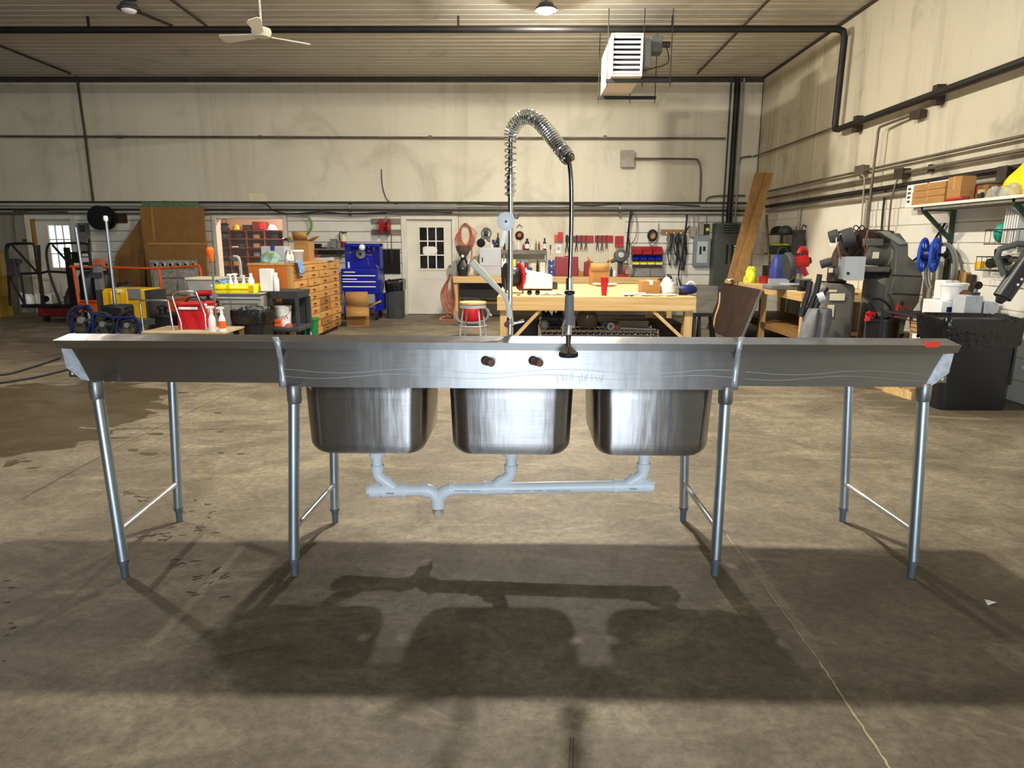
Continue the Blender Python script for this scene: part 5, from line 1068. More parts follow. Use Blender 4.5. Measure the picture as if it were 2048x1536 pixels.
hb = bez([P(758.6,540,YT+.1),P(766,542,YT+.05),P(768,560,YT),P(766,580,YT)],5); pipe('black_cable','black cable hanging off the side of the tool chest',hb,.012,'rubber',cat='cable')
bin_bag('dark grey trash can with a liner beside the white door', 769, 804, 14.15, .76, .42, 'dark_grey', bag=.2, seed=9, taper=.88)
t = thing('chalk_board','black board hung low on the siding beside the white door','board',wp(780,548,.05)); MB().pbox(757,499,800,547,YB-.04,.03).build('board','black_matte',t); MB().pbox(756,497,801,499,YB-.045,.035).build('top_rail','wood_grey',t)
rl = thing('hose_reel','dark red hose reel mounted on two grey boards by the door','hose reel',wp(770,470,.1))
for a,b_ in ((437,448),(459,470)): MB().pbox(742,a,804,b_,YB-.03,.025).build('mount_board','wood_grey',rl)
c = wp(770,453,.16); M_ = R3(90,'Y')
for dx_ in (-.10,.08): MB().lathe([(.17,0),(.17,.02)],c+Vector((dx_,0,0)),24,M_).build('flange','red_dark',rl)
MB().lathe([(.17,-.09),(.06,0),(.17,.09)],c,20,M_).build('drum','red_dark',rl); MB().tube([c+Vector((.10,0,-.02)),c+Vector((.13,-.02,-.2)),c+Vector((.13,-.02,-.75))],.010,6).build('hose_tail','dark_grey',rl); MB().tube(bez([c+Vector((.04,0,.14)),c+Vector((.05,0,.26)),c+Vector((.16,0,.28)),c+Vector((.18,0,.24))],5),.010,6).build('feed_hose','mid_grey',rl)
# parts room shelf
YR = YB+1.35; rx0,rx1 = X(438,YR,510),X(580,YR,510); zr1 = Z(460,YR,500); 
ps = thing('pigeonhole_shelf','dark wooden pigeonhole shelf inside the parts room','shelf',((rx0+rx1)/2,YR+.2,0))
MB().box(rx0,rx1,YR+.32,YR+.34,0,zr1).build('back','mahogany',ps)
rows = [460,477,495,513,531,549,567]; zz = [Z(q,YR,500) for q in rows]+[.1]
for z_ in zz: MB().box(rx0,rx1,YR,YR+.32,z_-.022,z_).build('shelf_board','mahogany',ps)
cols = [442,461,495,531,568,580]; 
for q in cols: 
    x_ = X(q,YR,510); MB().box(x_-.012,x_+.012,YR+.003,YR+.32,.08,zr1-.022).build('divider','mahogany',ps)
def onroom(kind, px, row): return B(px, YR+.12, zz[row])
q = onroom(0,450,0); t = thing('lantern','brown metal lantern on top of the pigeonhole shelf','lantern',q); MB().lathe([(.10,0),(.12,.02),(.10,.05),(.07,.10),(.11,.13),(.04,.17)],(0,0,0),16).build('body','dark_rust',t,w=False); MB().tube(bez([(-.05,0,.15),(-.04,0,.24),(.04,0,.24),(.05,0,.15)],4),.008,6).build('bail','black_metal',t,w=False)
def hat(label, px, m):
    q = onroom(0,px,0); t = thing('hard_hat',label,'hard hat',q); MB().lathe([(.13,.0),(.135,.012),(.10,.02),(.095,.06),(.07,.105),(.02,.12)],(0,0,0),18).build('shell',m,t,w=False); MB().prism([(-.02,-.13,.005),(.02,-.13,.005),(.05,-.11,.012),(-.05,-.11,.012)],(0,0,.008)).build('brim',m,t,w=False); MB().box(-.012,.012,-.09,.09,.10,.128).build('crest',m,t,w=False)
hat('yellow hard hat on the pigeonhole shelf',474,'yellow'); hat('white hard hat on the pigeonhole shelf',545,'white_plastic')
ebox('tin_box','brown tin box between the yellow hat and the red tool box','box',485,503,YR+.05,zz[0],.12,.2,'dark_rust','wood_brown')
t = ebox('tool_box','red tool box on top of the pigeonhole shelf','tool box',505,530,YR+.02,zz[0],.19,.26,'red_deep','red_deep'); MB().box(.04,.14,-.14,-.136,.02,.17).build('end_cap','red',t,w=False)
k = 0
items = [(451.5,0,'mid_grey'),(478,0,'dark_rust'),(513,0,'cardboard_dark'),(550,0,'black_plastic'),(470,1,'paper'),(513,1,'cardboard'),(485,1,'dark_grey'),(451.5,2,'dark_rust'),(453.5,3,'cardboard_dark'),(474,3,'yellow'),(514,2,'mid_grey'),(454.5,4,'dark_grey')]
adj = ['grey carton in the top left pigeonhole','dark rusty tin in the top row of pigeonholes','brown carton in the top row of pigeonholes','black case in the top right pigeonhole','pile of white paper in the second row of pigeonholes','tan carton in the second row of pigeonholes','dark box in the second row of pigeonholes','dark rusty tin in the third row of pigeonholes','brown carton in the fourth row of pigeonholes','yellow box in the fourth row of pigeonholes','grey carton in the third row of pigeonholes','dark box in the fifth row of pigeonholes']
for (px_,row,m_),lb in zip(items,adj): ebox('parts_box',lb,'box',px_-6,px_+6,YR+.04,zz[row+1],.10 if m_!='paper' else .03,.2,m_,m_)
t = thing('desk_lamp','grey bent pipe lamp standing behind the window','lamp',B(486,YB+.5,0)); q = B(486,YB+.5,0); zt_ = Z(515,YB+.5,488); MB().tube(bez([q,(q.x+.02,q.y,zt_-.5),(q.x+.01,q.y,zt_-.12),(q.x-.02,q.y,zt_),(q.x-.12,q.y,zt_+.02)],6),.035,10).build('pipe','light_grey',t); MB().lathe([(.04,0),(.08,-.03),(.09,-.10)],(q.x-.13,q.y,zt_+.02),16).build('shade','dark_grey',t)
# ================================================================ REAR BENCH AGAINST THE WALL
YBf = 14.25; BZ = .868; bx0,bx1 = X(906,YBf,555),X(1345,YBf,555)
rbn = thing('long_bench','pine workbench along the back wall','workbench',((bx0+bx1)/2,YBf+.4,0)); MB().box(bx0,bx1,YBf,YB-.02,BZ-.04,BZ).build('top','pine_x',rbn,bev=.004); MB().box(bx0,bx1,YBf-.03,YBf,BZ-.13,BZ).build('front_apron','pine_x',rbn,bev=.004)
for px_ in (907,1120,1336): x_ = X(px_,YBf,600); MB().box(x_,x_+.09,YBf+.01,YBf+.10,0,BZ-.04).build('leg','pine_z',rbn); MB().box(x_,x_+.09,YB-.13,YB-.04,0,BZ-.04).build('leg','pine_z',rbn)
MB().box(bx0+.1,X(1010,YBf,580),YBf+.3,YBf+.33,Z(597,YBf,960),BZ-.04).build('back_board','dark_grey',rbn); MB().box(bx0+.1,bx1-.1,YBf+.15,YB-.1,.30,.33).build('lower_shelf','lumber_x',rbn)
def on(px, dy=.3): return B(px, YBf+dy, BZ)
# grinder with smoky hopper
t = thing('coffee_grinder','black grinder with a smoky hopper on the wall bench','grinder',on(927,.25))
MB().loft([rr(0,0,.20,.26,.05,0,4),rr(0,0,.26,.30,.08,.12,4),rr(0,0,.26,.30,.08,.22,4),rr(0,0,.12,.14,.05,.34,4),rr(0,0,.11,.12,.04,.40,4)]).build('body','black_plastic',t,w=False,ang=60)
MB().lathe([(.06,.38),(.10,.44),(.15,.54),(.165,.62),(.155,.62),(.09,.45),(.04,.40)],(0,0,0),18).build('hopper','smoky',t,w=False); MB().box(-.045,.045,-.12,.02,.38,.62).build('front_strip','black_plastic',t,w=False); MB().lathe([(.03,0),(.03,.012)],(0,-.13,.41),14,R3(90,'X')).build('badge','white_plastic',t,w=False); MB().lathe([(.012,0),(.012,.012)],(0,-.152,.16),10,R3(90,'X')).build('switch','white_plastic',t,w=False); MB().cyl((.11,-.05,.36),(.10,-.13,.02),.02,n=10).build('spout','chrome',t,w=False)
t = thing('bench_clamp','tall chrome clamp standing at the bench front by the grinder','clamp',on(937,.03)); MB().lathe([(.03,0),(.03,.01),(.018,.02),(.016,.22),(.03,.24),(.03,.26)],(0,0,0),12).build('post','chrome',t,w=False); MB().bar((-.03,0,.25),(.06,.0,.25),.02,.02).build('jaw','chrome',t,w=False)
# grey wall cabinet on bench
YG = 14.5; t = thing('metal_cabinet','light grey metal cabinet with a door on the wall bench','cabinet',B(980,YG+.15,BZ)); gx0,gx1 = X(959,YG,525),X(1002,YG,525); gz = Z(495,YG,980); MB().box(gx0,gx1,YG+.012,YG+.42,BZ,gz).build('body','cabinet_grey',t,bev=.006); dd_ = MB().box(gx0+.025,gx1-.025,YG,YG+.012,Z(532,YG,980),gz-.025).build('door','cabinet_grey',t,bev=.003); MB().box(gx0+.05,gx0+.075,YG-.014,YG,Z(524,YG,970),Z(515,YG,970)).build('handle','black_plastic',dd_); MB().box(gx0+.025,gx1-.025,YG+.004,YG+.012,BZ+.03,Z(533,YG,980)-.01).build('drawer','light_grey',t)
GZ = gz
c = wp(931,468,.06); t = thing('hose_coil','coral red air hose coiled on a wall hook above the grinder','hose',c)
for k in range(5): MB().tube(bez([c+Vector(((.10+.012*k)*cos(a)*(1+.1*k*(a>3)),-.012*k,(.225+.01*k)*sin(a)-.015*k)) for a in [2*pi*i/14 for i in range(15)]],3),.010,6).build('loop','hose_red',t)
MB().tube(bez([c+Vector((.05,-.03,.2)),c+Vector((.16,-.03,.10)),c+Vector((.24,-.03,.02)),c+Vector((.15,-.03,-.04))],5),.008,6).build('loose_end','hose_red',t); MB().cyl(c+Vector((0,.05,.21)),c+Vector((0,-.09,.21)),.01,n=8).build('hook','dark_chrome',t)
MB().tube(bez([c+Vector((.10,-.02,-.1)),c+Vector((.14,-.02,-.4)),c+Vector((.10,-.03,-.6))],5),.009,6).build('drop_line','hose_red',t)
# hung guards and discs
def disc_wall(name,label,cat,px,py,r,m,m2,dep=.06,ring=False):
    c = wp(px,py,.03); t = thing(name,label,cat,c)
    if ring: MB().tube([c+Vector((r*cos(a),-.02,r*sin(a))) for a in [2*pi*i/24 for i in range(24)]],.014,6,closed=True).build('ring',m,t)
    else: MB().lathe([(r,0),(r*1.0,.01),(r*.75,dep),(r*.2,dep*1.2)],c,22,R3(90,'X')).build('shell',m,t)
    MB().lathe([(r*.45,dep*.6),(r*.45,dep*1.4),(r*.2,dep*1.6)],c,16,R3(90,'X')).build('hub',m2,t); return t
t = disc_wall('fan_guard','grey ring fan guard hung above the metal cabinet','guard',973,466,.10,'mid_grey','dark_grey',ring=True); c = wp(972,464,.04)
MB().cb(c,(.09,.03,.19)).build('centre_block','panel_dark',t); MB().tube(bez([c+Vector((-.07,0,-.08)),c+Vector((-.13,0,-.16)),c+Vector((.0,0,-.13)),c+Vector((.08,0,-.2)),c+Vector((.07,0,-.09))],5),.01,6).build('clamp_wire','mid_grey',t)
t = disc_wall('hanging_lamp','dark round lamp hung over the bottle shelf','lamp',1039,471,.095,'dark_rust','hose_red'); c = wp(1039,462,.03); MB().tube([c+Vector((-.06,-.03,.08)),c+Vector((0,-.03,.14)),c+Vector((.06,-.03,.08))],.008,6).build('hanger','black_metal',t)
# on the metal cabinet
def on2(px, dy=.15): return B(px, YG+dy, GZ)
t = thing('buffing_pad','matte black round pad leaning on the metal cabinet','pad',on2(962,.1)); MB().lathe([(.085,0),(.09,.02),(.07,.05),(.02,.06)],(0,0,.09),20,R3(90,'X')).build('pad','black_matte',t,w=False); MB().cyl((0,0,.09),(0,.06,.09),.02).build('spindle','dark_grey',t,w=False)
for px_,h_,r_,m_,lb in ((975,.09,.025,'clear','small clear vial on the metal cabinet'),(984,.08,.03,'cream','squat cream jar on the metal cabinet'),(994,.08,.03,'dark_rust','squat brown jar on the metal cabinet')): bottle(lb,px_,YG+.12,GZ,h_,r_,m_)
t = carton('small dark blue carton on the jars side of the metal cabinet', 984, 997, YG+.22, GZ, .16, .12, 'blue_frame'); 
bottle('tall dark bottle with a bent nozzle on the metal cabinet', 996, YG+.2, GZ, .30, .03, 'black_plastic', 'dark_rust', cap=.3)
# bottle shelf
YSf = YB-.30; szf = Z(500,YSf,1050); bs = thing('bottle_shelf','pale wall shelf holding a row of bottles','shelf',(X(1050,YSf),YB,szf)); MB().box(X(1003,YSf,500),X(1094,YSf,500),YSf,YB-.014,szf-.02,szf).build('board','mid_grey',bs); MB().box(X(1003,YSf,500),X(1094,YSf,500),YSf-.008,YSf,szf-.085,szf).build('fascia','wood_grey',bs)
for px_ in (1008,1090): MB().box(X(px_,YSf)-.01,X(px_,YSf)+.01,YSf+.02,YB-.014,szf-.22,szf-.02).build('bracket','light_grey',bs)
bl = [(1009,.17,.026,'dark_grey','white_plastic','dark bottle first on the shelf beside the metal cabinet'),(1027,.17,.028,'light_grey','red','pale bottle with a red cap behind the faucet riser'),(1037,.21,.026,'white_plastic','white_plastic','tall plain white bottle below the hung lamp'),(1047,.13,.026,'red_dark','dark_grey','short dark red bottle on the bottle shelf'),(1054,.24,.050,'black_plastic','dark_grey','wide black jug with a white label on the bottle shelf'),(1065,.16,.028,'cream','white_plastic','cream bottle next to the black jug'),(1072,.20,.020,'hose_green','clear','thin greenish bottle on the bottle shelf'),(1078,.18,.02,'red_dark','red_dark','slim red can on the bottle shelf'),(1089,.25,.034,'blue_frame','black_plastic','dark bottle with a pointed cap last on the shelf')]
for px_,h_,r_,m_,c_,lb in bl: bottle(lb,px_,YSf+.12,szf,h_,r_,m_,c_,band='paper' if 'jug' in lb or 'pointed' in lb else None,neck=.45,cap=.3 if 'pointed' in lb else .14)
# under shelf stack
def stack(label,px0,px1,dy,h_,m_,m2,z=BZ,d_=.2,name='carton',cat='box'): return carton(label,px0,px1,YBf+dy,z,h_,d_,m_,tapem=m2,name=name,cat=cat)
stack('blue and white carton on the wall bench beside the metal cabinet',1003,1013,.30,.18,'blue_box','white_plastic'); stack('white carton with black marks stacked on the blue carton',1003,1012,.32,.18,'white_plastic','black_plastic',BZ+.18,.16)
stack('yellow carton under the bottle shelf',1024,1032,.45,.34,'hivis','white_plastic'); stack('lilac carton under the bottle shelf',1034,1048,.58,.30,'light_grey','blue_box'); stack('blue carton low under the bottle shelf',1040,1064,.35,.17,'blue_box','light_grey')
bottle('dark red bottle standing under the bottle shelf',1053,YBf+.63,BZ,.32,.045,'red_dark','light_grey'); stack('cream carton under the bottle shelf',1060,1072,.56,.26,'cream','paper'); bottle('brown bottle in front of the cream carton',1075,YBf+.48,BZ,.33,.03,'wood_brown','dark_rust'); stack('white carton at the far end under the bottle shelf',1080,1090,.5,.28,'paper','light_grey')
for k,lb in enumerate(('lowest blue drawer box of the small stack by the red cases','middle blue drawer box of the small stack by the red cases','topmost blue drawer box of the small stack by the red cases')):
    stack(lb,1097,1109,.4,.10,'blue_box','white_plastic',BZ+.115*k,.2,'drawer_box')
# red transparent cases
def redcase(label,px0,px1,h_,dy,n):
    c = B((px0+px1)/2,YBf+dy,BZ); w_ = (px1-px0)*mpp(YBf); t = thing('parts_case',label,'case',c); MB().box(-w_/2,w_/2,0,.14,0,h_).build('shell','maroon',t,w=False,bev=.012)
    for k in range(n): x_ = -w_/2+w_*(k+.5)/n; MB().box(x_-w_/n*.36,x_+w_/n*.36,-.012,0,.02,h_-.03).build('ridge','maroon',t,w=False,bev=.005)
    MB().box(-.05,.05,.04,.08,h_,h_+.02).build('handle','red_dark',t,w=False)
redcase('wide translucent red parts case standing on the wall bench',1110,1156,.40,.38,5); redcase('narrow translucent red parts case beside the open carton',1168,1186,.30,.38,2)
t = carton('small tan block between the red cases', 1157, 1167, YBf+.35, BZ, .10, .1, 'cardboard'); 
# wall racks
def rack(label,px0,px1,py0,py1,tools,m='red_dark'):
    t = thing('tool_rack',label,'tool rack',wp((px0+px1)/2,py1,.05)); MB().pbox(px0,py0,px1,py1,YB-.07,.055).build('bar',m,t,bev=.004)
    for px_,l_,w_,mm in tools:
        a = wp(px_,py1-4,.085); MB().bar(a+Vector((0,0,.10)),a-Vector((0,0,l_*.5)),w_,.025,(0,1,0)).build('tool_head',mm,t); MB().bar(a-Vector((w_*.3,0,l_*.45)),a-Vector((w_*.9,0,l_)),w_*.5,.02,(0,1,0)).build('tool_handle',mm,t); MB().bar(a+Vector((w_*.3,0,-l_*.45)),a-Vector((-w_*.9,0,l_)),w_*.5,.02,(0,1,0)).build('tool_handle',mm,t)
rack('long red magnetic rack of pliers on the back wall',1150,1187,471,484,[(1153,.22,.03,'black_metal'),(1163,.20,.028,'dark_grey'),(1172,.20,.028,'dark_grey')]); rack('red rack with hanging hammers on the back wall',1190,1226,471,484,[(1195,.20,.03,'dark_grey'),(1204,.22,.028,'dark_grey'),(1213,.18,.028,'red_deep')])
rack('red rack behind the hose with black snips',1131,1149,472,483,[(1134,.25,.035,'black_metal'),(1141,.26,.035,'black_metal')],'dark_grey')
t = thing('cup_holder','empty red wall holder at the end of the rack row','holder',wp(1237,491,.05)); MB().pbox(1230,472,1247,492,YB-.05,.035).build('plate','red_dark',t,bev=.004); MB().pbox(1230,488,1247,493,YB-.11,.06).build('lip','red',t,bev=.004)
t = thing('cup_holder','red and orange cup holder with a white note below','holder',wp(1118,482,.06)); MB().pbox(1116,464,1126,483,YB-.09,.075).build('red_cup','red',t,bev=.006); MB().pbox(1109,469,1115,483,YB-.08,.065).build('orange_cup','orange',t,bev=.006)
t = thing('outlet','white outlet plate on the back wall under the cup holder','outlet',wp(1117,498,.02)); MB().pbox(1112,490,1122,507,YB-.022,.01).build('plate','white_plastic',t); MB().pbox(1114,493,1120,498,YB-.05,.03).build('plug','light_grey',t)
t = thing('screwdriver','dark screwdriver hung on the back wall beside the bottle shelf','screwdriver',wp(1101,500,.03)); a = wp(1101,490,.03); MB().cyl(a,a+Vector((0,0,-.09)),.014,n=8).build('handle','red_deep',t); MB().cyl(a+Vector((0,0,-.09)),a+Vector((0,0,-.2)),.005,n=6).build('shaft','dark_chrome',t)
# horn shaped blower
c = P(1241,512,YBf+.4); t = thing('blower','slate blue round blower on the wall bench','blower',(c.x,c.y,BZ)); MB().lathe([(.05,-.10),(.13,-.09),(.145,0),(.13,.08),(.05,.10)],c,22,R3(78,'X')).build('housing','panel_dark',t); MB().lathe([(.06,.0),(.06,.12),(.03,.13)],c,16,R3(78,'X')).build('intake','light_grey',t); MB().cyl(c+Vector((-.08,-.03,-.06)),c+Vector((-.20,-.06,-.12)),.05,.035).build('nozzle','panel_dark',t); MB().bar((c.x,c.y,BZ),c+Vector((0,0,-.12)),.10,.08).build('stand','dark_grey',t)
c = on(1245,.2); t = thing('bench_vise','red bench tool with a cast base under the blower','vise',c); MB().box(-.10,.12,-.06,.08,0,.05).build('base','red_dark',t,w=False,bev=.01); MB().box(-.01,.05,-.04,.05,.05,.17).build('body','red',t,w=False,bev=.01); MB().cyl((.02,-.05,.1),(.02,-.16,.1),.014,n=8).build('screw','dark_chrome',t,w=False)
for px_,h_,m_,lb in ((1222,.20,'dark_grey','dark spray can beside the open carton'),(1214,.20,'mid_grey','grey spray can behind the open carton'),(1229,.16,'white_plastic','short white can under the blower')): bottle(lb,px_,YBf+.32,BZ,h_,.032,m_,m_)
# bin rack: red, blue, yellow rows and a grey tub
YR2 = YBf+.5
br = thing('bin_rack','wall rack frame carrying rows of coloured bins','rack',wp(1295,548,.05)); MB().pbox(1266,500,1325,548,YB-.06,.03).build('backplate','mid_grey',br)
def bins(m_,py0,py1,n_,lbl,px0=1264,px1=1326):
    w_ = (px1-px0)/n_
    for k in range(n_):
        a = px0+k*w_+.6; b_ = px0+(k+1)*w_-.6; y0 = YB-.24; z1,z0 = Z(py0,y0,1295),Z(py1,y0,1295); x0,x1 = X(a,y0,py1),X(b_,y0,py1)
        t = thing('storage_bin',lbl,'bin',((x0+x1)/2,YB-.06,z0),0,lbl+' set'); mb = MB(); mb.prism([(x0,YB-.07,z0),(x0,y0+.03,z0),(x0,y0,z0+(z1-z0)*.55),(x0,YB-.13,z1),(x0,YB-.07,z1)],(x1-x0,0,0)); mb.build('tub',m_,t); MB().box(x0+.01,x1-.01,y0-.002,y0+.012,z0+(z1-z0)*.15,z0+(z1-z0)*.4).build('label_slot','white_plastic' if m_=='bright_yellow' else m_,t)
bins('red_dark',493,510,3,'red hanging bin on the bin rack'); bins('blue',511,521,4,'blue hanging bin on the bin rack'); bins('bright_yellow',522,530,4,'yellow hanging bin on the bin rack')
t = thing('tool_tub','grey open tub below the coloured bins on the wall bench','tub',on(1300,.12)); w_ = 62*mpp(YBf); MB().loft([rr(0,.12,w_,.24,.02,0,3),rr(0,.14,w_*.86,.22,.02,.17,3)]).build('body','mid_grey',t,w=False); MB().box(-.004,.004,-.005,.0,.02,.15).build('seam','dark_grey',t,w=False); MB().box(-w_/2-.06,w_/2+.02,-.02,.26,0,.012).build('mat','black_matte',t,w=False)
# cables on the wall right of the racks
def hang(label,pts,r_,m_,off=.05): pipe('hanging_cable',label,bez([wp(x,y,off) for x,y in pts],6),r_,m_,cat='cable')
hang('dark cable bundle dropping from the conduits behind the blower',[(1262,420),(1258,450),(1255,480),(1252,520)],.02,'rubber',.123); hang('second dark cable crossing in front of the bundle',[(1266,422),(1256,460),(1259,490),(1257,515)],.012,'rubber',.158); hang('thin grey cable looping right of the bundle',[(1270,424),(1274,450),(1271,475),(1260,490)],.009,'mid_grey',.113)
t = thing('cable_ring','black cable ring with a tan core hung on the siding','cable ring',wp(1305,470,.06)); c = wp(1305,471,.06)
for k in range(3): MB().tube([c+Vector(((.10-.012*k)*cos(a),-.018*k,(.115-.012*k)*sin(a))) for a in [2*pi*i/20 for i in range(20)]],.014,6,closed=True).build('coil','rubber',t)
MB().lathe([(.065,0),(.065,.01)],c+Vector((0,.035,0)),16,R3(90,'X')).build('core','cardboard_inside',t)
MB().tube(bez([c+Vector((-.08,-.01,-.08)),c+Vector((-.04,-.01,-.19)),c+Vector((.05,-.01,-.2)),c+Vector((.11,-.01,.0)),c+Vector((.12,-.01,.25))],5),.01,6).build('tail','mid_grey',t)
t = thing('hook_rack','tan board hung with tangled black leads','hook rack',wp(1345,500,.05)); MB().pbox(1322,459,1368,469,YB-.05,.03).build('board','lumber_x',t)
rnd = random.Random(31)
for k in range(11):
    px_ = 1338+k*3.4+rnd.uniform(-2,2); l_ = rnd.uniform(35,75); pts = [wp(px_,467,.07),wp(px_+rnd.uniform(-6,4),480,.09),wp(px_+rnd.uniform(-6,6),467+l_*.6,.09),wp(px_+rnd.uniform(-7,5),467+l_,.08),wp(px_+rnd.uniform(-3,8),467+l_*.7,.07),wp(px_+rnd.uniform(-1,6),470,.06)]
    MB().tube(bez(pts,5),rnd.choice([.011,.014,.009]),6).build('lead','rubber' if k%4 else 'mid_grey',t)
for px_ in (1333,1348,1362): MB().cyl(wp(px_,466,.05),wp(px_,466,.11),.008,n=6).build('hook','chrome',t)
hang('thick black lead drooping from the hook rack to the bench end',[(1378,452),(1370,470),(1364,510),(1358,540),(1357,555)],.016,'rubber',.13)
pipe('hanging_cable','black cable drop ending in a plug left of the breaker panel',bez([wp(1374,429,.118),wp(1373,444,.15),wp(1370,470,.168),wp(1367,500,.168),wp(1366,528,.168)],6),.02,'rubber',cat='cable')
t = thing('cord_plug','black cord end plug below the hook rack','plug',wp(1366,538,.168)); MB().lathe([(.03,-.08),(.038,-.04),(.03,.04),(.012,.07)],wp(1366,533,.168),12).build('plug_body','black_plastic',t); MB().cyl(wp(1366,539,.168)+Vector((0,0,-.02)),wp(1366,545,.168)+Vector((0,0,-.03)),.006,n=6).build('prong','chrome',t)
# breaker panel and boxes
t = thing('breaker_box','open light grey breaker panel on the siding','breaker panel',wp(1408,532,.1)); MB().pbox(1388,474,1420,532,YB-.13,.12).build('enclosure','panel_grey',t,bev=.006); MB().pbox(1394,483,1415,526,YB-.14,.01).build('cover','light_grey',t); MB().pbox(1399,493,1403,509,YB-.15,.012).build('breaker_row','black_plastic',t); MB().pbox(1406,493,1411,502,YB-.15,.012).build('breaker_row','black_plastic',t)
for (a,b_,c_,d_),lb in zip(((1381,452,1392,474),(1399,445,1408,470),(1409.5,448,1419,470)),('small tan junction box above the breaker panel edge','tall tan junction box above the breaker panel','dark junction box with a yellow tag beside the breaker cabinet')):
    t = thing('junction_box',lb,'electrical box',wp((a+c_)/2,d_,.08)); MB().pbox(a,b_,c_,d_,YB-.09,.08).build('body','conduit_light' if 'tan' in lb else 'conduit_dark',t,bev=.004); MB().pbox(a+1,b_+1,c_-1,d_-1,YB-.096,.006).build('cover','conduit_light' if 'tan' in lb else 'conduit_dark',t)
    if 'yellow' in lb: MB().lathe([(.036,0),(.036,.008)],wp(1415,459,.1),16,R3(90,'X')).build('tag','hivis',t)
for px_,lb in ((1396,'pale conduit feeding the breaker panel from above'),(1387,'thin conduit feeding the small tan junction box'),(1413,'conduit feeding the dark junction box')): pipe('conduit',lb,[wp(px_,430.8,.08),wp(px_,(449 if px_ != 1387 else 453) if px_!=1396 else 475,.07)],.014,'conduit_light')
bcab = thing('breaker_cabinet','tall dark green grey breaker cabinet in the wall corner','breaker cabinet',(X(1465,YB-.3),YB-.15,0)); yb0 = YB-.32; x0,x1 = X(1428,yb0,520),X(1486,yb0,520)
MB().box(x0,x1,yb0,YB-.02,0,Z(446,yb0,1460)).build('body','panel_dark',bcab,bev=.008); MB().box(X(1445,yb0,500),x1-.02,yb0-.012,yb0,Z(545,yb0,1460),Z(470,yb0,1460)).build('door','panel_dark',bcab)
for a in (1452,1462): MB().pbox(a,489,a+4,528,yb0-.018,.006).build('breaker_row','black_plastic',bcab)
for q in (491,497,503,512): MB().pbox(1468,q,1472,q+2,yb0-.018,.006).build('label_tab','paper',bcab)
for k in range(4): MB().pbox(1447,450+k*5,1478,452+k*5,yb0-.004,.004).build('vent_slot','black_matte',bcab)
# leaning lumber
def plank(label,b0,b1,t0,t1,Yb_,Yt,th,m_):
    pts = [B(b0,Yb_,.9),B(b1,Yb_,.9)]; tp = [P(t1[0],t1[1],Yt),P(t0[0],t0[1],Yt)]; return tag(MB().prism([B(b0,Yb_,.905),B(b1,Yb_,.905),tp[0],tp[1]],(0,-th,0)).build('plank',m_,bev=.004),label,'plank')
plank('wide rough lumber plank leaning behind the chop saw bench, left of a pair',1453,1470,(1510,345),(1529,345),12.45,13.1,.05,'lumber_z'); plank('rough lumber plank leaning behind the chop saw bench, right of a pair',1466,1487,(1530,346),(1545,346),12.1,13.0,.05,'lumber_z')
# ================================================================ FRONT WORKBENCH
YF0, YF1, FZ = 8.4, 11.2, .90
fx0, fx1 = X(994,YF0,600), X(1393,YF0,600)
fb = thing('workbench','big square pine workbench with braced legs','workbench',((fx0+fx1)/2,(YF0+YF1)/2,0))
npl = 7
for k in range(npl):
    a = YF0+.04+(YF1-YF0-.04)*k/npl; b_ = YF0+.04+(YF1-YF0-.04)*(k+1)/npl; MB().box(fx0+.01,fx1-.01,a+.001,b_-.001,FZ-.035,FZ).build('top_board','pine_x',fb)
zf = Z(622,YF0,1190)
MB().box(fx0,fx1,YF0,YF0+.04,zf,FZ).build('front_beam','pine_x',fb,bev=.004); MB().box(fx1-.04,fx1,YF0+.04,YF1,zf,FZ-.036).build('side_beam','pine_y',fb); MB().box(fx0,fx0+.04,YF0+.04,YF1,zf,FZ-.036).build('side_beam','pine_y',fb); MB().box(fx0,fx1,YF1-.04,YF1,zf,FZ-.036).build('rear_beam','pine_x',fb)
lw = .10
for px_ in (1000,1369):
    x_ = X(px_,YF0+.04,640)
    for yy in (YF0+.045,YF1-.15): MB().box(x_,x_+lw,yy,yy+lw,0,zf+.05).build('leg','pine_z',fb,bev=.003)
x_ = X(1118,YF1-.2,640); MB().box(x_,x_+lw,YF1-.25,YF1-.15,0,zf).build('leg','pine_z',fb)
for a,b_ in (((1078,622),(1024,680)),((1306,622),(1368,680))): p0,p1 = P(*a,YF0+.06),P(*b_,YF0+.06); d_ = (p1-p0); MB().bar(p0-d_*.05,p1+d_*.3,.038,.085,(0,1,0)).build('brace','pine_z',fb)
# under shelf of wire
zu = Z(663,YF0+.25,1190); us = thing('wire_shelf','low chrome wire shelf rack under the pine workbench','shelf',((fx0+fx1)/2,YF0+.5,0)); ux0,ux1 = X(1078,YF0+.25,662),X(1318,YF0+.25,662)
for yy in (YF0+.25,YF0+.75):
    MB().cyl((ux0,yy,zu),(ux1,yy,zu),.008,n=6).build('rail','chrome',us); MB().cyl((ux0,yy,zu-.045),(ux1,yy,zu-.045),.006,n=6).build('rail','chrome',us)
pts = []; n = 40
for i in range(n+1): pts.append((ux0+(ux1-ux0)*i/n,YF0+.25,zu-(.0 if i%2 else .045)))
MB().tube(pts,.005,5).build('truss_wire','chrome',us)
for i in range(24): x_ = ux0+(ux1-ux0)*(i+.5)/24; MB().cyl((x_,YF0+.25,zu+.006),(x_,YF0+.75,zu+.006),.004,n=5).build('deck_wire','chrome',us)
for x_ in (ux0+.01,ux1-.01):
    for yy in (YF0+.25,YF0+.75): MB().cyl((x_,yy,0),(x_,yy,zu+.03),.012,n=8).build('post','chrome',us)
uz = zu+.012
def us_(px,dy=.35): return B(px,YF0+dy,uz)
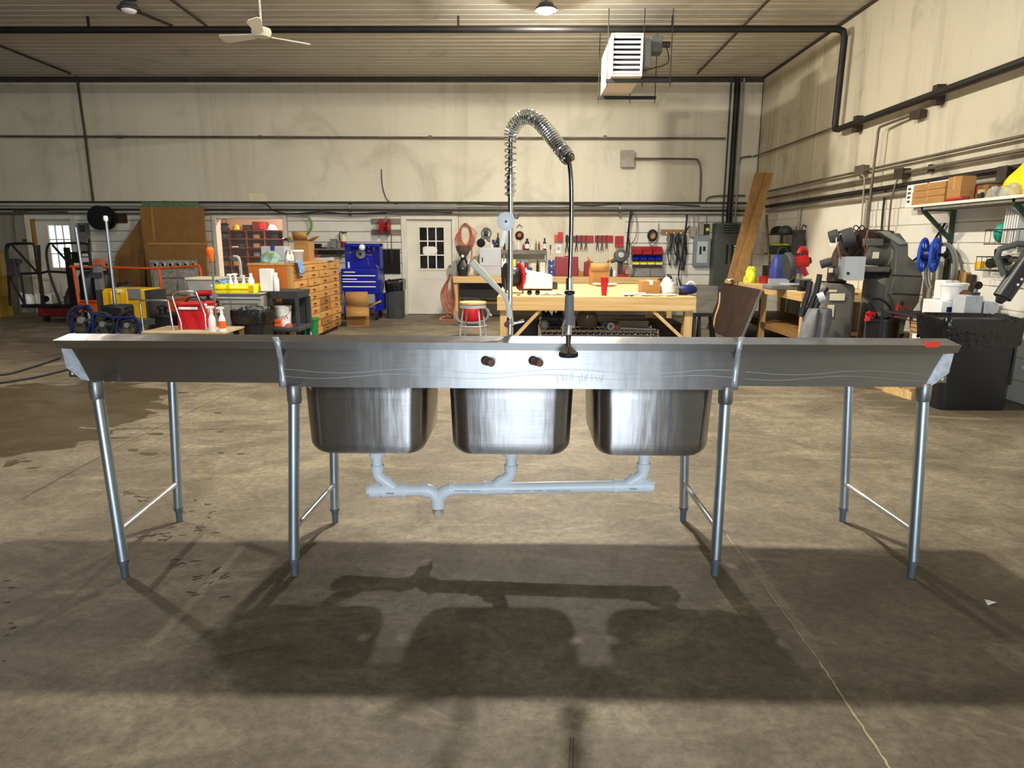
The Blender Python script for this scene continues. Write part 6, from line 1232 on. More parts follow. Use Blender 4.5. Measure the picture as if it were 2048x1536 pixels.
t = thing('grinding_wheel','pale grinding wheel standing on the wire shelf','grinding wheel',us_(1088,.35)); c = us_(1088,.35); r_=.06; MB().lathe([(r_,0),(r_,.03)],c+Vector((0,0,r_)),22,R3(90,'X')).build('disc','mid_grey',t); MB().lathe([(.028,-.004),(.028,.034)],c+Vector((0,0,r_)),14,R3(90,'X')).build('hub','concrete_dust',t); MB().lathe([(.010,.03),(.010,.036)],c+Vector((0,0,r_)),10,R3(90,'X')).build('bore','black_matte',t)
c = us_(1108,.55); t = thing('motor','black electric motor behind the grinding wheel','motor',c); MB().cyl(c+Vector((-.16,0,.12)),c+Vector((.1,0,.12)),.11,n=20).build('housing','black_metal',t); MB().cyl(c+Vector((.1,0,.12)),c+Vector((.15,0,.12)),.05).build('end_bell','mid_grey',t); MB().box(c.x-.12,c.x+.06,c.y-.08,c.y+.08,uz,uz+.03).build('foot','black_metal',t)
c = us_(1174,.5); t = thing('glass_jar','big smoky glass jar lying on the wire shelf','jar',c); MB().lathe([(.06,0),(.12,.02),(.143,.10),(.135,.18),(.10,.21),(.10,.225)],(0,0,0),22).build('jar','smoky',t,w=False); MB().lathe([(.11,.225),(.11,.24)],(0,0,0),18).build('lid','dark_grey',t,w=False)
def ring(label,px,dy,r_,m_):
    c = us_(px,dy); t = thing('pipe_ring',label,'ring',c); MB().lathe([(r_*.55,-.02),(r_,-.02),(r_,.02),(r_*.55,.02),(r_*.55,-.02)],c+Vector((0,0,r_)),20,R3(80,'X')).build('ring',m_,t); MB().tube([c+Vector((r_*.5,.03,r_*1.4)),c+Vector((r_*3.4,.05,r_*1.45))],.012,8).build('stem','mid_grey',t)
ring('small grey pipe flange on the wire shelf',1211,.42,.042,'mid_grey'); ring('larger pale pipe flange on the wire shelf',1221,.32,.046,'light_grey'); ring('tiny pale flange on the wire shelf near the hose end',1126,.3,.028,'light_grey')
t = thing('pipe_wrench','long pale wrench with a red jaw on the wire shelf','wrench',us_(1270,.3)); a = us_(1240,.3)+Vector((0,0,.025)); b_ = us_(1312,.3)+Vector((0,0,.012)); MB().bar(a,b_,.03,.018).build('handle','light_grey',t); MB().cb(a+Vector((-.04,0,.01)),(.05,.03,.05)).build('jaw','red',t)
c = us_(1286,.7); t = thing('lumber_stack','stack of dull boards behind the wrench','boards',c)
for k in range(3): MB().box(c.x-.35,c.x+.05,c.y-.1,c.y+.1,uz+.03*k,uz+.03*k+.026).build('board','wood_grey',t)
c = B(1101,YF0+.3,zf-.1); q = c+Vector((0,0,.1)); tag(MB().prism([q+Vector((-.1,0,0)),q+Vector((.1,0,0)),q+Vector((.07,0,-.06)),q+Vector((.04,0,-.02)),q+Vector((.02,0,-.09)),q+Vector((-.03,0,-.02)),q+Vector((-.06,0,-.05))],(0,.02,0)).build('plastic_bag','white_plastic'),'torn white plastic hanging below the workbench edge','plastic')
hk = bez([us_(1120,.33)+Vector((0,0,.008)),P(1119,640,YF0+.33),P(1124,633,YF0+.33),P(1130,640,YF0+.33),us_(1130,.33)+Vector((0,0,.008))],5); pipe('extension_cable','black cord loop on the wire shelf',hk,.009,'rubber',cat='cord')
bottle('slim white bottle on the wire shelf behind the spray valve',1146,YF0+.5,uz,.22,.03,'white_plastic')
# ---- things on the workbench
def fo(px,Y): return B(px,Y,FZ)
# cord reel
c = fo(1027,9.0); t = thing('cord_reel','red and black cord reel standing on the workbench','reel',c); ctr = Vector((0,0,.21)); Rr = R3(20,'Z') @ R3(90,'Y')
for s_,m_ in ((-.10,'black_plastic'),(.08,'red')): MB().lathe([(.05,-.012),(.17,-.012),(.18,0),(.17,.012),(.05,.012)],ctr+R3(20,'Z')@Vector((s_,0,0)),24,Rr).build('flange',m_,t,w=False)
MB().lathe([(.10,-.09),(.13,-.04),(.13,.03),(.10,.08)],ctr,18,Rr).build('wound_cord','black_plastic',t,w=False)
MB().lathe([(.15,.09),(.12,.13),(.05,.14)],ctr,18,Rr).build('drum_cover','red',t,w=False)
for s_ in (-.1,.12): MB().prism([(s_-.012,-.11,0),(s_-.012,.11,0),(s_-.012,.03,.2),(s_-.012,-.03,.2)],(.024,0,0)).build('stand_leg','black_metal',t,w=False)
# white appliance
t = thing('white_appliance','white plastic bench appliance with a sloped top','appliance',fo(1072,9.7)); w_ = 62*mpp(9.7); mb = MB(); mb.prism([(-w_/2,-.2,.02),(w_/2,-.2,.02),(w_/2,-.2,.20),(-w_*.35,-.2,.27),(-w_/2,-.2,.26)],(0,.42,0)); mb.build('shell','white_plastic',t,w=False,bev=.012)
for k in range(7): MB().box(-w_/2+.006,-w_/2+.04,-.204,-.199,.05+.027*k,.06+.027*k).build('vent_slot','light_grey',t,w=False)
MB().box(-w_*.33,-w_*.29,-.206,-.199,.215,.235).build('switch','black_plastic',t,w=False)
for s_ in (-1,1): MB().box(s_*w_*.42-.03,s_*w_*.42+.03,-.18,.2,0,.02).build('foot','black_plastic',t,w=False)
carton('dark grey block beside the white appliance',1103,1115,9.75,FZ,.10,.16,'dark_grey',tapem='black_plastic')
# open carton, cup, plate
carton('open brown carton at the back of the workbench',1181,1217,10.85,FZ,.34,.28,'cardboard',flaps=[('N',158,.12),('L',20,.10),('R',15,.09)])
c = fo(1208,8.62); t = thing('tumbler','tall red tumbler on the workbench','tumbler',c); MB().lathe([(.030,0),(.032,.01),(.046,.15),(.047,.19),(.047,.215),(.044,.215)],(0,0,0),22).build('cup','red',t,w=False); MB().lathe([(.033,.0),(.033,.008)],(0,0,0),16).build('base_ring','red_deep',t,w=False); MB().lathe([(.049,.205),(.049,.222),(.03,.226)],(0,0,0),20).build('rim_lid','red',t,w=False)
c = fo(1209,10.6); rnd = random.Random(2); mb = MB()
mb.loft([[Vector((c.x+.19*cos(2*pi*i/24)*k_, 10.6+.17*sin(2*pi*i/24)*k_, FZ+.003+h_+(rnd.uniform(0,.01) if h_ else 0))) for i in range(24)] for k_,h_ in ((.6,.0),(1.0,.026),(1.02,.032),(.6,.006))]); tag(mb.build('paper_plate','paper',ang=60),'white paper plate lying at the back of the workbench by the open carton','plate')
carton('low brown carton with a torn white top on the workbench',1283,1320,9.0,FZ,.16,.26,'cardboard',tapem='paper')
c = fo(1336,9.05); mb = MB(); rnd = random.Random(17); heap(mb,c+Vector((0,.1,0)),.22,.2,.19,rnd,18); tag(mb.build('plastic_bag','white_plastic',ang=70),'crumpled white plastic bag beside the low carton','bag')
for px_,Y_,w_,lb in ((1258,8.75,.16,'loose white papers lying left of the low carton'),(1300,8.6,.2,'loose white papers at the bench edge below the low carton'),(1335,8.62,.16,'pale papers at the right bench edge'),(1275,8.9,.13,'small slip of paper behind the loose papers')):
    c = fo(px_,Y_); t = thing('papers',lb,'papers',c)
    for k in range(4): a = rnd.uniform(-.6,.6); MB().cb((rnd.uniform(-.04,.04),rnd.uniform(-.04,.04),.003+.004*k),(w_,w_*.7,.003),R3(math.degrees(a),'Z')).build('sheet','paper',t,w=False)
for px_,lb in ((1059,'round dark metal fitting nearer the cord reel'),(1075,'round dark metal fitting nearer the blue wipes')):
    c = fo(px_,8.62); t = thing('pipe_fitting',lb,'fitting',c); MB().lathe([(.022,-.012),(.032,-.012),(.032,.012),(.022,.012),(.022,-.012)],(0,0,.032),18,R3(75,'X')).build('ring','dark_rust',t,w=False); MB().cyl((0,-.005,.008),(0,.03,.012),.016).build('collar','dark_chrome',t,w=False)
c = fo(1105,8.66); mb = MB(); mb.grid(12,5,lambda u,v: Vector((c.x-.15+.30*u,c.y-.06+.13*v,FZ+.004+.022*abs(sin(7*u+2*v))))); mat('wipes','c8d0e0',.8,0,.4,22,c2='6a7ca8',lo=.5,hi=.6); tag(mb.build('wipes','wipes',solid=.003,ang=70),'crumpled blue and white wipes on the workbench','wipes')
t = thing('bolt','small black bolt near the front edge of the workbench','bolt',fo(1036,8.52)); MB().cyl((-.02,0,.008),(.02,0,.008),.006,n=8).build('shank','black_metal',t,w=False); MB().cyl((.02,0,.008),(.028,0,.008),.011,n=6).build('head','black_metal',t,w=False)
for px_,lb in ((1252,'small black clip left of the loose papers'),(1263,'second small black clip by the loose papers')): t = thing('clip',lb,'clip',fo(px_,8.5)); MB().box(-.02,.02,-.01,.01,0,.012).build('jaw','black_plastic',t,w=False); MB().bar((.01,0,.01),(.04,0,.02),.01,.006).build('lever','black_plastic',t,w=False)
# blue polisher at right end
c = fo(1375,8.72); t = thing('angle_grinder','blue power tool lying at the right end of the workbench','power tool',c); MB().loft([[Vector((x_,r_*cos(2*pi*i/14)*.9,.07+r_*sin(2*pi*i/14))) for i in range(14)] for x_,r_ in ((-.10,.04),(-.07,.055),(0,.062),(.06,.056),(.10,.04),(.115,.02))]).build('body','blue_frame',t,w=False); MB().cyl((-.10,0,.06),(-.13,0,.05),.04).build('gear_head','dark_rust',t,w=False); MB().lathe([(.06,0),(.06,.012)],(-.135,0,.06),16,R3(80,'Y')).build('disc','mid_grey',t,w=False); MB().tube(bez([(-.02,0,.13),(.03,0,.17),(.08,0,.14)],4),.012,8).build('loop_handle','white_plastic',t,w=False)
c = fo(1331,9.5); mb = MB(); heap(mb,c,.22,.22,.20,random.Random(40),16); tag(mb.build('tool_bag','dark_rust',ang=60),'brown lumpy tool bag behind the white plastic bag','bag')
lead = bez([fo(1362,9.6)+Vector((0,0,.03)),P(1360,575,9.6),P(1358,560,9.8)],6)
mb = MB(); a = P(1355,556,9.0); b_ = fo(1362,8.84)+Vector((0,0,.03)); t = thing('tool_stand','black tapered tool arm rising from the right end of the workbench','tool',(b_.x,b_.y,FZ)); MB().tube([b_,a.lerp(b_,.5),a],[.05,.035,.018],10).build('arm','black_plastic',t); MB().box(b_.x-.06,b_.x+.06,b_.y-.06,b_.y+.06,FZ,FZ+.05).build('base','black_plastic',t); MB().sph(a,.022).build('tip','mid_grey',t)
# stool, hose post, shop vac near the door
YSt = 11.35; st = thing('stool','round wooden seat stool with grey metal legs','stool',B(946,YSt,0)); sz = Z(603,YSt,946); r_ = 27*mpp(YSt)
MB().lathe([(r_*.9,0),(r_,.012),(r_,.04),(r_*.95,.05),(r_*.4,.055)],(0,0,sz-.05),26).build('seat','pine_x',st,w=False); MB().lathe([(r_*.98,0),(r_*.98,.05)],(0,0,sz-.10),26).build('seat_ring','light_grey',st,w=False)
for k in range(4): a = radians(35+90*k); MB().tube([(r_*.8*cos(a),r_*.8*sin(a),sz-.09),(r_*1.12*cos(a),r_*1.12*sin(a),0)],.013,8).build('leg','light_grey',st,w=False)
MB().tube([(r_*1.0*cos(2*pi*i/24),r_*1.0*sin(2*pi*i/24),.20) for i in range(24)],.010,6,closed=True).build('foot_ring','light_grey',st,w=False)
c = B(946,13.2,0); sv_ = thing('shop_vacuum','red shop vacuum with a grey hose under the wall bench','vacuum',c); MB().lathe([(.20,.08),(.22,.12),(.22,.30),(.20,.36),(.12,.42),(.05,.44)],(0,0,0),22).build('tank','red',sv_,w=False); MB().lathe([(.17,.36),(.18,.44),(.12,.50),(.03,.52)],(0,0,0),20).build('motor_head','black_plastic',sv_,w=False); MB().tube(bez([(.1,-.15,.36),(.3,-.25,.30),(.26,-.3,.12),(0,-.32,.06),(-.26,-.28,.10),(-.3,-.1,.25)],6),.028,8).build('hose','mid_grey',sv_,w=False)
for k in range(4): a = radians(45+90*k); MB().cyl((.17*cos(a)-.015,.17*sin(a),.045),(.17*cos(a)+.015,.17*sin(a),.045),.045).build('caster','rubber',sv_,w=False); MB().box(.17*cos(a)-.02,.17*cos(a)+.02,.17*sin(a)-.02,.17*sin(a)+.02,.07,.13).build('caster_fork','black_plastic',sv_,w=False)
MB().tube([(.22,-.05,.33),(.36,-.1,.18)],.02,8).build('wand','light_grey',sv_,w=False)
c = B(947,13.7,.33)
hp = P(901,548,14.1); t = thing('extension_hose','brown hose loops hung on the end of the wall bench','hose',hp); rnd = random.Random(4)
for k in range(6): 
    w_ = .06+.025*k; h_ = .56+.055*k; mb = MB(); mb.tube(bez([hp+Vector((-.02+.01*k,-.02*k,0)),hp+Vector((-w_,-.02*k,-h_*.45)),hp+Vector((-w_*.6,-.02*k,-h_*.9)),hp+Vector((.02,-.02*k,-h_)),hp+Vector((w_*.5,-.02*k,-h_*.6)),hp+Vector((.03,-.02*k,.0))],6),.013,7); mb.build('loop','hose_brown' if k%2 else 'hose_red',t)
MB().tube(bez([hp+Vector((0,-.1,-.85)),hp+Vector((-.1,-.2,-.84)),(hp.x-.2,hp.y-.25,.02),(hp.x+.15,hp.y-.28,.015)],6),.013,7).build('tail','hose_red',t); MB().cyl(hp+Vector((0,.06,0)),hp+Vector((0,-.16,0)),.012,n=8).build('hook','dark_chrome',t)
# board and black stand right of the bench
sheet('tan_board','tan board leaning behind the right end of the workbench',[(1393,zb_(1393,12.8)),(1393,571),(1436,572),(1433,zb_(1433,12.8))],12.8,.03,'wood_grey',cat='board')
t = thing('saw_horse','black metal saw horse beside the workbench','saw horse',B(1405,10.4,0)); zt_ = Z(626,10.4,1405); x0,x1 = X(1386,10.4,626),X(1424,10.4,626); MB().box(x0,x1,10.35,10.45,zt_-.05,zt_).build('beam','black_metal',t)
for x_,s_ in ((x0+.03,-.02),(x0+.10,0),(x1-.03,.09)):
    for dy in (-.12,.12): MB().bar((x_,10.4,zt_-.03),(x_+s_,10.4+dy,0),.035,.03).build('leg','black_metal',t)
wst = bez([P(1440,585,11.5),P(1438,610,11.5),P(1430,635,11.5),B(1425,11.5,.02)],5); pipe('wood_strip','thin pale wooden strip leaning by the brown panel',wst,.014,'pine_z',cat='strip')

for k,(a,b_,h_,m_,lb) in enumerate(((1012,1078,.46,'black_plastic','black storage bin added to darken the space under the workbench behind the left brace'),(1084,1190,.40,'black_matte','wide black storage bin added to darken the space under the workbench behind the wire shelf'),(1196,1300,.44,'black_plastic','long dark storage bin added to darken the space under the workbench behind the wrench'),(1304,1362,.42,'dark_rust','dark brown storage bin added to darken the space under the workbench behind the right brace'))):
    Yk = 9.55; w_ = (b_-a)*mpp(Yk); c = B((a+b_)/2,Yk,.2); t = thing('storage_bin',lb,'bin',(c.x,Yk+.35,0)); MB().loft([rr(0,0,w_*.94,.64,.04,0,3),rr(0,0,w_,.7,.04,h_,3)]).build('tub',m_,t,w=False); MB().loft([rr(0,0,w_*1.02,.72,.04,h_,3),rr(0,0,w_*1.02,.72,.04,h_+.03,3)]).build('lid',m_,t,w=False)  # dark bins added to deepen the shade under the workbench
# ================================================================ RIGHT SIDE: chop saw bench
SX, SY0, SY1, SZT = 3.73, 9.3, 12.9, .90
sbn = thing('saw_bench','pine bench for the chop saw along the right wall','workbench',((SX+XR)/2,(SY0+SY1)/2,0))
for k in range(5):
    a = SX+.04+(XR-.03-SX-.04)*k/5; b_ = SX+.04+(XR-.03-SX-.04)*(k+1)/5; MB().box(a+.001,b_-.001,SY0+.01,SY1,SZT-.035,SZT).build('top_board','pine_y',sbn)
for y0,y1 in ((SY0,10.55),(10.556,11.1),(11.106,SY1)): MB().box(SX,SX+.04,y0,y1,SZT-.12,SZT).build('front_beam','pine_y',sbn,bev=.004)
MB().box(SX+.04,XR-.03,SY0,SY0+.04,SZT-.12,SZT-.036).build('end_beam','pine_x',sbn)
for x_ in (SX+.045,XR-.15):
    for yy in (SY0+.045,11.0,SY1-.12): MB().box(x_,x_+.09,yy,yy+.09,0,SZT-.036).build('leg','pine_z',sbn)
MB().box(SX+.14,XR-.1,SY0+.2,SY1-.1,.30,.33).build('lower_shelf','lumber_y',sbn); MB().box(SX+.06,SX+.10,SY0+.14,SY1-.15,.24,.32).build('shelf_rail','lumber_y',sbn)
# brown panel leaning on bench
a0,a1 = 3.52,3.70
t = thing('brown_panel','dark brown panel leaning against the chop saw bench','panel',(3.5,11.6,0)); MB().prism([(3.40,10.75,.004),(3.40,12.75,.004),(3.69,12.75,.84),(3.69,10.75,.84)],(.025,0,.0)).build('board','wood_brown',t); MB().prism([(3.395,10.745,.004),(3.395,10.775,.004),(3.685,10.775,.845),(3.685,10.745,.845)],(.03,0,0)).build('edge_band','mid_grey',t)
def so(px,Y): return B(px,Y,SZT)
c = so(1500,11.75); mb = MB(); heap(mb,c,.20,.20,.25,random.Random(77),16); tag(mb.build('safety_vest','hivis',ang=70),'bundled yellow safety vest on the chop saw bench','vest')
t = thing('tin_can','squat red tin with a wire handle on the chop saw bench','tin',so(1529,11.6)); MB().lathe([(.09,0),(.09,.10),(.095,.11),(.08,.115)],(0,0,0),18).build('body','red_dark',t,w=False); MB().tube(bez([(.09,0,.09),(.15,0,.06),(.14,0,.01)],4),.006,6).build('wire_handle','dark_chrome',t,w=False)
c = so(1470,12.3); t = thing('rag','pale rag lying at the far end of the chop saw bench','rag',c); MB().grid(8,5,lambda u,v: Vector((-.15+.3*u,-.1+.2*v,.006+.03*abs(sin(5*u+3*v))))).build('cloth','paper',t,w=False,solid=.004)
t = thing('tool_crate','brown open crate at the back of the chop saw bench','crate',(4.55,12.58,SZT)); mb = MB(); mb.box(-.2,.2,-.15,-.13,0,.26); mb.box(-.2,.2,.13,.15,0,.26); mb.box(-.2,-.18,-.13,.13,0,.26); mb.box(.18,.2,-.13,.13,0,.26); mb.box(-.18,.18,-.13,.13,0,.015); mb.build('box','wood_brown',t,w=False); MB().box(-.12,.1,-.1,.1,.015,.33).build('contents','lumber_z',t,w=False)
# chop saw
c = so(1585,10.0); cs = thing('chop_saw','red and black chop saw on the right wall bench','chop saw',c)
MB().box(-.36,.30,-.15,.22,0,.07).build('base','mid_grey',cs,w=False,bev=.015); MB().lathe([(.19,0),(.19,.02)],(0,0,.07),24).build('turntable','light_grey',cs,w=False); MB().box(-.34,-.04,.02,.05,.07,.15).build('fence','light_grey',cs,w=False); MB().box(.04,.28,.02,.05,.07,.15).build('fence','light_grey',cs,w=False)
MB().bar((.02,.16,.07),(.02,.2,.42),.10,.08).build('pivot_arm','black_metal',cs,w=False); MB().lathe([(.17,-.006),(.175,0),(.17,.006)],(-.07,-.01,.30),28,R3(80,'Y')).build('blade','dark_chrome',cs,w=False)
MB().lathe([(.05,-.045),(.18,-.04),(.195,-.02),(.195,.03),(.17,.045),(.05,.05)],(-.08,.0,.33),24,R3(80,'Y')).build('blade_guard','dark_grey',cs,w=False); MB().cyl((-.02,.0,.36),(.18,.03,.40),.085,n=18).build('motor','red',cs,w=False); MB().tube(bez([(.02,-.05,.5),(.08,-.02,.58),(.17,.05,.55),(.2,.1,.42)],5),.03,10).build('carry_handle','red',cs,w=False); MB().bar((.10,-.02,.33),(.16,-.06,.20),.08,.06).build('trigger_grip','red_dark',cs,w=False); MB().cyl((.18,.03,.40),(.23,.035,.41),.05).build('motor_cap','black_plastic',cs,w=False)
c = so(1560,10.9); t = thing('tool_bag','blue tool bag behind the chop saw','bag',c); mb = MB(); mb.loft([rr(0,0,.30,.22,.05,0,4),rr(0,0,.32,.24,.06,.25,4),rr(0,0,.26,.16,.05,.42,4),rr(0,0,.2,.06,.02,.48,4)]); mb.build('body','blue_box',t,w=False,ang=60); MB().tube(bez([(-.08,0,.47),(-.05,0,.58),(.05,0,.58),(.08,0,.47)],4),.012,8).build('strap','black_plastic',t,w=False)
for px_,Y_,m_,lb,h_ in ((1552,11.3,'red_dark','red spray can beside the blue tool bag',.22),(1545,11.45,'light_grey','grey spray can behind the red spray can',.2)): bottle(lb,px_,Y_,SZT,h_,.033,m_,m_)
for px_,Y_,lb in ((1608,9.62,'black vise at the near end of the saw bench'),(1640,9.45,'second black vise at the near end of the saw bench')):
    t = thing('vise',lb,'vise',so(px_,Y_)); MB().box(-.07,.07,-.06,.06,0,.05).build('base','black_metal',t,w=False); MB().box(-.05,.05,-.10,.06,.05,.15).build('jaw','black_metal',t,w=False,bev=.008); MB().cyl((0,-.1,.08),(0,-.22,.08),.015,n=8).build('screw','dark_chrome',t,w=False)
# hat rack and shelf on right wall
def rwz(px,py,off): return W(px,py,XR-off)
q = rwz(1570,455,.15); t = thing('hat_shelf','small dark wall shelf stacked with hats','shelf',(XR,q.y,q.z-.12)); zz_ = q.z-.12
for k,z_ in enumerate((q.z-.13,q.z-.48)): MB().box(XR-.32,XR-.03,q.y-.30,q.y+.5,z_,z_+.02).build('board','black_metal',t)
for yy in (q.y-.27,q.y+.45): MB().box(XR-.055,XR-.026,yy-.02,yy+.02,q.z-.9,q.z+.02).build('upright','mid_grey',t)
tz = q.z-.108; yq = q.y
def cap(label,x_,y_,z_,m_,s_=1.0):
    t = thing('cap',label,'hat',(x_,y_,z_)); MB().lathe([(.10*s_,0),(.105*s_,.03),(.09*s_,.09),(.05*s_,.13),(.01,.14)],(0,0,0),16).build('crown',m_,t,w=False); MB().prism([(-.05,-.09,.0),(.05,-.09,.0),(.06,-.2,.002),(0,-.23,.001),(-.06,-.2,.002)],(0,0,.008)).build('brim',m_,t,w=False); return t
cap('black cap on top of the small wall shelf nearest the corner',XR-.18,yq+.25,tz,'black_matte',1.3); cap('dark grey cap on top of the small wall shelf',XR-.18,yq-.12,tz,'dark_grey',1.2)
t = thing('parts_tray','dark green tray on the lower board of the small wall shelf','tray',(XR-.18,yq+.1,q.z-.459)); MB().loft([rr(0,0,.24,.4,.03,0,3),rr(0,0,.28,.46,.03,.14,3)]).build('body','green_dark',t,w=False); MB().box(-.1,.1,-.15,.15,.14,.17).build('rolled_gloves','hivis',t,w=False)
# hanging jackets / bags on the wall by the shelf
def hanging(label,name,px0,py0,px1,py1,off,m_,seed):
    a = rwz((px0+px1)/2,(py0+py1)/2,off); zt_ = W((px0+px1)/2,py0,XR-off).z; zb2 = W((px0+px1)/2,py1,XR-off).z; yy = a.y; w_ = abs(px1-px0)*mpp(a.y)*1.02; rnd = random.Random(seed); rings = []
    for k in range(8):
        f_ = k/7; ww = w_*(.35+.65*min(1,f_*2.2))*(1 if f_ < .8 else 1.0); z_ = zt_+(zb2-zt_)*f_; rings.append([Vector((XR-.03-off*.5+.5*off*cos(2*pi*i/16)*rnd.uniform(.85,1.05),yy+ww/2*sin(2*pi*i/16)*rnd.uniform(.9,1.08),z_)) for i in range(16)])
    t = thing(name,label,'bag',(XR,yy,zb2)); MB().loft(rings).build('body',m_,t,ang=70); MB().tube(bez([(XR-.02,yy,zt_+.05),(XR-.08,yy,zt_+.08),(XR-.1,yy,zt_)],4),.012,6).build('loop',m_,t)
hanging('dark grey backpack hung on the right wall above the chop saw','backpack',1572,460,1602,510,.22,'canvas_dark',5)
hanging('purple blue cloth bag hung under the backpack','cloth_bag',1580,523,1598,547,.16,'blue_box',6)
pipe('conduit','slanting grey pipe standing behind the saw bench',[(4.55,12.85,SZT+.0),P(1533,430,13.2)],.022,'conduit')
# grey canvas bag leaning on machine
c = B(1609,7.88,0); t = thing('canvas_bag','grey canvas bag with black tubes leaning beside the grinder pedestal','bag',c); rnd = random.Random(55); rings = []
for k in range(10):
    f_ = k/9; z_ = .02+.80*f_; w_ = .46-.24*f_+.03*sin(9*f_); cx_ = -.03+.13*f_; rings.append([Vector((cx_+w_/2*cos(2*pi*i/36)*(1+.07*sin(5*2*pi*i/36+5*f_)+.05*sin(11*2*pi*i/36-7*f_)),.16*sin(2*pi*i/36)*(1+.08*sin(6*2*pi*i/36+4*f_)),z_)) for i in range(36)])
MB().loft(rings).build('body','canvas',t,w=False,ang=75); MB().tube(bez([(-.12,-.17,.15),(-.02,-.19,.45),(.02,-.17,.82)],5),.016,8).build('strap','canvas_dark',t,w=False)
for x_,tx,h_ in ((.0,-.05,1.12),(.06,.05,1.20),(.12,.12,1.05)): MB().tube([(x_-.1,.02,.72),(x_+tx*.3-.02,.02,1.0),(x_+tx*.4,.03,h_)],.03,10).build('tube','black_plastic',t,w=False)
MB().cyl((.05,-.06,.93),(.11,-.08,.96),.06).build('lid','light_grey',t,w=False)
# ---- pedestal grinder / belt machine
YMc = 8.25; mcx = X(1680,YMc,640)
mc = thing('pedestal_grinder','grey pedestal belt grinder with motor, switch box and belt guard','machine',(mcx,YMc+.3,0))
def mp_(x,y,dy=0.0): return P(x,y,YMc+dy)
x0,x1 = X(1640,YMc,640),X(1713,YMc,640); zc0 = Z(568,YMc,1680)
rings = [rr((x0+x1)/2,YMc+.25,(x1-x0)*k,.42*k,.08,z_,5) for k,z_ in ((1.22,0),(1.18,.05),(1.04,.20),(1.0,.45),(.98,zc0-.06),(.9,zc0-.015),(.7,zc0))]
MB().loft(rings).build('pedestal','machine_grey',mc,ang=60); MB().box(x0-.02,x1+.01,YMc+.04,YMc+.1,zc0-.13,zc0-.11).build('pedestal_seam','machine_grey',mc)
MB().pbox(1661,587,1690,601,YMc+.02,.03).build('data_plate','cream',mc); MB().pbox(1656,610,1668,634,YMc+.02,.03).build('data_plate','cream',mc); MB().pbox(1660,580,1674,584,YMc+.02,.03).build('data_plate','cream',mc)
q = B(1742,YMc+.3,0); rings = [[Vector((q.x+r_*cos(2*pi*i/24),q.y+r_*sin(2*pi*i/24),z_)) for i in range(24)] for r_,z_ in ((.20,0),(.20,.1),(.19,Z(565,YMc+.1,1740)),(.17,Z(556,YMc+.1,1740)))]; MB().loft(rings).build('dust_drum','machine_grey',mc)
MB().pbox(1692,514,1728,560,YMc-.12,.22).build('switch_box','panel_grey',mc,bev=.008); MB().pbox(1690,513,1730,561,YMc-.125,.006).build('switch_cover','light_grey',mc); MB().pbox(1694,544,1699,549,YMc-.135,.012).build('switch_knob','black_plastic',mc)
MB().box(X(1700,YMc,535),X(1790,YMc,535),YMc+.1,YMc+.5,Z(545,YMc,1745),Z(534,YMc,1745)).build('motor_plate','machine_grey',mc,bev=.01); MB().box(X(1725,YMc,550),X(1785,YMc,550),YMc+.14,YMc+.46,Z(558,YMc,1745),Z(545,YMc,1745)).build('under_box','black_matte',mc)
a,b_ = mp_(1722,506,.2),mp_(1784,510,.28); d_ = (b_-a).normalized()
MB().tube([a-d_*.02,a,a+d_*.03,b_-d_*.08,b_-d_*.02,b_],[.10,.13,.14,.14,.15,.13],22).build('motor','machine_grey',mc); MB().cyl(b_-d_*.12,b_-d_*.02,.152,n=22).build('motor_end_bell','cart_grey',mc)
MB().pbox(1726,477,1768,492,YMc+.08,.2).build('terminal_box','machine_grey',mc,bev=.01); MB().pbox(1747,504,1758,517,YMc+.05,.03).build('motor_plate_label','cream',mc); MB().cyl(a-d_*.10,a-d_*.02,.03).build('shaft','chrome',mc)
# belt guard: thick plate with clipped outline
poly = [(1775,469),(1800,466),(1817,488),(1817,512),(1843,535),(1846,560),(1838,605),(1812,642),(1798,640),(1786,600),(1779,588),(1786,560),(1790,540),(1792,500)]
pts = [mp_(x,y,.05) for x,y in poly]; gd = MB().prism(pts,(0,.30,0)).build('belt_guard','machine_grey',mc,bev=.012)
MB().prism([mp_(1760,464,.03),mp_(1776,462,.03),mp_(1818,487,.03),mp_(1798,489,.03)],(0,.36,0)).build('guard_top','cart_grey',mc)
for py_ in (553,590): MB().bar(mp_(1784,py_-3,.045),mp_(1845,py_,.045),.010,.006,(0,1,0)).build('guard_seam','black_metal',mc)
MB().prism([mp_(1794,636,.1),mp_(1812,640,.1),mp_(1806,668,.1),mp_(1797,668,.1)],(0,.2,0)).build('guard_foot','machine_grey',mc); q = B(1802,YMc+.2,0); MB().box(q.x-.06,q.x+.06,YMc+.1,YMc+.3,0,Z(666,YMc+.1,1802)).build('guard_post','machine_grey',mc)
# rusty head with contact wheels
hd = MB(); 
for (x,y,r_,dy) in ((1690,480,.13,.25),(1712,492,.15,.28),(1735,478,.11,.25),(1700,515,.14,.30),(1678,540,.10,.28)): hd.sph(mp_(x,y,dy),r_,12,8)
hd = None
head = MB().tube([mp_(1672,565,.25),mp_(1676,540,.27),mp_(1690,515,.28),mp_(1702,495,.28),mp_(1722,480,.26),mp_(1752,472,.26),mp_(1785,472,.25)],[.11,.12,.15,.16,.13,.08,.06],16).build('rusty_head','dark_rust',mc)
for (x,y,r_,wd,ax) in ((1668,473,.075,.10,'Y'),(1695,476,.11,.14,'Y'),(1652,526,.05,.12,'Y'),(1678,545,.085,.10,'Y')):
    MB().lathe([(r_*.6,-wd/2),(r_,-wd/2),(r_*1.03,0),(r_,wd/2),(r_*.6,wd/2)],mp_(x,y,.12),20,R3(70,'Y')@R3(15,'X')).build('contact_wheel','dark_grey',mc)
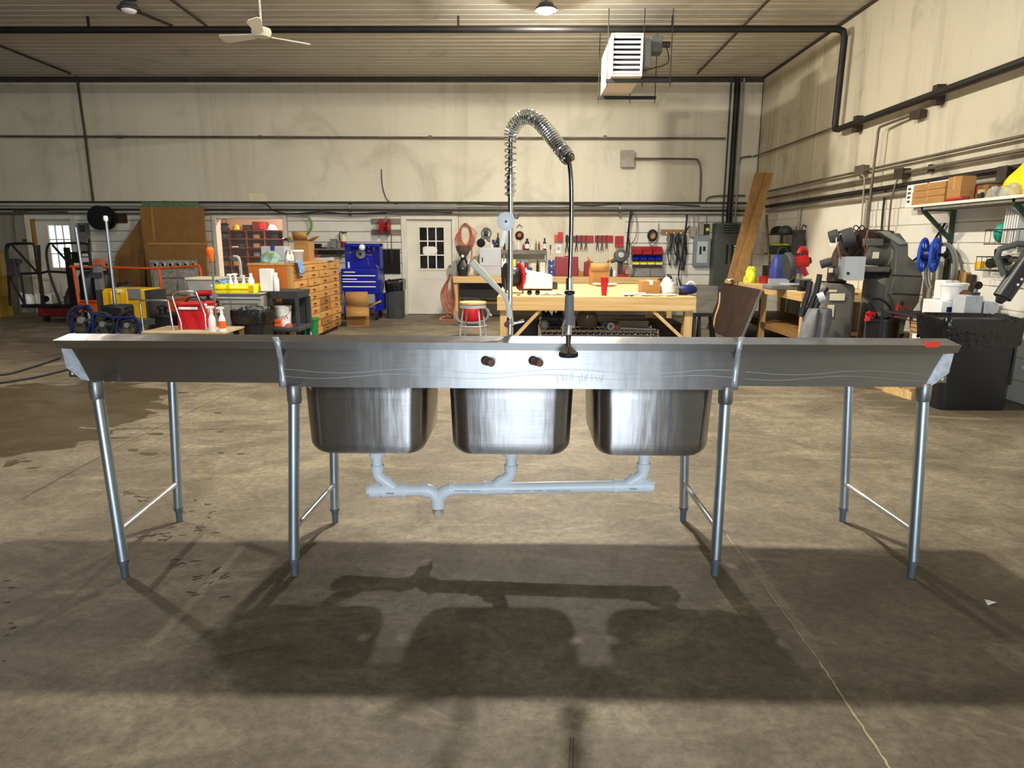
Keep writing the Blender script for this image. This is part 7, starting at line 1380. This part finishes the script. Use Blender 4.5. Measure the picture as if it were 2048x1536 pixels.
MB().tube(bez([mp_(1674,490,.05),mp_(1673,475,.05),mp_(1684,466,.08)],4),.008,6).build('wire','cream',mc); MB().tube(bez([mp_(1675,488,.04),mp_(1678,505,.04),mp_(1684,520,.04),mp_(1692,520,.04)],5),.012,8).build('power_lead','hose_brown',mc)
for k,(x,y) in enumerate(((1712,456),(1724,456),(1733,462))): MB().tube([mp_(x+5*cos(2*pi*i/12),y+5*sin(2*pi*i/12),.2) for i in range(12)],.007,6,closed=True).build('cable_loop','rubber',mc)
rnd = random.Random(9)
for k in range(7): a = mp_(rnd.uniform(1700,1745),rnd.uniform(458,470),.15); b_ = mp_(rnd.uniform(1690,1740),rnd.uniform(490,515),.12); MB().tube(bez([a,a.lerp(b_,.5)+Vector((rnd.uniform(-.08,.08),-.06,-.02)),b_],5),.007,6).build('loose_wire',rnd.choice(['rubber','hose_brown','dark_rust']),mc)
MB().pbox(1663,486,1673,492,YMc+.05,.05).build('tag_plate','paper',mc); MB().pbox(1658,536,1666,545,YMc+.08,.01).build('tag_plate','cream',mc)
# black bucket
YBk = 8.0; bk2 = thing('tool_bucket','black tool bucket with a tall hoop handle before the grinder','bucket',B(1755,YBk,0)); zr = Z(636,YBk,1755); r_ = 31*mpp(YBk)
MB().lathe([(r_*.8,.10),(r_,zr),(r_*1.04,zr),(r_*1.04,zr-.03)],(0,0,0),24).build('body','black_plastic',bk2,w=False); MB().lathe([(r_*.85,0),(r_*.8,.10)],(0,0,0),20).build('base','black_plastic',bk2,w=False)
a = [P(1755,636,YBk),P(1747,615,YBk),P(1739,603,YBk),P(1745,598,YBk),P(1760,598,YBk),P(1775,608,YBk),P(1786,628,YBk),P(1787,650,YBk)]; MB().tube(bez(a,5),.014,8).build('hoop_handle','black_plastic',bk2)
t = thing('red_glove','red glove lying in the tool bucket','glove',B(1737,YBk,zr)); mb = MB(); q = B(1737,YBk,zr-.032); heap(mb,q,.09,.09,.10,random.Random(3),12); mb.build('palm','red',t); 
for k in range(4): MB().tube([q+Vector((-.02+.02*k,-.02,.05)),q+Vector((-.05+.035*k,-.04,.10))],.010,6).build('finger','red',t)
t = thing('safety_cone','small red and white cone behind the tool bucket','cone',B(1780,8.16,0)); c = B(1780,8.16,0); zt_ = Z(607,8.16,1780); MB().lathe([(.08,.02),(.055,zt_*.62),(.055,zt_*.63)],(0,0,0),16).build('lower_cone','red',t,w=False); MB().lathe([(.055,zt_*.63),(.038,zt_*.80)],(0,0,0),16).build('white_band','white_plastic',t,w=False); MB().lathe([(.038,zt_*.80),(.012,zt_)],(0,0,0),16).build('tip','red',t,w=False); MB().box(-.09,.09,-.09,.09,0,.02).build('base','red',t,w=False)
# ================================================================ RIGHT WALL, near
q = rwz(1858,510,.30); t = thing('cord_reel','blue plastic cord reel hung on the right wall','reel',(XR,q.y,q.z)); c = Vector((XR-.30,q.y,q.z)); Ra = R3(35,'Z')@R3(90,'X')
def spoked(c_,m_):
    mb = MB(); R_ = R3(40,'Z'); r_ = .16
    rim = [c_+R_@Vector((r_*cos(2*pi*i/28)*.78,0,r_*1.12*sin(2*pi*i/28))) for i in range(28)]; MB().tube(rim,.018,6,closed=True).build('rim',m_,t)
    MB().tube([c_+R_@Vector((.05*cos(2*pi*i/14),0,.07*sin(2*pi*i/14))) for i in range(14)],.014,6,closed=True).build('hub_ring',m_,t)
    for k in range(8): a = 2*pi*k/8; MB().bar(c_+R_@Vector((.05*cos(a),0,.07*sin(a))),c_+R_@Vector((r_*.78*cos(a),0,r_*1.12*sin(a))),.016,.012).build('spoke',m_,t)
off = R3(40,'Z')@Vector((0,-.06,0)); spoked(c+off,'blue_reel'); spoked(c-off,'blue_reel')
MB().tube([c+off*1.0,c-off*1.0],.075,16).build('core','blue_frame',t); MB().cyl(c,Vector((XR-.08,q.y-.01,q.z)),.02).build('mount_arm','black_metal',t); MB().box(XR-.10,XR-.059,q.y-.10,q.y+.06,q.z-.04,q.z+.04).build('mount_plate','dark_grey',t)
pipe('black_bar','black bar slanting across the wall behind the blue reel',[rwz(1816,530,.05),rwz(1858,497,.05),rwz(1890,447,.05)],.014,'black_metal',cat='bar')
c = rwz(1888,540,.10); hp = thing('hose_coil','grey hose hoop hung on the right wall under the shelf','hose',c)
for k in range(2): MB().tube([c+Vector((-.02-.03*k,.26*cos(2*pi*i/30)*(1+.04*k),.29*sin(2*pi*i/30))) for i in range(30)],.018,8,closed=True).build('hoop','mid_grey' if k else 'cart_grey',hp)
# shelf with green brackets
za_ = (W(1860,404,XR-.42).z+W(2040,392,XR-.42).z)/2; yA = W(1812,410,XR-.30).y; yE = 4.2
wsf = thing('bracket_shelf','long pale wall shelf on dark green brackets','shelf',(XR,6.5,za_)); MB().box(XR-.42,XR-.026,yE,yA-.35,za_-.03,za_).build('board','white_paint',wsf,bev=.004); MB().box(XR-.40,XR-.05,yE,yA-.36,za_-.06,za_-.03).build('under_batten','wood_grey',wsf)
for yy in (W(1905,430,XR-.05).y, W(2032,400,XR-.38).y):
    MB().box(XR-.06,XR-.026,yy-.025,yy+.025,za_-1.05,za_-.03).build('bracket_upright','green_dark',wsf); MB().box(XR-.40,XR-.055,yy-.02,yy+.02,za_-.075,za_-.03).build('bracket_arm','green_dark',wsf); MB().bar((XR-.38,yy,za_-.07),(XR-.05,yy,za_-.38),.035,.04).build('bracket_brace','green_dark',wsf)
_ys = W(1905,430,XR-.05).y-.035
pipe('black_strap','black strap hanging from the green bracket',bez([(XR-.20,_ys,za_-.215),(XR-.19,_ys-.01,za_-.32),(XR-.17,_ys-.02,za_-.42)],5),.010,'rubber',cat='strap')
def sh(px,off=.3): 
    w_ = W(px,395,XR-off); return Vector((XR-off,w_.y,za_))
def shbox(label,pa,pb,h_,off0,off1,m_,z=0,cat='box',name='carton',m2='cardboard_inside'):
    ya = sh(pa,off1).y; yb = sh(pb,off1).y; ya,yb = max(ya,yb),min(ya,yb); t = thing(name,label,cat,(XR-(off0+off1)/2,(ya+yb)/2,za_+z)); MB().box(XR-off1,XR-off0,yb,ya,za_+z,za_+z+h_).build('body',m_,t,bev=.004); MB().box(XR-off1-.002,XR-off0,(ya+yb)/2-.02,(ya+yb)/2+.02,za_+z+h_*.5,za_+z+h_+.002).build('tape',m2,t); return t
shbox('lowest long brown carton of the stack on the wall shelf',1824,1888,.075,.17,.41,'cardboard'); shbox('middle long brown carton of the stack on the wall shelf',1824,1888,.07,.17,.41,'cardboard',.078); shbox('topmost long brown carton of the stack on the wall shelf',1825,1888,.07,.17,.41,'cardboard',.151)
t = shbox('white carton with dark print standing reaching past the far end of the wall shelf',1812,1900,.27,.112,.165,'white_plastic',m2='red')
for k in range(4): MB().box(XR-.168,XR-.165,sh(1822,.165).y+.02,sh(1822,.165).y+.08,za_+.06+.05*k,za_+.085+.05*k).build('printed_mark','dark_grey',t)
t = shbox('open upright brown carton on the wall shelf',1892,1919,.25,.25,.40,'cardboard'); shbox('long dark brown carton on the wall shelf behind the upright one',1926,1974,.15,.115,.24,'cardboard_dark',m2='red_dark')
t = thing('red_tool','red handled tool on the front edge of the wall shelf','tool',sh(1908,.39)+Vector((-.0,0,0))); q = sh(1908,.405); MB().tube([q+Vector((0,.12,.02)),q+Vector((0,-.16,.02))],.016,8).build('handle','red',t); MB().cb(q+Vector((0,-.2,.02)),(.02,.09,.03)).build('head','red_deep',t)
t = thing('small_caster','small black caster on the front edge of the wall shelf','caster',sh(1961,.36)); q = sh(1961,.36); MB().cyl(q+Vector((-.015,0,.035)),q+Vector((.015,0,.035)),.035).build('wheel','rubber',t); MB().box(q.x-.022,q.x+.022,q.y-.02,q.y+.02,za_+.05,za_+.09).build('fork','chrome',t)
for px_,s_,lb in ((1991,.15,'clear plastic bag of parts on the wall shelf'),(2020,.16,'second clear plastic bag of parts on the wall shelf')):
    q = sh(px_,.32); mb = MB(); heap(mb,q,s_*1.1,s_*1.2,s_*.7,random.Random(px_),14); tag(mb.build('parts_bag','clear_bag',ang=70),lb,'bag')
y_ = 6.86; mb = MB(); mb.grid(12,12,lambda u,v: Vector((XR-.205+.065*v+.006*sin(14*u+5*v),y_+.27-.5*u,za_+.003+.38*v*(.45+.6*min(1,u*1.5))+.012*sin(11*u)*v))); tag(mb.build('yellow_bag','bright_yellow',solid=.004,ang=70),'yellow printed bag leaning on the wall shelf','bag')
t = shbox('cream block at the near end of the wall shelf',2044,2062,.16,.2,.42,'pine_y',m2='cream')
# baskets
def basket(label,px0,px1,py0,py1,off,name='wire_basket'):
    m_ = W((px0+px1)/2,(py0+py1)/2,XR-off); za2 = W((px0+px1)/2,py0,XR-off).z; zb2 = W((px0+px1)/2,py1,XR-off).z; ya = W(px0,py0,XR-off).y; yb = W(px1,py0,XR-off).y; yb = max(yb,ya-.55)
    t = thing(name,label,'basket',(XR,(ya+yb)/2,zb2)); 
    for z_ in (za2,zb2): MB().tube([(XR-.02,ya,z_),(XR-off,ya,z_),(XR-off,yb,z_),(XR-.02,yb,z_)],.006,6,closed=True).build('ring_wire','black_metal',t)
    for k in range(7): y_ = ya+(yb-ya)*k/6; MB().tube([(XR-off,y_,za2),(XR-off,y_,zb2),(XR-.02,y_,zb2)],.003,5).build('wire','black_metal',t)
    for x_ in (XR-off*.33,XR-off*.66): MB().tube([(x_,ya,zb2),(x_,yb,zb2)],.003,5).build('wire','black_metal',t)
    return ya,yb,za2,zb2
ya,yb,z1,z0 = basket('wire wall basket filled with papers',1972,2040,459,488,.24)
t = thing('string_bag','teal net bag in the paper filled wall basket','bag',(XR-.14,ya-.12,z0)); MB().sph((XR-.13,ya-.11,z0+.108),.090,14,10,(1,1,1.15)).build('net','teal',t); MB().lathe([(.02,0),(.05,.06)],(XR-.13,ya-.11,z0+.205),12).build('neck','clear',t)
for k in range(6): y_ = ya-.22-.034*k; tag(MB().prism([(XR-.22,y_,z0+.008),(XR-.04,y_-.01,z0+.008),(XR-.06,y_-.05,z0+.36-.02*k),(XR-.24,y_-.04,z0+.34-.015*k)],(0,-.014,0)).build('envelope','paper'),'white envelope standing in the wire wall basket','envelope','envelopes in the wall basket')
ya2,yb2,z12,z02 = basket('wire wall basket holding a black drill',1954,2018,514,542,.22)
c = Vector((XR-.14,(ya2+yb2)/2-.02,z02+.07)); t = thing('cordless_drill','black cordless drill lying in the wire basket','drill',(c.x,c.y,z02)); MB().cyl(c+Vector((0,.16,.0)),c+Vector((0,-.10,.04)),.052,n=16).build('motor_body','black_plastic',t); MB().cyl(c+Vector((0,-.10,.04)),c+Vector((0,-.19,.05)),.03).build('chuck','dark_chrome',t); MB().bar(c+Vector((-.02,.03,.03)),c+Vector((-.05,.0,.14)),.05,.05).build('grip','black_plastic',t); MB().cyl(c+Vector((-.005,.165,-.0)),c+Vector((-.005,.17,-.0)),.03).build('label_disc','light_grey',t)
t = carton('small yellow box in the wire basket beside the drill',1955,1964,W(1958,530,XR-.16).y,z02+.008,.08,.1,'yellow'); t.location.x = XR-.12
# black tube tool hanging at frame edge
a,b_ = P(2004,595,6.2),P(2066,505,6.2); t = thing('pump_gun','long black pump gun hanging at the right wall by the trash can','pump',(a.x,a.y,a.z)); MB().tube([a,b_],.075,14).build('barrel','black_plastic',t); d_ = (b_-a).normalized(); MB().tube([a-d_*.05,a],[.03,.05],10).build('nozzle','black_plastic',t); 
for f_ in (.3,.42): q = a.lerp(b_,f_); MB().lathe([(.012,0),(.012,.01)],q+Vector((0,-.075,0)),10,R3(90,'X')).build('screw','chrome',t)
pipe('folding_bracket','grey folding arm behind the black pump gun',[(XR-.026,6.12,P(2030,490,6.2).z),P(2034,488,6.22),P(2000,498,6.28),P(1994,515,6.28),a.lerp(b_,.36)+Vector((-.062,.03,.05))],.028,'panel_dark',cat='arm')
# wire rack table
def frame_rack():
    x0,x1,y0,y1,zt_ = 4.02,4.80,6.92,7.75,.80
    t = thing('wire_rack','black wire rack table by the right wall','rack',((x0+x1)/2,(y0+y1)/2,0))
    for x_ in (x0,x1):
        for y_ in (y0,y1): MB().cyl((x_,y_,0),(x_,y_,zt_+.02),.016,n=8).build('post','black_metal',t)
    for z_ in (zt_,.30):
        for a,b_ in (((x0,y0),(x1,y0)),((x1,y0),(x1,y1)),((x1,y1),(x0,y1)),((x0,y1),(x0,y0))): MB().cyl((*a,z_),(*b_,z_),.009,n=6).build('rail','black_metal',t); MB().cyl((*a,z_-.04),(*b_,z_-.04),.006,n=6).build('rail','black_metal',t)
        for k in range(18): x_ = x0+(x1-x0)*(k+.5)/18; MB().cyl((x_,y0,z_+.004),(x_,y1,z_+.004),.004,n=5).build('deck_wire','black_metal',t)
    return t
frame_rack(); RZT = .812
def ro(px,Y,z=RZT): return B(px,Y,z)
carton('flat white box with a dark blue band on the wire rack',1882,1934,7.17,RZT,.15,.34,'white_plastic',tapem='blue_frame',lab='blue_frame')
t = thing('white_tub','round white tub with a brown side label on the flat box','tub',ro(1906,7.34,RZT+.151)); MB().lathe([(.11,0),(.123,.14),(.127,.15)],(0,0,0),24).build('body','white_plastic',t,w=False); MB().lathe([(.132,.15),(.132,.172),(.12,.178)],(0,0,0),24).build('lid','white_plastic',t,w=False); MB().cb((.04,-.108,.07),(.10,.02,.08)).build('label_patch','hose_brown',t,w=False)
carton('grey square carton on the wire rack next to the flat box',1927,1961,6.94,RZT,.22,.20,'light_grey',tapem='cabinet_grey'); carton('wide grey carton at the wall end of the wire rack',1967,1994,6.94,RZT,.16,.20,'light_grey',tapem='cabinet_grey')
carton('tall white carton behind the grey cartons',1884,1911,7.53,RZT,.34,.19,'paper',tapem='light_grey')
t = thing('hinge_tool','small brass and grey tool standing on the grey square carton','tool',ro(1950,7.04,RZT+.22)); q = ro(1950,7.04,RZT+.22); MB().tube([q+Vector((0,0,.02)),q+Vector((.02,.0,.12))],.018,8).build('arm','mid_grey',t); MB().lathe([(.04,-.02),(.04,.02)],q+Vector((.015,0,.10)),12,R3(90,'X')).build('knuckle','dark_rust',t); MB().box(q.x-.04,q.x+.04,q.y-.02,q.y+.03,q.z,q.z+.03).build('foot','dark_grey',t)
LZ = .312
t = thing('white_bucket','large white bucket with a green label on the lower rack shelf','bucket',ro(1890,7.15,LZ)); MB().lathe([(.15,0),(.17,.38),(.175,.39),(.16,.40)],(0,0,0),24).build('body','white_plastic',t,w=False); MB().cb((-.08,-.142,.17),(.10,.012,.18),R3(-28,'Z')).build('label_patch','green_label',t,w=False); MB().lathe([(.18,.385),(.18,.41),(.16,.415)],(0,0,0),24).build('lid','white_plastic',t,w=False)
carton('tan carton on the lower rack shelf',1845,1862,7.35,LZ,.40,.3,'cardboard_inside',lab='paper'); carton('brown carton on the lower rack shelf beside the white bucket',1867,1878,7.37,LZ,.42,.25,'cardboard_dark')
for px_,lb in ((1848,'white catalogue standing on the lower rack shelf'),(1855,'second white catalogue on the lower rack shelf')): tag(MB().box(*(lambda q: (q.x-.03,q.x-.005,7.05,7.27,LZ,LZ+.30))(ro(px_,7.05,LZ))).build('catalogue','paper'),lb,'catalogue')
mb = MB(); heap(mb,ro(1832,8.08,0)+Vector((0,0,0)),.24,.22,.62,random.Random(91),14); tag(mb.build('yellow_tarp','yellow',ang=70),'crumpled yellow tarp on the floor by the wire rack','tarp')
t = thing('leaning_bar','dark red handled bar leaning by the belt guard','bar',B(1822,7.9,0)); MB().tube([B(1828,7.84,.0)+Vector((0,0,.01)),P(1822,632,7.87),P(1806,608,7.92)],.018,8).build('bar','red_deep',t); MB().tube([P(1806,608,7.92),P(1803,604,7.92)],.022,8).build('grip','rubber',t)
pipe('grey_tube','long grey tube leaning against the siding behind the rack',[ro(1838,7.85,.02),P(1860,575,7.9)],.028,'conduit_light',cat='tube')
t = thing('wood_offcuts','upright brown boards leaning on the siding behind the rack','boards',(XR-.05,W(1912,560,XR-.1).y,RZT)); yy = W(1908,560,XR-.1).y
for k in range(3): MB().box(XR-.075,XR-.028,yy-.06-.10*k,yy+.02-.10*k,0.0,W(1908,540,XR-.1).z-.02*k).build('board','pallet' if k!=2 else 'wood_brown',t)
# pallet pieces on the floor
pl = thing('wood_skid','small pine skid on the floor under the rack','skid',G(1830,785)); q0 = G(1772,782); q1 = G(1830,800)
MB().bar(q0+Vector((0,0,.045)),q1+Vector((0,0,.045)),.09,.09).build('runner','pine_x',pl); MB().bar(q0+Vector((.0,.3,.045)),q1+Vector((0,.3,.045)),.09,.09).build('runner','pine_x',pl)
for f_ in (.15,.5,.85): a = q0.lerp(q1,f_); MB().bar(a+Vector((0,-.06,.102)),a+Vector((0,.36,.102)),.09,.022).build('slat','pallet',pl)
t = thing('floor_coil','black hose coil on the floor behind the right drainboard','hose',G(1755,770)+Vector((0,.3,0))); c = G(1755,768)+Vector((0,.2,.02))
for k in range(3): MB().tube([c+Vector(((.22+.02*k)*cos(2*pi*i/24),(.22+.02*k)*sin(2*pi*i/24),.018*k)) for i in range(24)],.016,6,closed=True).build('loop','rubber',t)
# big trash can
tcn = bin_bag('big black trash can with a shiny liner bag at the right wall', 1899, 2052, 6.33, .84, .50, bag=.20, seed=23, taper=.86)
